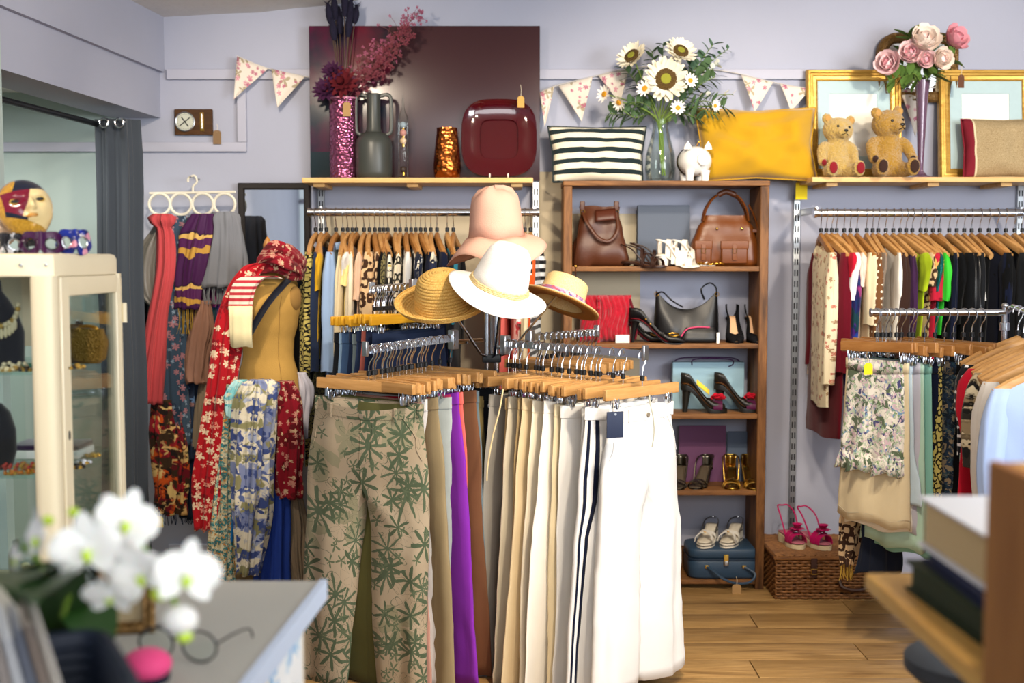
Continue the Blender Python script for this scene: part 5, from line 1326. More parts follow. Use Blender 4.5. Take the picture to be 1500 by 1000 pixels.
for px, py, r_, mm, nrm, lb in ((1304, 94, 18, pp1, (-.6, -.9, .1), 'pink peony at the left of the peony bunch'), (1350, 66, 22, pp2, (.0, -.9, .5), 'large cream peony in the middle of the peony bunch'), (1333, 80, 17, pp1, (-.2, -1, .2), 'pale pink peony left of the middle in the peony bunch'), (1392, 61, 19, pp3, (.5, -.9, .4), 'deeper pink peony at the upper right of the peony bunch'), (1374, 88, 16, pp2, (.3, -1, 0), 'small cream peony at the right of the peony bunch'), (1352, 87, 14, pp1, (.05, -1, -.1), 'small pink peony low in front of the peony bunch')):
    c = at(px, py, 5.24); R_ = 1.28*r_/ppm(5.24)
    bloom('peony', lb, 'flower', c, nrm, R_, mm, [(7, 1.05, .52, .65), (7, .95, .5, .95), (6, .8, .45, 1.2), (5, .6, .4, 1.4)], None, [lerp(c, top_, .6)+Vector((0, .05, 0)), top_+Vector((0, 0, -.05))])
    part('heart', MB().ell(Vector(nrm).normalized()*R_*.25, (R_*.42, R_*.42, R_*.42), 12, 8), pp3 if mm is not pp2 else pp1, bpy.data.objects[[o.name for o in bpy.data.objects if o.name.startswith('peony') and o.type == 'EMPTY'][-1]])
lg = plain('peony_leaf_green', '#5b7a35', .7, var=.25)
for i, (px, py, lb) in enumerate(((1300, 118, 'peony leaf spray drooping at the left of the bunch'), (1325, 112, 'peony leaf spray low at the left of the vase mouth'), (1370, 112, 'peony leaf spray low at the right of the vase mouth'), (1392, 88, 'peony leaf spray under the deeper pink peony'), (1330, 52, 'peony leaf spray at the top left of the bunch'), (1372, 52, 'peony leaf spray at the top right of the bunch'))):
    e = at(px, py, 5.25); sprig(lb, [top_+Vector((0, 0, -.02)), lerp(top_, e, .5)+Vector((0, -.02, .02)), e], 9, .05, .014, lg, seed=40+i)
# ---------------------------------------------------------------- bags and shoes in the bookcase
def lea(n, c, rough=.42, **k): return plain(n, c, rough, spec=.45, var=.10, vs=14, bmp=.12, bs=120, **k)
brownl = lea('chestnut_leather', '#4c2715'); tanl = lea('tan_saddle_leather', '#663510', .35); blackl = lea('black_leather', '#0a0a0c', .38)
brass = metal('brass', '#c9a04a', .28)
def srect(w, d, n=5, k=40, cx=0, cy=0, z=0):
    out = []
    for i in range(k):
        a = 2*pi*i/k; c, s_ = cos(a), sin(a); q = (abs(c)**n+abs(s_)**n)**(-1/n); out.append((cx+w*q*c, cy+d*q*s_, z))
    return out
def bagbody(zs, seed=1, crump=.006, lean=0, n=5):
    """zs = [(z, half width, half depth)]"""
    rings = []
    for z, w, d in zs:
        r = []
        for x, y, q in srect(w, d, n, 44):
            r.append((x+lean*z+crump*nz(x*14, z*14, seed), y+crump*1.6*nz(x*12, z*10, seed+4)*(1 if y < 0 else .4), z+crump*nz(x*10, y*9, seed+8)*(z > .03)))
        rings.append(r)
    return MB().loft(rings)
def zrange(tab, n=14): # resample [(z,w,d)]
    out = []; z0, z1 = tab[0][0], tab[-1][0]
    for k in range(n+1):
        z = lerp(z0, z1, k/n); out.append((z, interp([(a, b) for a, b, c in tab], z), interp([(a, c) for a, b, c in tab], z)))
    return out
def buckle(parent, c, w=.016, h=.02, M=None):
    x, y, z = c; part('buckle', MB().tube([(x-w/2, y, z-h/2), (x+w/2, y, z-h/2), (x+w/2, y, z+h/2), (x-w/2, y, z+h/2), (x-w/2, y, z-h/2)], .0018, 6), brass, parent)
YI = 5.345
P = Vector((at(877, 388, 5.345).x, 5.345, SHZ[0]))
t = thing('leather_tote', 'slouchy chestnut brown leather tote bag on the upper bookcase shelf', 'handbag', P)
part('body', bagbody(zrange([(0, .118, .05), (.02, .125, .058), (.09, .118, .06), (.16, .098, .05), (.21, .088, .035), (.262, .092, .016)]), 2, .014, lean=.02), brownl, t, sharp=60)
for s in (-1, 1):
    part('handle', MB().tube(bez([(-.072, s*.03, .235), (-.055, s*.045-.02, .19), (-.01, s*.05-.03, .128), (.04, s*.05-.03, .112), (.078, s*.045-.02, .16), (.074, s*.03, .235)], 6), .0085, 8, flat=.6), brownl, t)
part('fold_over_top', MB().grid(lambda u, v: (-.02+.09*u, -.04-.028*sin(pi*v*.5), .245-.05*v+.01*u), 8, 6), lea('dark_chestnut_leather', '#4a2214'), t, mods=[('SOLIDIFY', dict(thickness=.004, offset=0))])
for x in (-.075, .076):
    part('ring', MB().tube([(x+.010*cos(a), -.03, .238+.010*sin(a)) for a in [2*pi*k/12 for k in range(13)]], .002, 6), brass, t)
    part('handle_tab', MB().box((x, -.014, .262), (.022, .02, .05), .003), brownl, t)
part('hanging_strap', MB().tube(bez([(-.085, -.04, .21), (-.10, -.07, .12), (-.108, -.115, .03), (-.11, -.125, -.06)], 6), .005, 6, flat=.5), brownl, t)
part('strap_bead', MB().ell((-.1085, -.12, .0), (.006, .006, .008), 10, 6), brass, t)
P = Vector((at(1061, 388, 5.345).x, 5.345, SHZ[0]))
t = thing('leather_satchel', 'tan saddle leather satchel with front pockets on the upper bookcase shelf', 'handbag', P, radians(-4))
part('body', bagbody(zrange([(0, .145, .055), (.015, .155, .065), (.09, .148, .065), (.16, .125, .05), (.225, .09, .03)]), 6, .008), tanl, t, sharp=60)
for s in (-1, 1):
    part('handle', MB().tube(bez([(-.098, s*.035, .20), (-.085, s*.035, .255), (-.05, s*.035, .305), (0, s*.035, .325), (.055, s*.035, .305), (.09, s*.035, .25), (.10, s*.035, .20)], 6), .010, 8, flat=.55), tanl, t)
part('handle_grip', MB().tube(bez([(-.035, -.037, .313), (0, -.037, .328), (.04, -.037, .313)], 6), .013, 10), lea('dark_tan_leather', '#4a2410'), t)
for x, w in ((.035, .058), (-.10, .036)):
    pk = part('pocket', MB().box((x, -.070, .058), (w*2, .026, .092), .008), tanl, t)
    part('pocket_flap', MB().box((x, -.080, .094), (w*2+.006, .014, .036), .006), lea('flap_leather', '#6e3b14') if 'flap_leather' not in bpy.data.materials else bpy.data.materials['flap_leather'], pk)
    part('pocket_strap', MB().box((x, -.0885, .062), (.018, .004, .07), .001), bpy.data.materials['flap_leather'], pk); buckle(pk, (x, -.0925, .068))
for x in (-.04, .07): part('stud', MB().ell((x, -.056, .165), (.006, .004, .006), 10, 6), brass, t)
part('side_strap', MB().box((.13, -.028, .155), (.06, .03, .016), .003), tanl, t); buckle(t, (.158, -.034, .155))
part('side_strap', MB().tube(bez([(.10, -.036, .27), (.13, -.05, .20), (.15, -.06, .10), (.155, -.058, .03)], 6), .008, 6, flat=.5), tanl, t)
solo('card_box', MB().box((0, 0, .137), (.235, .03, .274), .002), plain('slate_card', '#5a6270', .8), 'plain slate grey box lid standing behind the white sandals', 'box', (at(971, 388, 5.43).x, 5.43, SHZ[0]))
# black shoulder bag
P = Vector((at(1005, 498, 5.35).x, 5.35, SHZ[1]))
t = thing('shoulder_bag', 'black leather shoulder bag with curved top on the second bookcase shelf', 'handbag', P)
def shb(s):
    def fn(u, v):
        x = 2*u-1; w = .152*(1-.10*v); zt = .145+.085*abs(x)**2.2; z = zt*v + .0
        b = max(0, 1-abs(x)**3)**.5 * (sin(pi*min(1, .08+.92*(1-v)**.9)*.5+.0)*.9+.1)
        b *= sst(0, .12, v)*.6+.4
        return (w*x*(1-.06*(1-v)**4), s*(.055*b + .008*nz(x*3, z*14, 4+s)*b), z)
    return fn
part('body', MB().grid(shb(-1), 28, 18).grid(shb(1), 28, 18).grid(lambda u, v: (.152*(2*u-1)*.94*(1), lerp(-1, 1, v)*.055*max(0, 1-abs(2*u-1)**3)**.5*.52, .001), 28, 4), blackl, t, sharp=70, mods=[('WELD', dict(merge_threshold=.003))])
part('strap', MB().tube(bez([(.135, 0, .212), (.128, -.01, .245), (.10, -.01, .262), (.065, -.005, .235), (.075, -.03, .19)], 6), .006, 7, flat=.6), blackl, t)
part('strap', MB().tube(bez([(-.135, 0, .21), (-.11, -.02, .222), (-.07, -.03, .185), (-.02, -.035, .155)], 6), .006, 7, flat=.6), blackl, t)
for x in (-.135, .135): part('strap_ring', MB().tube([(x+.009*cos(a), -.006, .212+.009*sin(a)) for a in [2*pi*k/12 for k in range(13)]], .002, 6), brass, t)
P = Vector((at(1026, 498, 5.25).x, 5.262, SHZ[1]))
t = thing('zip_pouch', 'small black zip pouch with a pink zip in front of the black bag', 'pouch', P)
part('body', bagbody(zrange([(0, .075, .018), (.012, .086, .025), (.045, .078, .02), (.068, .062, .008)], 8), 3, .003, n=3), blackl, t, sharp=60)
part('zip', MB().tube(bez([(-.085, -.018, .03), (-.062, -.016, .06), (-.02, -.013, .07), (.04, -.012, .069)], 5), .003, 6), plain('pink_zip', '#c93f6a', .5), t)
part('zip_tag', MB().box((.075, -.026, .022), (.012, .004, .05), .001), paper, t)
# red ruffled bag
P = Vector((at(886, 498, 5.35).x, 5.35, SHZ[1]))
t = thing('ruffled_bag', 'bright red ruffled fabric bag on the second bookcase shelf', 'handbag', P)
redf = cloth('crimson_crushed_cloth', '#a50d25', .7, .2, .6, sheen=.4)
def rfl(s): return lambda u, v: (.118*(2*u-1)*(1-.05*sin(pi*v)), s*(.045*(max(0, 1-abs(2*u-1)**4)*max(0, 1-abs(2*v-1)**3))**.5 + .007*sin(62*u+3*sin(7*v))*min(1, 4*u*(1-u)*3) + .010*nz(u*16, v*5, 3)*min(1, 8*u*(1-u)) + .006*nz(u*30, v*30, 8)*min(1, 8*u*(1-u))), .208*v)
part('body', MB().grid(rfl(-1), 56, 36).grid(rfl(1), 40, 20), redf, t, sharp=0)
part('placket', MB().tube(bez([(-.035, -.048, .205), (-.03, -.056, .15), (-.034, -.058, .08), (-.032, -.05, .0)], 6), .008, 8), redf, t)
for k in range(5): part('bobble', MB().ell((-.033, -.064, .025+.042*k), (.009, .008, .009), 10, 7), redf, t)
part('strap', MB().tube(bez([(.11, -.01, .19), (.128, -.04, .12), (.135, -.05, .05), (.13, -.05, .012)], 6), .007, 7, flat=.6), burgundy, t)
solo('price_card', MB().box((0, 0, 0), (.062, .002, .035), .0005).box((0, -.0012, .008), (.06, .001, .012)), plain('red_white_card', '#e4d9cf', .7), 'small white card leaning on the red ruffled bag', 'card', Vector((at(912, 494, 5.255).x, 5.255, SHZ[1]+.018)), radians(4))

# ---- shoes: toe along local +x
WID = [(0, .020), (.1, .029), (.32, .025), (.66, .039), (.85, .034), (.96, .02), (1, .007)]
def solez(f, heel, plat=0): return plat + heel*(1-sst(.12, .72, f)) - heel*.0
def shoe_sole(L, heel, plat, thick, w=1.0, pointy=0):
    rings = []
    for k in range(19):
        f = k/18; x = L*f; h = solez(f, heel, plat)+.004*sst(.85, 1, f); ww = interp(WID, f)*w
        rings.append([(x, -ww, h-thick), (x, ww, h-thick), (x, ww*1.02, h-thick*.4), (x, ww, h), (x, -ww, h), (x, -ww*1.02, h-thick*.4)])
    return MB().loft(rings)
def shoe_heel(L, heel, plat, kind='stiletto', w=1.0):
    h = heel+plat-.005; m = MB(); rings = []
    for k in range(9):
        f = k/8; z = h*(1-f)
        if kind == 'stiletto': rx, ry, cx = lerp(.024, .0065, f**.45), lerp(.026, .0065, f**.5), lerp(.026, .014, f**.6)
        elif kind == 'block': rx, ry, cx = lerp(.028, .022, f), lerp(.028, .024, f), .03
        else: rx, ry, cx = lerp(.026, .011, f**.6), lerp(.027, .011, f**.6), lerp(.026, .018, f)
        zz = z + (.006 if k == 0 else 0)
        rings.append([(cx*1.0+rx*cos(2*pi*i/12), ry*w*sin(2*pi*i/12), zz - (heel*.22*(cos(2*pi*i/12))*(1-f)*.25)) for i in range(12)])
    return m.loft(rings)
def vamp(L, heel, plat, w=1.0, wall=.052, side=.026, toe=.034, open0=.60, open1=.74, toeless=None, f0=0.0):
    rings = []
    NP = 22
    F_ = [f0+(toeless or 1)*k/26*(1-f0) if False else lerp(f0, toeless or 1, k/26) for k in range(27)]
    for f in F_:
        x = L*f; b = solez(f, heel, plat); ww = interp(WID, f)*w+.002
        hw = interp([(0, wall), (.15, wall*.92), (.4, side), (open0, side*.9)], f); hv = interp([(open0, side*1.7), (.72, toe*1.05), (.85, toe), (1, .014)], f)
        g_ = 1-sst(open0-.06, open1, f); hh = lerp(hv, hw*2, g_); p0 = g_*pi/2
        r = []
        for j in range(NP):
            ph = lerp(p0, 2*pi-p0, j/(NP-1)); c = cos(ph); cc = (1 if c > 0 else -1)*abs(c)**.75
            z = b + hh*.5*(1+cc); bulge = 1 - .06*(c > 0)*c
            r.append((x - (.010*(1+cc)*.5*hh/.05 if f < .08 and False else 0), ww*bulge*sin(ph), z))
        rings.append(r)
    return MB().loft(rings, False, False, closed=False)
def insole(L, heel, plat, w=.86, f1=.97):
    return MB().grid(lambda u, v: (L*(.03+f1*u*.96), (2*v-1)*interp(WID, .03+u*.94)*w, solez(.03+u*.94, heel, plat)+(.0065 if heel > .05 else .003)), 16, 4)
SH = dict(thickness=.0022, offset=-1)
nude = lea('nude_insole', '#c9a27c', .5); 
def pump(label, loc, rz, m, ins, L=.24, heel=.09, plat=0, kind='stiletto', lining=None, w=1.0, group=None, name='court_shoe', tilt=0, **k):
    t = thing(name, label, 'shoe', loc, group=group, rot=(0, tilt, rz))
    part('upper', vamp(L, heel, plat, w, **k), m, t, sharp=60, mods=[('SOLIDIFY', SH)])
    part('sole', shoe_sole(L, heel, plat, .005+plat, w), m, t); part('heel', shoe_heel(L, heel, plat, kind, w), m, t)
    part('insole', insole(L, heel, plat, .84*w), ins, t, mods=[('SOLIDIFY', dict(thickness=.001, offset=0))])
    if lining: part('lining', vamp(L, heel+.0005, plat, w*.93, **k), lining, t, sharp=60)
    return t
def strap_arc(L, heel, plat, f, hgt, wdt, w=1.0, slant=0, n=14, m=None, lean=0):
    """band across the foot at fraction f"""
    rings = []; ww = interp(WID, f)*w+.002; b = solez(f, heel, plat)
    for j in range(n+1):
        a = pi*j/n; y = -ww*cos(a); z = b + hgt*sin(a)**.8 ; x = L*f + slant*cos(a) - lean*sin(a)
        rings.append([(x-wdt/2, y, z), (x+wdt/2, y, z-.002), (x+wdt/2, y*1.03, z+.001), (x-wdt/2, y*1.03, z+.003)])
    return MB().loft(rings)
def sandal(label, loc, rz, m, ins, L=.24, heel=.06, plat=0, kind='mid', straps=((.70, .035, .02, 0), (.80, .03, .012, 0)), back=None, wedge=False, solem=None, group=None, name='sandal', cat='shoe', w=1.0, extra=None):
    t = thing(name, label, cat, loc, rz, group); sm = solem or m
    if wedge:
        rings = []
        for k in range(17):
            f = k/16; x = L*f; h = solez(f, heel, plat); ww = interp(WID, f)*w
            rings.append([(x, -ww, 0), (x, ww, 0), (x, ww*1.02, h*.5), (x, ww, h-.004), (x, -ww, h-.004), (x, -ww*1.02, h*.5)])
        part('wedge_sole', MB().loft(rings), sm, t)
    else:
        part('sole', shoe_sole(L, heel, plat, .006+plat*.9, w), sm, t)
        if heel > .015: part('heel', shoe_heel(L, heel, plat, kind, w), sm, t)
    part('insole', insole(L, heel, plat, .93*w), ins, t, mods=[('SOLIDIFY', dict(thickness=.003, offset=0))])
    for f, hg, wd, sl in straps: part('strap', strap_arc(L, heel, plat, f, hg, wd, w, sl), m, t, mods=None)
    if back:
        h0 = solez(.06, heel, plat)
        part('ankle_strap', MB().tube(bez([(L*.55, -.03*w, solez(.55, heel, plat)+.01), (L*.30, -.036*w, h0+back*.7), (L*.03, -.026*w, h0+back), (-L*.015, 0, h0+back), (L*.03, .026*w, h0+back), (L*.30, .036*w, h0+back*.7), (L*.55, .03*w, solez(.55, heel, plat)+.01)], 5), .0035, 6), m, t)
        part('heel_counter', MB().grid(lambda u, v: (L*.07-L*.075*sin(pi*u), (2*u-1)*.024*w, h0+back*v), 9, 5), m, t, mods=[('SOLIDIFY', dict(thickness=.002, offset=0))]) if back < .07 else None
    if extra: extra(t)
    return t
def sh(px, Z, Y): return Vector((at(px, 500, Y).x, Y, Z))
# upper shelf shoes
dbl = lea('dark_brown_strap_leather', '#2f1a12')
sandal('dark brown strappy flat sandal beside the chestnut tote', sh(912, SHZ[0], 5.30), radians(-32), dbl, lea('brown_insole', '#4b2c1a'), L=.21, heel=.02, straps=((.45, .07, .012, .01), (.58, .055, .012, -.01), (.72, .045, .014, .008), (.82, .035, .014, -.006)), back=.075)
sandal('dark brown sandal with small gold trim behind the other brown one', sh(925, SHZ[0], 5.37), radians(-25), dbl, bpy.data.materials['brown_insole'], L=.21, heel=.02, straps=((.5, .065, .014, .01), (.66, .05, .014, -.01), (.8, .04, .014, .008)), back=.08)
whl = lea('white_leather', '#e9e2d6', .4); whin = lea('cream_insole', '#d9c7a6', .5)
for i, (px, Y, lb) in enumerate(((962, 5.29, 'white cut out leather ankle sandal with heel, front of the pair'), (985, 5.36, 'white cut out leather ankle sandal with heel, rear of the pair'))):
    t = sandal(lb, sh(px, SHZ[0], Y), radians(-22), whl, whin, L=.19, heel=.05, kind='block', straps=((.28, .075, .022, 0), (.45, .06, .016, .012), (.62, .05, .03, -.01), (.78, .036, .03, 0)), back=.065, name='cutout_sandal')
    part('front_panel', strap_arc(.19, .05, 0, .55, .058, .07, .8, 0), whl, t)
t = thing('gold_bracelet', 'gold chain bracelet lying before the tan satchel', 'bracelet', sh(1040, SHZ[0]+.006, 5.245))
for k in range(5):
    cx = -.045+.022*k; part('link', MB().tube([(cx+.014*cos(a), .010*sin(a), .003*sin(a*2+k)+.006) for a in [2*pi*q/14 for q in range(15)]], .0028, 6), gold, t)
# second shelf shoes
redlin = lea('red_lining', '#8f1226', .5)
t = pump('black court shoe with red lining and gold studs, side on', sh(922, SHZ[1], 5.30), radians(-12), blackl, redlin, L=.255, heel=.10, wall=.055)
for k in range(2): part('stud', MB().ell((.075+.02*k, -.026, .105-.022*k), (.005, .004, .005), 10, 6), gold, t)
part('bow', MB().tube([(.195+.018*cos(a)*(1+.3*cos(2*a)), -.02+.012*sin(a), .038+.006*sin(a)) for a in [2*pi*q/18 for q in range(19)]], .0035, 6), gold, t)
t = pump('black court shoe with a gold bow, behind the studded one', sh(900, SHZ[1], 5.38), radians(-20), blackl, redlin, L=.25, heel=.10)
part('bow', MB().tube([(.195+.018*cos(a)*(1+.3*cos(2*a)), -.02+.012*sin(a), .038+.006*sin(a)) for a in [2*pi*q/18 for q in range(19)]], .0035, 6), gold, t)
suede = plain('black_suede', '#0d0d10', .85, spec=.15)
pump('black suede court shoe with nude insole, left of its pair', sh(1071, SHZ[1], 5.44), radians(-94), suede, nude, L=.215, heel=.105, wall=.06)
pump('black suede court shoe with nude insole, right of its pair', sh(1098, SHZ[1], 5.44), radians(-91), suede, nude, L=.215, heel=.105, wall=.06)
# third shelf
P = Vector((at(1036, 604, 5.42).x, 5.42, SHZ[2]))
gbm = plain('pale_blue_card', '#a3c8d8', .7)
t = thing('gift_bag', 'pale blue paper gift bag with purple cords on the third bookcase shelf', 'gift bag', P)
part('body', MB().box((0, 0, .107), (.325, .045, .214), .002), gbm, t)
cordm = plain('purple_cord', '#3f1d4a', .8)
part('cord_handle', MB().tube(bez([(-.075, -.024, .20), (-.07, -.022, .225), (0, -.02, .232), (.10, -.02, .226), (.11, -.024, .205), (.09, -.026, .195)], 5), .003, 6), cordm, t)
part('cord_handle', MB().tube(bez([(-.15, .024, .214), (-.1, .02, .232), (.1, .02, .232), (.15, .024, .214)], 5), .003, 6), cordm, t)
olvl = lea('black_olive_satin', '#1b1a17', .3); bri = lea('bronze_insole', '#7a4a1c', .4)
rosem = cloth('red_satin_rose', '#c0122b', .6, .15)
def rose(t, c, R_=.028):
    r_ = random.Random(5); m = MB()
    for k in range(18):
        a = k*2.4; rr_ = R_*(.25+.75*k/18); p = Vector(c)+Vector((rr_*cos(a)*.8, rr_*sin(a)*.8, R_*.6*(1-k/18)))
        m.grid(lambda u, v, p=p, a=a: tuple(p + Vector((cos(a), sin(a), 0))*(.012*v) + Vector((-sin(a), cos(a), 0))*(.016*(u-.5)*2) + Vector((0, 0, .014*v*(1-(2*u-1)**2*.5)))), 4, 4)
    part('rose', m, rosem, t, sharp=0, fix=False, mods=[('SOLIDIFY', dict(thickness=.001, offset=0))])
for px, Y, lb, rz in ((998, 5.30, 'black high heel with red rose and yellow paper inside', -10), (1047, 5.33, 'black high heel with red rose, right of its pair', -12)):
    t = pump(lb, sh(px, SHZ[2], Y), radians(rz), olvl, bri, L=.205, heel=.105, plat=.018, kind='mid', name='high_heel', toeless=.96)
    rose(t, (.165, 0, .058)); part('satin_trim', strap_arc(.205, .105, .018, .80, .036, .04, 1.06), cloth('plum_satin', '#4a1638', .4) if 'plum_satin' not in bpy.data.materials else bpy.data.materials['plum_satin'], t)
    if px < 1000:
        tagp = MB().grid(lambda u, v: (.07+.055*u, -.012+.03*v, .125-.045*u+.02*sin(3*v)), 5, 5)
        part('paper_filling', tagp, plain('yellow_tissue', '#e6c63e', .8), t, mods=[('SOLIDIFY', dict(thickness=.003, offset=0))])
# fourth shelf
solo('display_card', MB().box((0, 0, .13), (.215, .006, .26), .001), plain('mauve_card', '#6d4566', .8), 'plain mauve card standing behind the metallic sandals', 'card', (at(1028, 718, 5.44).x, 5.44, SHZ[3]))
solo('display_card', MB().box((0, 0, .115), (.13, .006, .23), .001), plain('blue_grey_card', '#59667a', .8), 'blue grey card standing right of the mauve card', 'card', (at(1085, 718, 5.45).x, 5.45, SHZ[3]))
pewter = metal('pewter_leather', '#6f6a5e', .32); pin = lea('dark_insole', '#4f4436', .5); goldl = metal('gold_leather', '#c9a24e', .25)
for px, Y, rz, m, lb in ((1000, 5.43, -105, pewter, 'pewter strappy sandal, left of its pair on the fourth shelf'), (1040, 5.43, -118, pewter, 'pewter strappy sandal, right of its pair on the fourth shelf')):
    sandal(lb, sh(px, SHZ[3], Y), radians(rz), m, pin, L=.21, heel=.07, straps=((.72, .035, .014, .012), (.82, .032, .014, -.012)), back=.055, name='strappy_sandal')
for px, Y, rz, lb in ((1072, 5.44, -98, 'gold strappy sandal, left of its pair on the fourth shelf'), (1097, 5.44, -92, 'gold strappy sandal, right of its pair on the fourth shelf')):
    sandal(lb, sh(px, SHZ[3], Y), radians(rz), goldl, goldl, L=.215, heel=.07, straps=((.70, .04, .012, .015), (.74, .04, .012, -.015), (.84, .032, .02, 0)), back=.055, name='strappy_sandal')
# bottom shelf suitcase
bluev = lea('blue_vinyl', '#2c4258', .45)
P = Vector((at(1057, 848, 5.33).x, 5.335, SHZ[4]))
t = thing('suitcase', 'small vintage blue suitcase lying on the bottom bookcase shelf', 'suitcase', P)
def rslab(z0, z1, w, d, e=.012): return MB().loft([srect(w-e, d-e, 7, 44, z=z0), srect(w-e*.3, d-e*.3, 7, 44, z=z0+e*.4), srect(w, d, 7, 44, z=z0+e), srect(w, d, 7, 44, z=z1-e), srect(w-e*.3, d-e*.3, 7, 44, z=z1-e*.4), srect(w-e, d-e, 7, 44, z=z1)])
part('base', rslab(.0, .088, .163, .108), bluev, t); part('lid', rslab(.089, .138, .163, .108), bluev, t)
part('rim', MB().loft([srect(.1645, .1095, 7, 44, z=z) for z in (.084, .093)]), lea('dark_blue_edge', '#1d2f42', .4), t)
for dx in (0.0,):
    la = part('latch', MB().box((dx, -.112, .088), (.022, .012, .05), .002), brass, t); part('latch_plate', MB().box((dx, -.118, .075), (.016, .008, .02), .002), steel, la)
part('handle', MB().tube(bez([(-.085, -.112, .058), (-.06, -.135, .045), (-.02, -.15, .015), (.04, -.155, -.005), (.10, -.15, .0), (.125, -.13, .03), (.08, -.112, .058)], 6), .006, 8), bluev, t)
for x in (-.085, .08): part('handle_loop', MB().box((x, -.112, .058), (.018, .01, .014), .002), brass, t)
price_tag(1079, 868, 5.16, 'kraft luggage tag hanging from the blue suitcase handle', w=.04, h=.075, s=.035)
whp = plain('white_patent', '#ece8de', .2); stripew = striped('cream_wedge_with_black_line', [(0, '#e8e2d2'), (.45, '#1a1a1c'), (.58, '#e8e2d2')], 2, 26, .5)
zt = SHZ[4]+.1385
for px, Y, rz, lb in ((1048, 5.43, -112, 'white wedge slide on the blue suitcase, left of its pair'), (1085, 5.43, -116, 'white wedge slide on the blue suitcase, right of its pair')):
    t = sandal(lb, sh(px, zt, Y), radians(rz), whp, lea('white_insole', '#dcd3c0', .5) if 'white_insole' not in bpy.data.materials else bpy.data.materials['white_insole'], L=.22, heel=.045, plat=.022, wedge=True, solem=stripew, straps=((.70, .042, .02, .03), (.72, .046, .02, -.03)), name='wedge_slide')
    part('buckle', MB().tube([(.155+.012*cos(a), .010*sin(a), .062+.003) for a in [2*pi*q/14 for q in range(15)]], .0025, 6), gold, t)
    part('sling_strap', MB().tube(bez([(.10, -.032, .05), (.03, -.03, .09), (-.01, 0, .098), (.03, .03, .09), (.10, .032, .05)], 5), .003, 6), steel, t)

# ---------------------------------------------------------------- wicker hamper with pink shoes
wick = wood('wicker_willow', '#4c2c15', '#966536', 'x', 14, .6); wickd = lea('dark_strap_leather', '#3a1f14')
xl, xr = at(1137, 885, 5.06).x, at(1137, 885, 5.06).x + .50
hz = .175; P = Vector(((xl+xr)/2, 5.07, 0)); hw = (xr-xl)/2; hd = .40
t = thing('wicker_hamper', 'brown wicker picnic hamper on the floor beside the bookcase', 'hamper', P)
core = MB().box((0, hd/2, hz*.46), (hw*2-.012, hd-.012, hz*.92), .004)
part('inner_wall', core, plain('dark_wicker_gap', '#2a180c', .9), t)
wv = MB(); nrow = 13
for r_ in range(nrow):
    z = .008+(hz-.02)*r_/(nrow-1); ph = pi*(r_ % 2)
    pts = []
    for k in range(61): u = k/60; pts.append((lerp(-hw, hw, u), -.001+.0045*sin(u*pi*22+ph), z+.003*nz(u*9, r_*1.7, 2)))
    wv.tube(pts, .0058+.0012*nz(r_, 3, 1), 6)
    for s in (-1, 1):
        pts = [(s*hw+s*.0045*sin(k/30*pi*16+ph), hd*k/30, z) for k in range(31)]; wv.tube(pts, .0055, 5)
part('weave', wv, wick, t, kind='stuff')
sk = MB()
for k in range(23): x = lerp(-hw, hw, k/22); sk.tube([(x, 0, .0), (x, 0, hz-.012)], .004, 5)
part('stakes', sk, wick, t, kind='stuff')
lid = part('lid', MB().box((0, hd/2, hz+.004), (hw*2, hd, .012), .003), plain('dark_wicker_lid', '#4a2d16', .8), t)
lw = MB()
for r_ in range(34):
    y = .006+(hd-.012)*r_/33; ph = pi*(r_ % 2); lw.tube([(lerp(-hw, hw, k/44), y, hz+.0115+.0040*sin(k*pi/2+ph)) for k in range(45)], .0058, 5)
part('lid_weave', lw, wick, lid, kind='stuff')
part('lid_edge', MB().tube([(-hw-.004, -.006, hz+.006), (hw+.004, -.006, hz+.006), (hw+.004, hd+.006, hz+.006), (-hw-.004, hd+.006, hz+.006), (-hw-.004, -.006, hz+.006)], .009, 8), wick, lid)
for x in (-.09, .06):
    part('strap', MB().box((x, -.012, hz-.035), (.028, .006, .085), .002), wickd, t); buckle(t, (x, -.017, hz-.05), .026, .022)
part('handle', MB().tube(bez([(.02, -.01, .085), (.03, -.03, .06), (.08, -.04, .05), (.14, -.03, .06), (.15, -.01, .085)], 6), .009, 8), wickd, t)
fux = cloth('fuchsia_satin', '#b5115c', .6, .15); natsole = plain('cream_rope_sole', '#d9c6a0', .8, bmp=.4, bs=150)
for px, Y, rz, lb in ((1150, 5.36, -78, 'fuchsia pink flower sandal on the hamper, left of its pair'), (1178, 5.33, -66, 'fuchsia pink flower sandal on the hamper, right of its pair')):
    t = sandal(lb, sh(px, hz+.018, Y), radians(rz), fux, plain('pink_insole', '#b86a7a', .7) if 'pink_insole' not in bpy.data.materials else bpy.data.materials['pink_insole'], L=.20, heel=.02, plat=.022, wedge=True, solem=natsole, straps=((.66, .05, .03, 0), (.80, .042, .03, 0)), back=.115, name='flower_sandal')
    fm = MB()
    for k in range(14):
        a = 2*pi*k/7; lay = k//7; c_ = Vector((.155, 0, .075+.012*lay)); R_ = .034-.010*lay
        d = Vector((cos(a+lay*.4), sin(a+lay*.4), .25+.5*lay)); s_ = Vector((-sin(a+lay*.4), cos(a+lay*.4), 0))
        fm.grid(lambda u, v, c_=c_, d=d, s_=s_, R_=R_: tuple(c_ + d*(R_*v) + s_*((u-.5)*.034*sin(pi*min(.95, .15+.8*v))) + Vector((0, 0, .008*sin(3*v)))), 4, 5)
    part('fabric_flower', fm, fux, t, sharp=0, fix=False, mods=[('SOLIDIFY', dict(thickness=.0012, offset=0))])
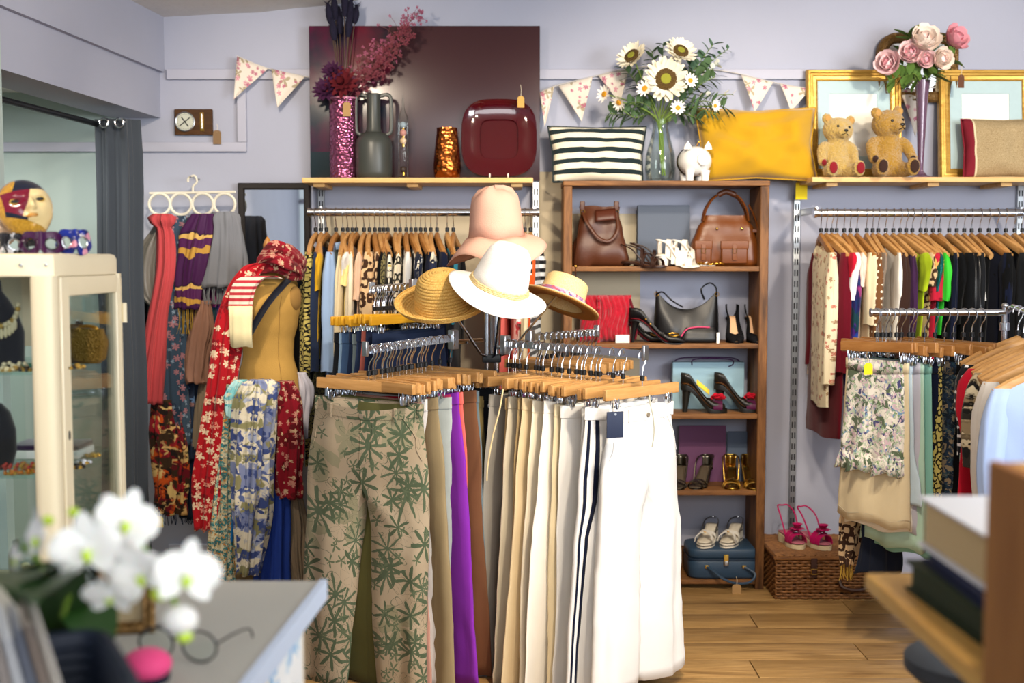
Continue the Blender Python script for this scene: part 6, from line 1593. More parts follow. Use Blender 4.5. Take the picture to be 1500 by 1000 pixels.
# ---------------------------------------------------------------- left: curtain, barometer, bunting, mirror
def GM(n): return bpy.data.materials[n]
curt = cloth('dark_grey_curtain_cloth', '#3d434b', .85, .06, .2, sheen=.2)
Pc = at(172, 172, 5.08); h = Pc.z
t = thing('curtain', 'dark grey eyelet curtain drawn aside at the alcove opening', 'curtain', (Pc.x, 5.08, 0))
part('cloth', drape([(0.004*sin(k), 0, lerp(h-.01, .02, k/14)) for k in range(15)], [(0, .08), (.1, .084), (1, .09)], [(0, .05), (1, .06)], 7, [(0, .22), (1, .26)], 2, N=110, phase=.25), curt, t, sharp=0)
for k, dx in enumerate((-.035, .03)): part('eyelet', MB().tube([(dx+.018*cos(a), -.066-.004*k, h-.03+.018*sin(a)) for a in [2*pi*q/18 for q in range(19)]], .0045, 8), chrome, t)
rodm = plain('dark_curtain_rod', '#23272b', .4, .6)
solo('curtain_rod', MB().tube([(xw(4.02)-.10, 4.05, h-.03), (xw(5.4)-.10, 5.42, h-.03)], .012, 10), rodm, 'dark round curtain rod under the alcove bulkhead', 'curtain rod')
darkw = wood('dark_walnut', '#2e1c0e', '#5a3a1d', 'x', 6, .4)
Pb = at(284.5, 179, YB-.01); w_, h_ = 55/ppm(YB), 37/ppm(YB)
t = thing('barometer', 'small dark wooden barometer with round dial and thermometer on the left wall corner', 'barometer', Pb)
part('board', MB().box((0, -.006, 0), (w_, .02, h_), .004), darkw, t)
d_ = part('dial', MB().lathe([(.001, 0), (.041, 0), (.041, .008), (.001, .008)], 32, M=Matrix.Translation((-.036, -.014, 0)) @ Matrix.Rotation(pi/2, 4, 'X')), plain('silver_dial', '#c9cbbb', .35, .2), t)
part('bezel', MB().tube([(-.036+.042*cos(a), -.022, .042*sin(a)) for a in [2*pi*q/32 for q in range(33)]], .003, 6), steel, d_)
for a, l in ((.9, .030), (2.5, .026)): part('pointer', MB().box((-.036, -.0245, 0), (.004, .001, l*2), 0, Matrix.Translation((-.036, 0, 0)) @ Matrix.Rotation(a, 4, 'Y') @ Matrix.Translation((.036, 0, 0))), black_plastic, d_)
tk = MB()
for k in range(24): a = 2*pi*k/24; tk.box((-.036+.034*cos(a), -.0225, .034*sin(a)), (.0022, .001, .0022))
part('dial_marks', tk, black_plastic, d_, kind='stuff')
part('thermometer_plate', MB().box((.040, -.017, 0), (.018, .004, .085), .001), brass, t); part('thermometer_tube', MB().tube([(.040, -.021, -.03), (.040, -.021, .035)], .002, 6), clear if False else steel, t)
price_tag(318, 201, YB-.03, 'brown price tag hanging from the barometer corner', m=GM('brown_card') if False else plain('tan_card', '#83684a', .85), w=.036, h=.062, s=.03)
flagm = printed('floral_bunting_cotton', '#d9cfc2', [('#a89a80', 16, .5, 4, 2, 5, .4), ('#b0627a', 34, .44, 6, .8, 2, .35), ('#c98a96', 28, .42, 5, .8, 8, .3)])
rope_m = plain('white_bunting_tape', '#dcd8d4', .9)
def bunting(label, pts, flags, Y, name='bunting'):
    o = at(pts[0][0], pts[0][1], Y); t = thing(name, label, 'bunting', o)
    cur = bez([at(a, b, Y)-o for a, b in pts], 6)
    part('tape', MB().tube(cur, .0055, 6, flat=.5), rope_m, t)
    for (a, b), (c, d), (e, f) in flags:
        A, B, T_ = at(a, b, Y)-o, at(c, d, Y)-o, at(e, f, Y-.02)-o
        def fn(u, v, A=A, B=B, T_=T_): p = lerp(lerp(A, B, u), T_, v); return tuple(p + Vector((0, -.008 - .012*sin(u*5+v*3)*v*(1-v)*2, 0)))
        part('flag', MB().grid(fn, 9, 9), flagm, t, sharp=0, mods=[('SOLIDIFY', dict(thickness=.0018, offset=0))])
bunting('short flowered bunting with two flags left of the maroon canvas', [(347, 82), (392, 100), (452, 113)], [((348, 83), (393, 101), (343, 146)), ((398, 101), (447, 113), (407, 158))], 5.45)
bunting('flowered bunting strung behind the sunflower bouquet and gilt frames', [(793, 134), (820, 124), (870, 112), (925, 99), (1000, 98), (1072, 106), (1135, 121), (1188, 130), (1260, 136), (1330, 132), (1370, 128)],
        [((790, 136), (812, 127), (798, 186)), ((818, 126), (868, 113), (852, 178)), ((876, 111), (921, 101), (908, 152)), ((1085, 110), (1132, 121), (1105, 164)), ((1142, 123), (1187, 131), (1158, 163)), ((1318, 133), (1356, 130), (1340, 200))], 5.462)
Ym = 5.47; xa, za = xz(349, 268, Ym); xb, zb_ = xz(457, 470, Ym); w, h = xb-xa, za-zb_
blackframe = plain('black_brown_frame', '#1d1713', .45)
t = thing('wall_mirror', 'dark framed mirror on the wall behind the dress form', 'mirror', ((xa+xb)/2, Ym, zb_))
part('frame', moulding(w, h, [(0, .02), (0, -.012), (.006, -.018), (.024, -.016), (.03, -.006)]), blackframe, t, sharp=25); part('mirror_glass', MB().box((0, -.002, h/2), (w-.05, .004, h-.05)), mirror_m, t)
# a small fascia ring hanger for scarves
plasticw = plain('cream_plastic', '#ded8c6', .4)
Yr = 5.36; o = at(283, 283, Yr)
t = thing('scarf_hanger', 'cream plastic scarf hanger with rings on the left wall', 'hanger', o)
part('bar', MB().tube([at(219, 283, Yr)-o, at(345, 281, Yr)-o], .006, 8), plasticw, t)
part('hook', MB().tube(bez([(0, 0, 0), (.0, 0, .03), (.018, 0, .052), (.006, 0, .078), (-.02, 0, .066), (-.022, 0, .05)], 5), .005, 8), plasticw, t)
part('wall_nail', MB().tube([(-.008, YB-Yr-.0, .072), (-.008, -.012, .072)], .004, 6), steel, t)
for px in (234, 265, 297, 329):
    c = at(px, 299, Yr)-o; part('ring', MB().tube([c+Vector((.047*cos(a), 0, .047*sin(a))) for a in [2*pi*q/28 for q in range(29)]], .0065, 8), plasticw, t)

# ---------------------------------------------------------------- scarves
def scarf(label, pts, m, halfw, th=.022, nf=5, amp=.28, seed=1, Y=None, fringe=None, name='scarf', n=26, ph=1.0, extra=None, N=48, A=(1, 0, 0)):
    """pts = [(px, py[, Y])]; half widths in pixels"""
    P_ = [at(p[0], p[1], p[2] if len(p) > 2 else Y) for p in pts]; o = P_[-1]
    t = thing(name, label, 'scarf', o); c = bez([p-o for p in P_], 6)
    k_ = 1/ppm(Y or pts[0][2])
    wd = [(f, w*k_) for f, w in halfw] if isinstance(halfw, list) else halfw*k_
    thl = th if isinstance(th, list) else [(0, th*.7), (.3, th), (1, th)]
    th = th if not isinstance(th, list) else th[-1][1]
    part('cloth', drape(c, wd, thl, nf+1, amp*1.3, seed, N=N+12, phase=ph, hem=.006, A=A), m, t, sharp=0)
    if fringe:
        fm = MB(); r = random.Random(seed); w = (wd[-1][1] if isinstance(wd, list) else wd)
        for k in range(fringe[1]):
            x = lerp(-w, w, (k+.5)/fringe[1]); y = r.uniform(-th, th)*.6
            fm.tube(bez([(x, y, .004), (x+r.uniform(-.006, .006), y, -fringe[2]*.5), (x+r.uniform(-.01, .01), y, -fringe[2])], 3), fringe[3] if len(fringe) > 3 else .0018, 4)
        part('fringe', fm, fringe[0], t, kind='stuff')
    if extra: extra(t, o)
    return t
coralc = cloth('coral_scarf_cloth', '#b8484c', sheen=.1)
tealfl = printed('slate_teal_scarf_with_pink_flowers', '#36485a', [('#2a394b', 12, .6, 5, .6, 7, .5), ('#9a6b72', 22, .42, 6, .7, 2, .5), ('#7f93a5', 34, .35, 5, 1, 4, .4)])
tealfl2 = printed('navy_scarf_with_small_flowers', '#26334a', [('#8f6a68', 30, .40, 6, .7, 12, .45), ('#5f7fa8', 26, .4, 5, 1, 14, .5)])
greysc = cloth('soft_grey_scarf', '#74767c', var=.12); puff = plain('grey_satin_puffer', '#77736c', .4, bmp=.3, bs=30)
purpgold = striped('purple_scarf_with_gold_bands', [(0, '#3d1342'), (.55, '#b58a3a'), (.68, '#4b1a4a'), (.86, '#c9a45a'), (.95, '#2e1030')], 2, 4.6, .55, wob=.10)
goldfr = plain('gold_thread', '#b9963f', .5, .3)
brownsat = cloth('brown_pink_satin', '#8f6a58', .4, .18, .1)
spicy = blotch('red_orange_cream_batik', ['#6d1320', '#c9541c', '#d9b070', '#231a17', '#a01f2a', '#e0c07a', '#3b2a1a'], 13, dist=2)
dnavy = cloth('dark_navy_scarf_cloth', '#1a2740')
redfl = printed('red_scarf_with_cream_flowers', '#a5141f', [('#7f0f19', 12, .6, 6, 1, 9, .5), ('#dcc3a4', 26, .46, 5, .7, 2, .55), ('#cf8a76', 38, .40, 4, .9, 6, .45)])
redfl2 = printed('crimson_scarf_with_small_flowers', '#7f1020', [('#5a0a14', 14, .6, 5, .8, 8, .5), ('#b98070', 28, .42, 6, .8, 3, .45), ('#c0a684', 36, .38, 5, .7, 5, .35)])
ditsy = blotch('teal_orange_ditsy_print', ['#2f7f86', '#d9cfa8', '#8fb3a0', '#c9863a', '#e0d9b8', '#3f6f70', '#c9b88a'], 52, dist=1)
turq = cloth('turquoise_blue_scarf_cloth', '#1f6fb0', .6, .1)
water = blotch('cream_blue_watercolour_print', ['#dcd4bc', '#a3acc4', '#5a6a9c', '#e2dbc6', '#7f8ab0', '#8d8a62', '#3f4f86'], 15, dist=1.2, detail=3)
royal = cloth('royal_blue_scarf_cloth', '#27439a', .7, .15)
taupesc = cloth('taupe_scarf_cloth', '#8b7b66'); aquap = blotch('aqua_cream_print', ['#7fc4c9', '#e0e0d0', '#3f8f9a', '#d9c9a0', '#a8d4d4'], 30)
Y1 = 5.24
scarf('grey satin quilted snood at the far left of the scarf hanger', [(236, 330), (224, 362), (217, 395), (218, 425), (227, 445)], puff, [(0, 9), (.3, 19), (.7, 20), (1, 9)], .04, 4, .2, 3, 5.22)
scarf('dark grey scarf hanging below the quilted snood', [(222, 425), (215, 460), (212, 500), (216, 522)], charcoal, [(0, 12), (.5, 14), (1, 10)], .03, 4, .25, 4, 5.32)
scarf('bright coral scarf with a knot on the first ring of the scarf hanger', [(238, 313), (240, 330), (243, 348), (242, 400), (230, 470), (222, 540), (217, 590)], coralc, [(0, 9), (.07, 15), (.13, 14), (.2, 9), (.6, 11), (1, 16)], [(0, .02), (.1, .04), (.22, .02), (1, .028)], 6, .36, 5, 5.17)
scarf('slate teal scarf with pink flowers on the second ring of the scarf hanger', [(262, 316), (258, 350), (251, 430), (248, 520), (250, 600), (254, 652)], tealfl, [(0, 9), (.2, 16), (.6, 20), (1, 22)], .03, 5, .28, 6, 5.22)
scarf('navy scarf with small flowers right of the slate teal one', [(268, 318), (272, 380), (278, 470), (281, 560), (276, 640), (278, 672)], tealfl2, [(0, 8), (.3, 13), (1, 18)], .03, 4, .28, 7, 5.28)
scarf('purple scarf with gold bands and gold tassels on the third ring', [(297, 313), (290, 340), (281, 380), (277, 420), (276, 452)], purpgold, [(0, 14), (.3, 20), (1, 15)], .03, 4, .25, 8, 5.2, fringe=(goldfr, 16, .11))
scarf('dark purple scarf end hanging behind the gold banded scarf', [(305, 314), (308, 350), (300, 410), (292, 455), (290, 470)], cloth('aubergine_scarf', '#45173f'), [(0, 12), (.5, 16), (1, 12)], .03, 4, .25, 9, 5.27)
scarf('soft grey fringed scarf on the fourth ring of the scarf hanger', [(329, 310), (331, 330), (330, 370), (326, 420)], greysc, [(0, 15), (.2, 20), (1, 29)], .032, 6, .2, 10, 5.21, fringe=(greysc, 46, .075, .0024))
scarf('brown pink satin scarf below the gold tassels', [(300, 440), (297, 470), (290, 510), (286, 545), (287, 560)], brownsat, [(0, 8), (.4, 16), (1, 14)], .03, 4, .28, 11, 5.22)
scarf('light patterned scarf strip beside the brown pink satin scarf', [(318, 425), (316, 470), (312, 520), (310, 560)], multi_jewel, 7, .02, 3, .25, 12, 5.26)
scarf('red orange and cream batik scarf hanging low left', [(240, 585), (244, 620), (252, 670), (250, 720), (247, 752)], spicy, [(0, 14), (.5, 22), (1, 20)], .035, 5, .28, 13, 5.2, fringe=(dnavy, 14, .05))
scarf('dark navy scarf hanging low behind the batik scarf', [(280, 560), (282, 630), (285, 700), (287, 757)], dnavy, [(0, 14), (.5, 20), (1, 20)], .04, 4, .25, 14, 5.32, fringe=(dnavy, 20, .03))
scarf('taupe scarf hanging above the dark navy one', [(306, 545), (303, 590), (297, 640), (296, 655)], taupesc, [(0, 12), (1, 16)], .03, 4, .25, 15, 5.26)
price_tag(233, 764, 5.16, 'yellow price tag at the hem of the batik scarf', m=yellow_card, w=.036, h=.05, s=.02)

# ---------------------------------------------------------------- dress form
YD = 4.93; kd = 1/ppm(YD)
Z_ = lambda py: at(395, py, YD).z
XD = at(394, 500, YD).x
t = thing('dress_form', 'tan linen dress form on a stand draped with scarves', 'dress form', (XD, YD, 0), radians(-24))
hess = plain('tan_linen_form', '#b08a45', .9, var=.10, vs=30, bmp=.4, bs=300); hessd = plain('darker_linen_panel', '#8f6d38', .9, bmp=.4, bs=300)  # second, darker linen for arm caps and seams
tab = [(Z_(620), .125, .105), (Z_(580), .138, .112), (Z_(550), .128, .10), (Z_(520), .108, .088), (Z_(500), .110, .09), (Z_(470), .128, .112), (Z_(450), .138, .122), (Z_(432), .140, .105), (Z_(418), .128, .082), (Z_(408), .085, .062), (Z_(400), .055, .052), (Z_(386), .046, .046)]
rings = []
for k in range(31):
    z = lerp(tab[0][0], tab[-1][0], k/30); a_ = interp([(q[0], q[1]) for q in tab], z); b_ = interp([(q[0], q[2]) for q in tab], z)
    rings.append([(a_*cos(2*pi*i/40), b_*sin(2*pi*i/40)*(1.12 if sin(2*pi*i/40) < 0 else .9), z) for i in range(40)])
part('torso', MB().loft(rings), hess, t, sharp=60)
for s in (-1, 1):
    part('arm_cap', MB().ell((s*.132, .0, Z_(436)), (.018, .038, .05), 16, 10), hessd, t)
    part('panel_seam', MB().tube([(rings[k][36 if s > 0 else 24][0]*1.005, rings[k][36 if s > 0 else 24][1]*1.005, rings[k][0][2]) for k in range(0, 25)], .0016, 4), hessd, t)
fin = wood('turned_wood', '#7d4f22', '#b07a3c', 'z', 8, .4)
part('neck_cap', MB().lathe([(.001, Z_(388)), (.047, Z_(388)), (.046, Z_(381)), (.03, Z_(377)), (.016, Z_(374)), (.012, Z_(369)), (.018, Z_(364)), (.019, Z_(358)), (.012, Z_(352)), (.007, Z_(349)), (.001, Z_(346))], 24), fin, t)
part('pole', MB().tube([(0, 0, Z_(620)), (0, 0, .10)], .016, 12), fin, t)
for k in range(3): a = 2*pi*k/3+.3; part('leg', MB().tube(bez([(0, 0, .14), (.13*cos(a), .13*sin(a), .11), (.24*cos(a), .24*sin(a), .012)], 5), .013, 8), fin, t)
scarf('red scarf with cream flowers wound round the dress form and hanging far down', [(388, 385, 4.80), (372, 392, 4.80), (352, 420, 4.80), (334, 480, 4.78), (324, 560, 4.78), (315, 640, 4.78), (306, 710, 4.78), (302, 775, 4.78)], redfl, [(0, 10), (.15, 14), (.5, 19), (.8, 22), (1, 14)], .03, 5, .28, 21, 4.8, N=56)
scarf('crimson scarf bundle wound round the neck of the dress form', [(376, 392, 4.86), (392, 378, 4.82), (412, 376, 4.80), (430, 384, 4.84), (446, 394, 4.92)], redfl2, [(0, 12), (.3, 18), (.7, 19), (1, 12)], .055, 4, .3, 22, 4.85, A=(.15, 0, 1))
redst = striped('red_white_woven_stripe', [(0, '#d9c3b4'), (.5, '#a8303a')], 2, 42, .9)
def creamend(t, o):
    part('cream_end', drape([at(353, py, 4.735)-o for py in (448, 465, 485, 508)], 16/ppm(4.735), .014, 3, .12, 5, N=40, hem=.004), cloth('cream_woven_end', '#e3d5a8'), t, sharp=0)
scarf('red and white striped woven scarf with cream end over the dress form shoulder', [(402, 408, 4.80), (388, 404, 4.775), (368, 408, 4.76), (356, 425, 4.75), (352, 452, 4.745)], redst, [(0, 12), (.4, 19), (1, 16)], .018, 3, .14, 23, 4.76, extra=creamend)
strapm = lea('dark_navy_strap', '#161c28', .4)
pts = [at(428, 404, 4.90), at(408, 425, 4.79), at(388, 450, 4.76), at(366, 488, 4.75)]
t = thing('shoulder_bag', 'dark navy bag slung on a strap across the dress form', 'handbag', pts[-1])
part('strap', MB().tube(bez([p-pts[-1] for p in pts], 6), .02, 8, flat=.14), strapm, t)
bp = at(441, 500, 5.06) - pts[-1]
part('body', bagbody([(bp.z-.16, .05, .04), (bp.z-.1, .055, .05), (bp.z+.1, .05, .045), (bp.z+.17, .035, .02)], 4, .006), blackl, t).location = (bp.x, bp.y, 0)
part('strap', MB().tube(bez([pts[0]-pts[-1], at(440, 415, 4.98)-pts[-1], Vector((bp.x, bp.y, bp.z+.16))], 5), .012, 6, flat=.25), strapm, t)
YW = 4.78
scarf('teal and orange ditsy print scarf tied at the dress form waist', [(338, 562), (331, 590), (328, 660), (326, 750), (322, 862)], ditsy, [(0, 12), (.12, 15), (.5, 14), (1, 19)], .03, 4, .26, 31, YW, N=56)
scarf('aqua and cream print scarf knot at the dress form waist', [(352, 556), (346, 572), (342, 590), (340, 610)], aquap, [(0, 8), (.5, 14), (1, 8)], .03, 4, .25, 32, 4.76)
scarf('turquoise blue scarf hanging from the dress form waist', [(356, 570), (350, 600), (346, 680), (343, 760), (342, 792)], turq, [(0, 8), (.2, 12), (1, 11)], .03, 4, .3, 33, 4.80)
scarf('navy flowered scarf peeping between turquoise and watercolour scarves', [(358, 620), (355, 700), (352, 780), (350, 835)], tealfl2, 8, .025, 3, .28, 34, 4.81)
scarf('cream and blue watercolour scarf at the front of the dress form', [(380, 556), (378, 580), (374, 630), (372, 700), (368, 770), (362, 838)], water, [(0, 14), (.08, 24), (.2, 27), (.6, 25), (1, 17)], .05, 6, .28, 35, 4.72, N=64)
scarf('crimson flowered scarf at the right of the dress form waist', [(416, 558), (422, 590), (424, 650), (422, 700), (424, 728)], redfl2, [(0, 12), (.3, 19), (1, 15)], .035, 4, .28, 36, 4.78)
scarf('royal blue scarf hanging low behind the watercolour scarf', [(402, 600), (404, 680), (402, 760), (398, 860)], royal, [(0, 10), (.5, 18), (1, 22)], .04, 5, .3, 37, 4.82)
scarf('taupe scarf hanging low at the right of the dress form', [(428, 700), (432, 760), (434, 810), (440, 860)], taupesc, [(0, 8), (.5, 14), (1, 10)], .03, 4, .3, 38, 4.86)
scarf('pale grey scarf at the right hip of the dress form', [(438, 545), (443, 570), (440, 600), (441, 640)], greylilac, [(0, 8), (.4, 14), (1, 9)], .03, 4, .3, 39, 4.92)

# ---------------------------------------------------------------- glass cabinet with jewellery and masks
creamm = plain('cream_enamel_metal', '#e3d6b6', .35, spec=.45, var=.03, vs=10)
X1, Y0, X0, Y2 = -1.0, 2.60, -1.72, 3.07
ZC, ZB = at(65, 373, 2.6).z + .004, .60
t = thing('display_cabinet', 'cream metal and glass display cabinet with jewellery shelves', 'cabinet', ((X0+X1)/2, (Y0+Y2)/2, 0)); cb_ = t
ZS1_ = at(65, 549, Y0).z
cw, cd = (X1-X0), (Y2-Y0); hx, hy = cw/2, cd/2
part('top_panel', MB().loft([srect(hx-.012, hy-.012, 14, 60, z=ZC-.001), srect(hx-.004, hy-.004, 14, 60, z=ZC-.004), srect(hx, hy, 14, 60, z=ZC-.014), srect(hx, hy, 14, 60, z=ZC-.05), srect(hx-.002, hy-.002, 14, 60, z=ZC-.052)]), creamm, t)
part('base_panel', MB().box((0, 0, ZB+.03), (cw, cd, .06), .006), creamm, t)
def post(sx, sy, r=.03):
    cx, cy = sx*(hx-r), sy*(hy-r)
    return MB().loft([srect(r, r, 3.2, 24, cx, cy, z) for z in (ZB+.05, ZC-.05)])
for sx in (-1, 1):
    for sy in (-1, 1):
        p_ = part('corner_post', post(sx, sy, .027 if sy < 0 else .018), creamm, t)
        part('leg', MB().tube([(sx*(hx-.03), sy*(hy-.03), ZB+.01), (sx*(hx-.02), sy*(hy-.02), 0)], [.022, .014], 10), creamm, t)
        if sx > 0 and sy < 0:
            for dx, dy in ((-.055, 0), (.0, -.0)): part('screw', MB().ell((hx-.012+dx, -hy-.001, ZC-.026), (.004, .002, .004), 8, 5), steel, p_)
glm = pane('cabinet_glass')
dr = part('door', MB().box((hx-.009, -hy+.079, (ZC+ZB)/2), (.016, .05, ZC-ZB-.12), .003), creamm, t)
part('door_stile', MB().box((hx-.009, hy-.022, (ZC+ZB)/2), (.016, .04, ZC-ZB-.12), .003), creamm, dr)
part('door_rail', MB().box((hx-.009, .01, ZC-.075), (.0155, cd-.09, .045), .003), creamm, dr)
part('door_rail', MB().box((hx-.009, .01, ZB+.09), (.0155, cd-.09, .06), .003), creamm, dr)
part('door_pane', MB().box((hx-.010, .02, (ZC+ZB)/2), (.003, cd-.12, ZC-ZB-.18)), glm, dr)
part('keyhole', MB().ell((hx+.0, -hy+.079, 1.07), (.003, .004, .011), 8, 6), black_plastic, dr)
for z in (1.33, .78):
    part('hinge', MB().tube([(hx+.004, hy-.004, z-.025), (hx+.004, hy-.004, z+.025)], .007, 8), creamm, dr)
part('front_pane', MB().box((-.02, -hy+.006, (ZC+ZB)/2), (cw-.10, .003, ZC-ZB-.11)), glm, t)
part('back_pane', MB().box((0, hy-.006, (ZC+ZB)/2), (cw-.06, .003, ZC-ZB-.11)), glm, t)
part('shelf_rail', MB().box((-.12, hy-.014, (ZC+ZB)/2), (.03, .006, ZC-ZB-.12), .001), creamm, t)
part('added_back_panel', MB().box((-.10, hy-.012, (ZC+ZS1_)/2), (cw-.25, .003, ZC-ZS1_-.06)), creamm, t)  # cream half panel added for the glowing look of the upper interior
part('side_panel', MB().box((-hx+.006, 0, (ZC+ZB)/2), (.004, cd-.06, ZC-ZB-.11)), creamm, t)
ZS1, ZS2 = at(65, 549, Y0).z, at(65, 702, Y0).z
for z in (ZS1, ZS2): part('glass_shelf', MB().box((0, 0, z), (cw-.06, cd-.05, .006), .001), pane('shelf_glass_%d' % (z*100), (.86, .95, .92)), t)
def inc(px, z, Y): return Vector((at(px, 500, Y).x, Y, z+.0035))
bustm = cloth('black_velvet_bust', '#141318', sheen=.4)
t = thing('necklace_bust', 'black velvet necklace bust inside the display cabinet', 'necklace bust', inc(-2, ZS1, 2.78))
part('bust', MB().loft([[(a_*cos(2*pi*i/26), b_*sin(2*pi*i/26)-.02*(z > .1), z) for i in range(26)] for z, a_, b_ in ((0, .05, .03), (.006, .058, .035), (.08, .06, .036), (.12, .055, .034), (.15, .038, .026), (.175, .02, .016), (.20, .017, .014))]), bustm, t)
pearl = plain('ivory_bead', '#dccfa6', .25)
t = thing('bead_necklace', 'ivory bead and shell necklace on the black velvet bust', 'necklace', inc(-2, ZS1+.10, 2.745))
for k in range(17):
    a = pi+pi*k/16; c = Vector((.052*cos(a), -.012-.006*sin(a), .045+.05*sin(a)))
    part('bead', MB().ell(c, (.0065, .0065, .0065), 10, 7), pearl if k % 3 else goldfr, t)
    if 2 < k < 14: part('pendant', MB().ell(c+Vector((0, -.002, -.018)), (.005, .004, .013), 8, 6), pearl, t)
P = inc(120, ZS1, 2.86)
t = thing('evening_purse', 'small gold sequinned clasp purse inside the display cabinet', 'purse', P, radians(-8))
part('body', bagbody(zrange([(0, .045, .014), (.012, .058, .022), (.05, .062, .024), (.085, .052, .014)], 9), 4, .005), hammered('bronze_gold_sequins', '#8d6f30', .35, 260, .9, .7), t, sharp=60)
part('clasp_frame', MB().tube(bez([(-.05, -.004, .045), (-.046, -.01, .08), (-.03, -.01, .089), (0, -.01, .090), (.03, -.01, .089), (.046, -.01, .08), (.05, -.004, .045)], 5), .004, 6), gold, t)
for s in (-1, 1): part('clasp', MB().ell((s*.005, -.01, .097), (.005, .005, .005), 8, 6), black_plastic, t)
part('price_ticket', MB().box((-.036, -.026, .06), (.034, .002, .055), .0005), paper, t)
jw = [('ivory brooch', '#d9c9a0'), ('green enamel brooch', '#4f8f7a'), ('brass brooch', '#b08a3a'), ('dark stone brooch', '#2a2622'), ('amber brooch', '#a8651e'), ('silver brooch', '#b9bcc0')]
for i, (px, z, Y, c) in enumerate(((8, ZS1, 2.64, 0), (22, ZS1, 2.66, 2), (38, ZS1, 2.65, 3), (34, ZS1, 2.75, 1), (98, ZS1, 2.70, 3), (112, ZS1, 2.72, 2), (12, ZS2, 2.64, 4), (36, ZS2, 2.65, 4), (108, ZS2, 2.72, 3), (118, ZS2, 2.78, 5), (132, ZS2, 2.88, 2))):
    lab = jw[c][0] + (' on the upper glass shelf, spot %s of the cabinet' % ['far left', 'left', 'beside the post', 'behind the post', 'under the gold purse', 'right of the purse'][i] if z == ZS1 else ' on the lower glass shelf, %s' % ['at the far left', 'left of the cream post', 'right of the cream post', 'in the middle of the door', 'near the hinge side'][i-6])
    jm = mt('jewel_%d' % c, plain, jw[c][1], .25, .4)
    t = thing('brooch', lab, 'brooch', inc(px, z, Y))
    part('setting', MB().lathe([(.001, 0), (.012, 0), (.013, .003), (.008, .006), (.001, .006)], 12), goldfr, t); part('stone', MB().ell((0, 0, .007), (.008, .006, .005), 10, 6), jm, t)
    for k in range(6): part('bead', MB().ell((.016*cos(k), .013*sin(k), .004), (.0045, .0045, .0045), 7, 5), jm, t)
for px, z, Y, lb, c in ((5, ZS1, 2.70, 'string of ivory beads on the upper glass shelf', '#d9cfae'), (20, ZS2, 2.70, 'heap of red coral beads on the lower glass shelf', '#a8342a'), (45, ZS2, 2.70, 'string of brass beads before the purple lined tray', '#a8812e')):
    t = thing('bead_string', lb, 'necklace', inc(px, z, Y)); jm = plain('beads_'+c[1:], c, .3)
    for k in range(22): a = k*.62; rr_ = .014+.0012*k; part('bead', MB().ell((rr_*cos(a)*1.3, rr_*sin(a)*.8, .0045+.004*(k % 3)), (.0048, .0048, .0048), 7, 5), jm, t)
P = inc(72, ZS2, 2.90)
t = thing('jewellery_tray', 'white jewellery tray with dark purple lining on the lower glass shelf', 'tray', P)
part('tray', MB().box((0, 0, .010), (.17, .11, .02), .003), plain('white_tray', '#dfe0dc', .6), t); part('lining', MB().box((0, 0, .026), (.165, .105, .014), .004), cloth('purple_velvet', '#2b1538', sheen=.4), t)
t = thing('necklace_bust', 'second black velvet bust low at the left of the display cabinet', 'necklace bust', inc(-8, ZS2, 2.72))
part('bust', MB().loft([[(a_*cos(2*pi*i/26), b_*sin(2*pi*i/26), z) for i in range(26)] for z, a_, b_ in ((0, .03, .03), (.01, .034, .03), (.04, .042, .03), (.09, .042, .03), (.13, .03, .025), (.15, .012, .012))]), bustm, t)
t = thing('glass_jar', 'clear glass jar of cream shells on the cabinet base', 'jar', Vector((at(35, 500, 2.76).x, 2.76, ZB+.061)))
part('jar', MB().lathe([(.001, 0), (.045, 0), (.048, .005), (.048, .12), (.038, .14), (.038, .15), (.035, .15), (.035, .135), (.045, .118), (.045, .008), (.001, .005)], 28, cap0=False, cap1=False), clear, t)
for k in range(24): a = k*2.4; part('shell', MB().ell((.028*cos(a)*((k % 5)/5+.25), .028*sin(a)*((k % 5)/5+.25), .016+.0032*k), (.012, .009, .008), 8, 6), pearl, t)
# masks
def harlequin(n):
    m, nt, b = base(n, .22, 0, .5, coat=.5)
    s = NN(nt, 'SeparateXYZ', i0=objco(nt)); x, z = s.outputs[0], s.outputs[2]
    f = NN(nt, 'TexNoise', Vector=objco(nt), Scale=160, Detail=3)
    c = C('#d8c08a'); goldc = mix(nt, f.outputs[0], '#6e4a12', '#d9a83a')
    d1 = mth(nt, 'SUBTRACT', x, mth(nt, 'MULTIPLY', z, .5)); d2 = mth(nt, 'SUBTRACT', x, mth(nt, 'MULTIPLY', z, .6))
    c = mix(nt, mth(nt, 'LESS_THAN', d1, -.006), '#d8c08a', '#6b0a24')
    c = mix(nt, mth(nt, 'GREATER_THAN', z, .035), c, mix(nt, mth(nt, 'LESS_THAN', d2, -.05), '#10182c', goldc))
    c = mix(nt, mth(nt, 'MULTIPLY', mth(nt, 'LESS_THAN', x, -.010), mth(nt, 'LESS_THAN', mth(nt, 'ADD', z, mth(nt, 'MULTIPLY', x, .57)), -.0385)), c, '#0f1526')
    c = mix(nt, mth(nt, 'LESS_THAN', mth(nt, 'ADD', z, mth(nt, 'MULTIPLY', x, .45)), -.044), c, goldc)
    c = mix(nt, mth(nt, 'LESS_THAN', x, -.052), c, goldc); setc(nt, b, c); return m
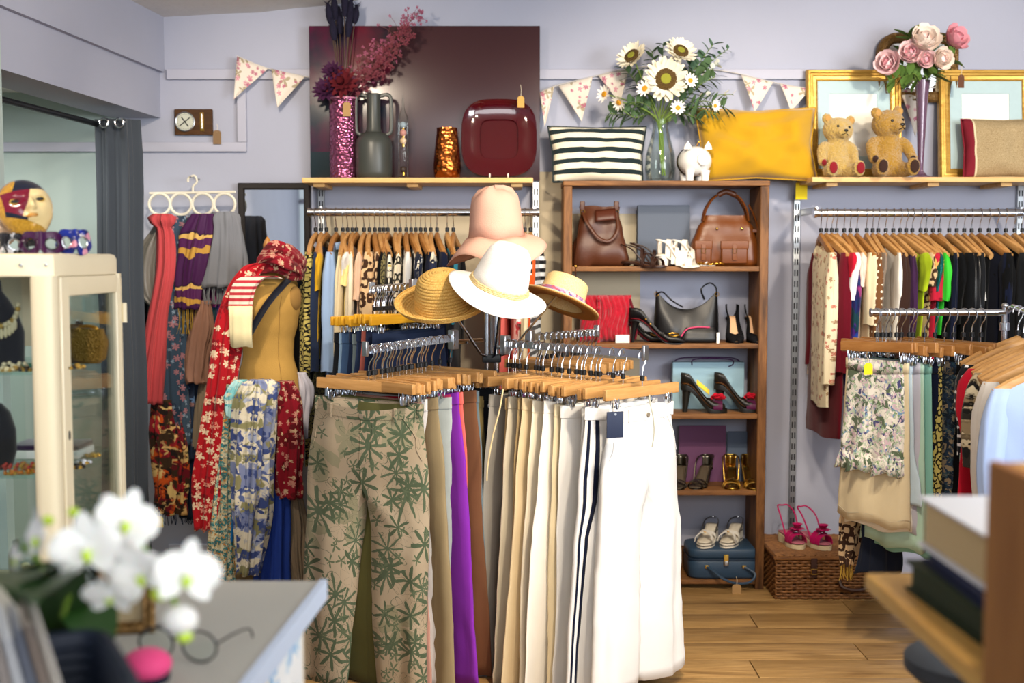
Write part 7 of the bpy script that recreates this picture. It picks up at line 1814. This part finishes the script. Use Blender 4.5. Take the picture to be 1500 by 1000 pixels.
def face_fn(w, h, dpt):
    def fn(u, v):
        a = 2*pi*u; r = v; x = r*cos(a); z = r*sin(a)
        zz = z*h*(1 if z > 0 else 1.12); ww = w*(1 - .22*max(0, -z)**1.5)
        y = -dpt*(1-r*r)**.6
        y -= .030*math.exp(-(x/.14)**2)*sst(.42, -.22, z)*(z > -.24)*1.0*(1 if z > -.2 else 0) + .010*math.exp(-(x/.25)**2-((z+.42)/.09)**2) + .006*math.exp(-(x/.2)**2-((z+.75)/.14)**2)
        for s in (-1, 1): y += .008*math.exp(-((x-s*.40)/.2)**2-((z-.12)/.1)**2); y -= .006*math.exp(-((x-s*.42)/.3)**2-((z-.30)/.07)**2)
        return (x*ww, y, zz)
    return fn
P = at(36, 306, 2.84)
t = thing('venetian_mask', 'harlequin full face carnival mask in gold, crimson and navy on the cabinet', 'mask', P, rot=(radians(-14), radians(-8), radians(36)))
part('face', MB().grid(face_fn(.062, .068, .05), 48, 22, cu=True), harlequin('harlequin_mask_paint'), t, sharp=0, mods=[('SOLIDIFY', dict(thickness=.003, offset=1))])
for s in (-1, 1):
    part('eye_hole', MB().ell((s*.026, -.040, .009), (.0125, .006, .0052), 14, 8), black_plastic, t)
    part('eye_rim', MB().tube([(s*.026+.0135*cos(a), -.0445+.003*abs(cos(a)), .009+.0062*sin(a)) for a in [2*pi*q/20 for q in range(21)]], .0014, 5), goldfr, t)
part('lips', MB().ell((0, -.052, -.030), (.014, .007, .0055), 14, 8), plain('mask_lips', '#b5803a', .25), t)
part('stand', MB().tube([(0, .01, -.05), (0, .02, -.085)], [.02, .03], 10), black_plastic, t)
def eyemask(label, px, py, Y, w, h, m, rz, ry=0, trim_=None):
    t = thing('eye_mask', label, 'mask', at(px, py, Y), rot=(radians(-12), ry, rz)); nu, nv = 44, 18; mb = MB(); fs = []
    def P_(u, v):
        x = 2*u-1; top_ = h*(.85+.35*abs(x)**1.5)*(1-abs(x)**7); bot = -h*(.75+.1*cos(3*x))*(1-abs(x)**4)+h*.42*math.exp(-(x/.16)**2)
        return (x*w, -.035*(1-x*x) - .012*math.exp(-(x/.14)**2), lerp(bot, top_, v))
    mb.grid(P_, nu, nv); keep = []
    for f in mb.f:
        c = [sum(mb.v[i][q] for i in f)/4 for q in range(3)]
        if min(((abs(c[0])/w-.45)/.25)**2 + ((c[2]/h-.08)/.36)**2, 9) > 1: keep.append(f)
    mb.f = keep; part('mask_shell', mb, m, t, sharp=0, mods=[('SOLIDIFY', dict(thickness=.0025, offset=0))])
    for s in (-1, 1): part('eye_rim', MB().tube([(s*w*.45+w*.26*cos(a), -.035*(1-(.45+.26*cos(a)*s*s)**2)-.003, h*.08+h*.38*sin(a)) for a in [2*pi*q/22 for q in range(23)]], .0016, 5), trim_ or goldfr, t)
    return t
eyemask('glossy purple eye mask on top of the display cabinet', 62, 363, 2.76, .050, .034, plain('purple_glossy_mask', '#3a1238', .15, coat=.6, var=.4, vs=30), radians(16), trim_=black_plastic)
eyemask('shiny blue and white eye mask at the right on the display cabinet', 108, 361, 2.80, .040, .036, blotch('blue_white_mask_glitter', ['#16267a', '#1d2f8f', '#d9d4cf', '#101c5a', '#c98a9a'], 28, .2), radians(26), trim_=steel)
eyemask('black and silver eye mask at the left on the display cabinet', 12, 364, 2.76, .045, .032, blotch('black_silver_mask', ['#101014', '#b9b9bd', '#15151a', '#2a2a30'], 40, .25), radians(10), trim_=steel)
t = thing('venetian_mask', 'pale face mask half out of view at the left on the cabinet', 'mask', at(-6, 322, 2.88), rot=(radians(-10), 0, radians(30)))
part('face', MB().grid(face_fn(.058, .062, .045), 40, 18, cu=True), blotch('pale_gold_mask_paint', ['#d9bfa8', '#dcc6b2', '#a87f3a', '#d4b8a0', '#5a2a3a'], 16, .35), t, sharp=0, mods=[('SOLIDIFY', dict(thickness=.003, offset=1))])
for s in (-1, 1): part('eye_hole', MB().ell((s*.024, -.036, .008), (.012, .006, .005), 12, 8), black_plastic, t)
# ---------------------------------------------------------------- foreground: counter with orchid, basket, glasses
ZK = .90
A, B = Vector((-.333, 2.08)), Vector((-.392, .92))
topm = plain('grey_painted_counter_top', '#a3a29a', .45, var=.04, vs=6); edgem = plain('pale_blue_counter_edge', '#b9c6da', .5)
ctr = thing('counter', 'grey topped shop counter with painted floral drawers in the left foreground', 'counter', (-.95, 1.5, 0))
def cv(x, y, z): return (x+.95, y-1.5, z)
poly = [(A.x, A.y), (B.x, B.y), (-1.6, .92), (-1.6, 2.08)]
def slab(poly, z0, z1): return MB().add([cv(x, y, z0) for x, y in poly]+[cv(x, y, z1) for x, y in poly], [(3, 2, 1, 0), (4, 5, 6, 7)]+[(i, (i+1) % 4, 4+(i+1) % 4, 4+i) for i in range(4)])
part('top_panel', slab([(x-.004*(x > -1), y, ) for x, y in poly], ZK-.028, ZK), topm, ctr)
d = (B-A).normalized(); nn = Vector((-d.y, d.x)); nn = nn if nn.x > 0 else -nn
part('edging', slab([tuple(A+nn*.006), tuple(B+nn*.006), tuple(B-nn*.006), tuple(A-nn*.006)], ZK-.032, ZK+.003), edgem, ctr)
ins = [tuple(A-nn*.03+d*.03), tuple(B-nn*.03), (-1.55, .95), (-1.55, 2.04)]
part('body', slab(ins, .04, ZK-.028), plain('cream_painted_wood', '#d6cbb6', .6), ctr)
blueprint = printed('white_drawer_with_blue_flowers', '#e6e7e6', [('#8fb6d9', 9, .55, 5, .7, 3, .7), ('#b9cfe0', 16, .4, 6, 1, 6, .6)])
tulip = printed('cream_drawer_with_pink_flowers', '#e2d6c0', [('#b5305a', 8, .4, 3, .6, 4, .6), ('#7fa05a', 14, .4, 4, 2, 8, .5)])
M_ = Matrix.Translation(cv(0, 0, 0))
for k, (f0, f1, m) in enumerate(((.05, .23, blueprint), (.25, .47, tulip), (.49, .71, blueprint))):
    p, q = lerp(A, B, f0)-nn*.027, lerp(A, B, f1)-nn*.027
    for z0, z1 in ((.66, .86), (.42, .64), (.12, .40)):
        dr = part('drawer', slab([tuple(p), tuple(q), tuple(q-nn*.01), tuple(p-nn*.01)], z0, z1), m, ctr)
        c = (p+q)/2; part('knob', MB().ell(cv(c.x+.012, c.y, (z0+z1)/2), (.012, .012, .012), 12, 8), wporc, dr)
# orchid
Po = at(95, 985, 1.48); Po.z = ZK
orc = thing('orchid', 'white moth orchid in a dark pot on the counter', 'potted plant', Po)
part('pot', MB().lathe([(.001, 0), (.045, 0), (.055, .09), (.058, .10), (.052, .10), (.05, .088), (.001, .085)], 28), plain('dark_teal_pot', '#16242c', .35), orc)
part('soil', MB().lathe([(.001, .088), (.05, .088), (.001, .094)], 16), plain('bark_soil', '#3b2a1c', .95), orc)
gl = plain('orchid_leaf_green', '#1f3d14', .4, var=.2); gst = plain('orchid_stem_green', '#6f8f2c', .5); bud = plain('orchid_lip_green', '#b4cf3c', .5)
for i, (px, py, Y) in enumerate(((15, 865, 1.14), (52, 880, 1.10), (-30, 860, 1.3), (150, 955, 1.4))):
    e = at(px, py, Y)-Po; b0 = Vector((0, 0, .09)); mid = (b0+e)/2+Vector((0, 0, .05)); c = bez([b0, mid, e], 6); mb = MB()
    rr_ = []
    for k, p in enumerate(c):
        f = k/(len(c)-1); w = .045*sin(pi*(.12+.84*f))**.7; rr_.append([p+Vector((-w*.7, -w*.5, .006)), p, p+Vector((w*.7, w*.5, .006)), p+Vector((0, 0, -.004))])
    part('leaf', mb.loft(rr_), gl, orc)
orp = plain('white_orchid_petal', '#dcdad5', .6, sss=.15)
pet = {1.0: mesh_of('petal', MB().grid(lambda u, v: ((u-.5)*2*.62*sin(pi*min(.97, .1+.85*v**.8))**.6, v, .10*sin(2*v)-.12*(2*u-1)**2*v), 7, 8), orp, 0, fix=False),
       .6: mesh_of('sepal', MB().grid(lambda u, v: ((u-.5)*2*.30*sin(pi*min(.97, .1+.85*v))**.7, v, .08*sin(2*v)), 5, 7), orp, 0, fix=False)}
def oflower(px, py, Y, r_, n, roll=0):
    c = at(px, py, Y)-Po; R_ = r_/ppm(Y); Q = Matrix.Translation(c) @ Vector(n).normalized().to_track_quat('Z', 'Y').to_matrix().to_4x4() @ Matrix.Rotation(roll, 4, 'Z')
    col_ = part('flower', MB().tube([(0, 0, -.2*R_), (0, 0, .28*R_)], [.10*R_, .13*R_], 8), orp, orc); col_.matrix_local = Q
    for a, kk in ((pi/2, 1.0), (-pi/2, 1.0), (0, .6), (2.35, .6), (-2.35, .6)):
        o = part('petal', pet[kk], None, col_); o.matrix_local = Matrix.Rotation(a, 4, 'Z') @ Matrix.Rotation(.14, 4, 'X') @ Matrix.Scale(R_, 4) @ Matrix.Translation((0, .04, .05 if kk == 1 else 0))
    part('lip', MB().ell((0, -.22*R_, .2*R_), (.14*R_, .24*R_, .12*R_), 10, 7), bud, col_)
for a in ((128, 800, 1.30, 52, (.1, -1, .1), .1), (186, 762, 1.36, 46, (.35, -.9, .3), -.3), (205, 838, 1.28, 46, (-.2, -1, -.1), .5), (272, 838, 1.27, 50, (.55, -.85, .1), -.2), (60, 784, 1.34, 40, (-.8, -.6, .1), .2), (160, 868, 1.27, 38, (-.1, -.9, -.5), 0), (180, 815, 1.33, 34, (.1, -1, .2), .9), (28, 815, 1.36, 30, (-.9, -.5, 0), 0)): oflower(*a)
for i, pts in enumerate(([(95, 985, 1.48), (92, 900, 1.40), (120, 830, 1.36), (185, 790, 1.36), (235, 835, 1.33), (262, 900, 1.3)], [(95, 985, 1.48), (80, 900, 1.42), (60, 830, 1.40), (35, 800, 1.38)])):
    part('flower_stem', MB().tube(bez([at(*p)-Po + (Vector((0, 0, .09)) if k == 0 else Vector()) for k, p in enumerate(pts)], 6), .0035, 6), gst, orc)
for px, py, Y, r_, m in ((264, 908, 1.29, 27, orp), (270, 932, 1.285, 12, bud), (158, 733, 1.36, 12, orp), (108, 750, 1.37, 9, bud), (235, 868, 1.29, 15, bud), (70, 762, 1.36, 9, bud)):
    c = at(px, py, Y)-Po; R_ = r_/ppm(Y); part('bud', MB().ell(c, (R_, R_*.85, R_*.85), 14, 10), m, orc)
# dark basket with greetings cards
Pk = Vector((-.475, 1.16, ZK)); RZK = radians(28)
t = thing('card_basket', 'dark blue woven basket on the counter holding a row of cards', 'basket', Pk, RZK); bkm = plain('dark_navy_wicker', '#131c2c', .6)
bw, bd, bh = .078, .105, .155
wv = MB()
for r_ in range(12):
    z = .006+r_*(bh-.012)/11
    wv.tube([(x+.003*sin(k*pi+r_*pi)*(1 if abs(x) > bw*.95 else 0), y+.003*sin(k*pi+r_*pi), z) for k, (x, y, _) in enumerate(srect(bw*(.9+.1*z/bh), bd*(.9+.1*z/bh), 8, 60)+[srect(bw*(.9+.1*z/bh), bd*(.9+.1*z/bh), 8, 60)[0]])], .0078, 6)
part('weave', wv, bkm, t, kind='stuff'); part('rim', MB().tube(srect(bw+.003, bd+.003, 8, 60, z=bh)+[srect(bw+.003, bd+.003, 8, 60, z=bh)[0]], .010, 8), bkm, t)
part('base', MB().box((0, 0, .006), (bw*1.7, bd*1.7, .008)), bkm, t)
ccols = ['#9a938a', '#aeb4bd', '#7b8492', '#a49a94', '#c4c6ca', '#6a6f7c', '#8a7c72', '#b7b0a6']
cl_ = ['warm grey', 'silver grey', 'slate grey', 'taupe', 'pale grey', 'dark slate', 'brown', 'cream grey']
for i in range(8):
    x = -.045+.0105*i; pos = Pk + Matrix.Rotation(RZK, 3, 'Z') @ Vector((x, .0, .018))
    solo('greetings_card', MB().box((0, 0, .10), (.0045, .155, .19), .0006), plain('card_'+ccols[i][1:], ccols[i], .6), '%s card standing in the dark basket, number %d from the left' % (cl_[i], i+1) if False else '%s card standing upright in the dark basket on the counter' % cl_[i], 'card', pos, 0, rot=(radians(14), radians(-7), RZK))
# small ornaments behind the basket, pin cushion and glasses
Pf = at(172, 945, 1.74); Pf.z = ZK
t = thing('ornate_frame', 'small ornate brass photo frame behind the orchid on the counter', 'photo frame', (Pf.x, 1.78, ZK), radians(10), rot=(radians(-10), 0, radians(10)))
part('moulding', moulding(.085, .11, [(0, .006), (0, -.004), (.006, -.009), (.012, -.005), (.016, -.008), (.019, 0)]), oldgold, t, sharp=25); part('picture', MB().box((0, .002, .055), (.06, .003, .085)), plain('faded_sepia', '#8a7a5c', .8), t)
t = thing('glass_bottle', 'dark green glass bottle behind the card basket', 'bottle', (at(132, 900, 1.80).x, 1.80, ZK))
part('body', MB().lathe([(.001, 0), (.028, 0), (.03, .004), (.03, .07), (.012, .095), (.010, .115), (.013, .116), (.013, .122), (.001, .122)], 24), plain('dark_green_glass', '#14241c', .1, coat=.5), t); part('stopper', MB().ell((0, 0, .13), (.011, .011, .012), 12, 8), brass, t)
Pg = at(215, 1000, 1.58); Pg.z = ZK
t = thing('pin_cushion', 'round pink pin cushion on the counter beside the spectacles', 'pin cushion', Pg)
part('cushion', MB().ell((0, 0, .022), (.034, .034, .022), 22, 12), cloth('pink_satin', '#d5467a', .5), t); part('base', MB().lathe([(.001, 0), (.03, 0), (.032, .008), (.001, .01)], 20), navy, t)
Ps = at(262, 982, 1.66); Ps.z = ZK
t = thing('spectacles', 'thin dark wire spectacles lying on the counter', 'spectacles', Ps, radians(-14)); wire = metal('dark_wire', '#33363a', .35)
for s in (-1, 1):
    part('lens_rim', MB().tube([(s*.034+.027*cos(a), -.002, .024+.022*sin(a)) for a in [2*pi*q/26 for q in range(27)]], .0016, 6), wire, t)
    part('lens', MB().loft([[(s*.034+.026*cos(a), y, .024+.021*sin(a)) for a in [2*pi*q/24 for q in range(24)]] for y in (-.0025, -.0015)]), pane('spectacle_lens_%d' % s), t)
    part('temple', MB().tube(bez([(s*.061, -.002, .03), (s*.064, .05, .03), (s*.06, .10, .02), (s*.058, .115, .003)], 5), .0015, 6), wire, t)
part('bridge', MB().tube(bez([(-.008, -.002, .03), (0, -.004, .035), (.008, -.002, .03)], 4), .0016, 6), wire, t)
# ---------------------------------------------------------------- right foreground: shelf plank, books, wooden crate, stool
ZP = 1.0; pY1 = at(1266, 842, 1.76).y
xl0 = at(1266, 842, 1.76).x
honey = wood('honey_pine_plank', '#b07a2e', '#dcb064', 'y', 3, .45, c3='#8a5a24')
t = thing('shelf_unit', 'honey coloured wooden shelf unit in the right foreground', 'shelf', (xl0+.30, 1.35, 0))
part('top_plank', MB().box((0, 0, ZP-.012), (.60, .82, .024), .004), honey, t)
part('side_panel', MB().box((.06, .30, (ZP-.024)/2), (.42, .02, ZP-.024), .003), honey, t)
part('side_panel', MB().box((.06, -.38, (ZP-.024)/2), (.42, .02, ZP-.024), .003), honey, t)
part('shelf_board', MB().box((.06, -.04, .5), (.42, .64, .02), .003), honey, t)
def book(label, z, th, x0, x1, y0, y1, cov, pages, rz=0):
    cx, cy = (x0+x1)/2, (y0+y1)/2; w, l = x1-x0, y1-y0
    t = thing('book', label, 'book', (cx, cy, z), rz, 'books stacked on the foreground shelf')
    part('page_block', MB().box((.004, 0, th/2), (w-.008, l-.010, th-.008), .001), pages, t)
    for zz in (.002, th-.002): part('cover', MB().box((0, 0, zz), (w, l, .004), .0008), cov, t)
    part('spine', MB().box((w/2-.002, 0, th/2), (.004, l, th), .001), cov, t)
    return t
pagem = striped('book_page_edges', [(0, '#d3b887'), (.5, '#bfa271')], 2, 600, .9); pagem2 = plain('dark_green_pages', '#2c3624', .8)
whitec = plain('white_book_cover', '#dfe1e8', .35); navyc = plain('navy_book_cloth', '#1b2340', .7); greenc = plain('dark_green_book_cloth', '#223018', .7); yelc = plain('pale_yellow_board', '#d9b95c', .7)
bx = .578
book('dark green cloth book at the bottom of the foreground stack', ZP, .042, bx-.012, bx+.26, 1.32, 1.68, greenc, pagem2, radians(2))
book('navy cloth book in the middle of the foreground stack', ZP+.0425, .020, bx-.004, bx+.25, 1.30, 1.66, navyc, plain('navy_pages', '#343c58', .8), radians(-2))
book('thick book with white cover and cream pages on top of the stack', ZP+.063, .070, bx+.0, bx+.26, 1.30, 1.68, whitec, pagem)
cratew = wood('brown_crate_wood', '#7d4c22', '#a8713a', 'z', 2.5, .6)
t = thing('wooden_crate', 'brown wooden crate standing in the right foreground', 'crate', (.514+.17, 1.12, ZP))
cx_, cy_, ch = .34, .32, .252
for s in (-1, 1):
    part('side_board', MB().box((s*(cx_/2-.008), 0, ch/2), (.016, cy_, ch), .003), cratew, t)
    part('end_board', MB().box((0, s*(cy_/2-.008), ch/2), (cx_-.034, .016, ch-.004), .003), cratew, t)
part('lid_board', MB().box((0, 0, ch-.006), (cx_-.034, cy_-.034, .012), .002), honey, t); part('base_board', MB().box((0, 0, .008), (cx_-.034, cy_-.034, .014)), cratew, t)
Pst = at(1378, 985, 2.05); t = thing('stool', 'dark grey round padded stool beyond the foreground shelf', 'stool', (Pst.x+.05, 2.05, 0))
sz_ = at(1340, 962, 2.0).z
part('seat', MB().lathe([(.001, sz_-.06), (.09, sz_-.06), (.11, sz_-.04), (.11, sz_-.02), (.09, sz_-.004), (.001, sz_)], 36), cloth('dark_grey_seat_cloth', '#44474c'), t)
part('column', MB().tube([(0, 0, sz_-.06), (0, 0, .03)], .022, 12), steel, t); part('base', MB().lathe([(.001, 0), (.15, 0), (.15, .012), (.03, .03), (.001, .03)], 32), steel, t)
# leopard scarf and navy printed cloth hanging low at the right rack
scarf('leopard print tasselled scarf hanging low at the right rack', [(1252, 720, 4.45), (1246, 760, 4.45), (1243, 800, 4.45), (1240, 826, 4.45)], leo_brown, [(0, 8), (.4, 15), (1, 9)], .02, 4, .25, 51, 4.45, fringe=(goldfr, 12, .06))
scarf('navy printed dress hem with white border hanging below the mint skirt', [(1292, 690, 4.34), (1290, 740, 4.34), (1288, 790, 4.34), (1287, 838, 4.34)], striped('navy_with_white_border', [(0, '#0f1626'), (.86, '#e2e2dc'), (.95, '#182238')], 2, 2.55), [(0, 20), (.6, 27), (1, 31)], .03, 4, .14, 52, 4.34, name='dress_hem')
price_tag(1272, 540, 4.10, 'yellow and white price tag tucked in the short flowered skirt', m=yellow_card, w=.034, h=.04, rz=.3, s=.02)
c = at(951, 578, 3.83)
solo('drawstring', MB().tube(bez([(0, 0, 0), (.003, -.006, -.03), (.012, -.01, -.07), (.016, -.008, -.12), (.010, -.006, -.17)], 6), .0026, 6), cloth('grey_drawstring', '#a9a89a'), 'thin grey drawstring hanging at the waist of the wide white trousers', 'cord', c)
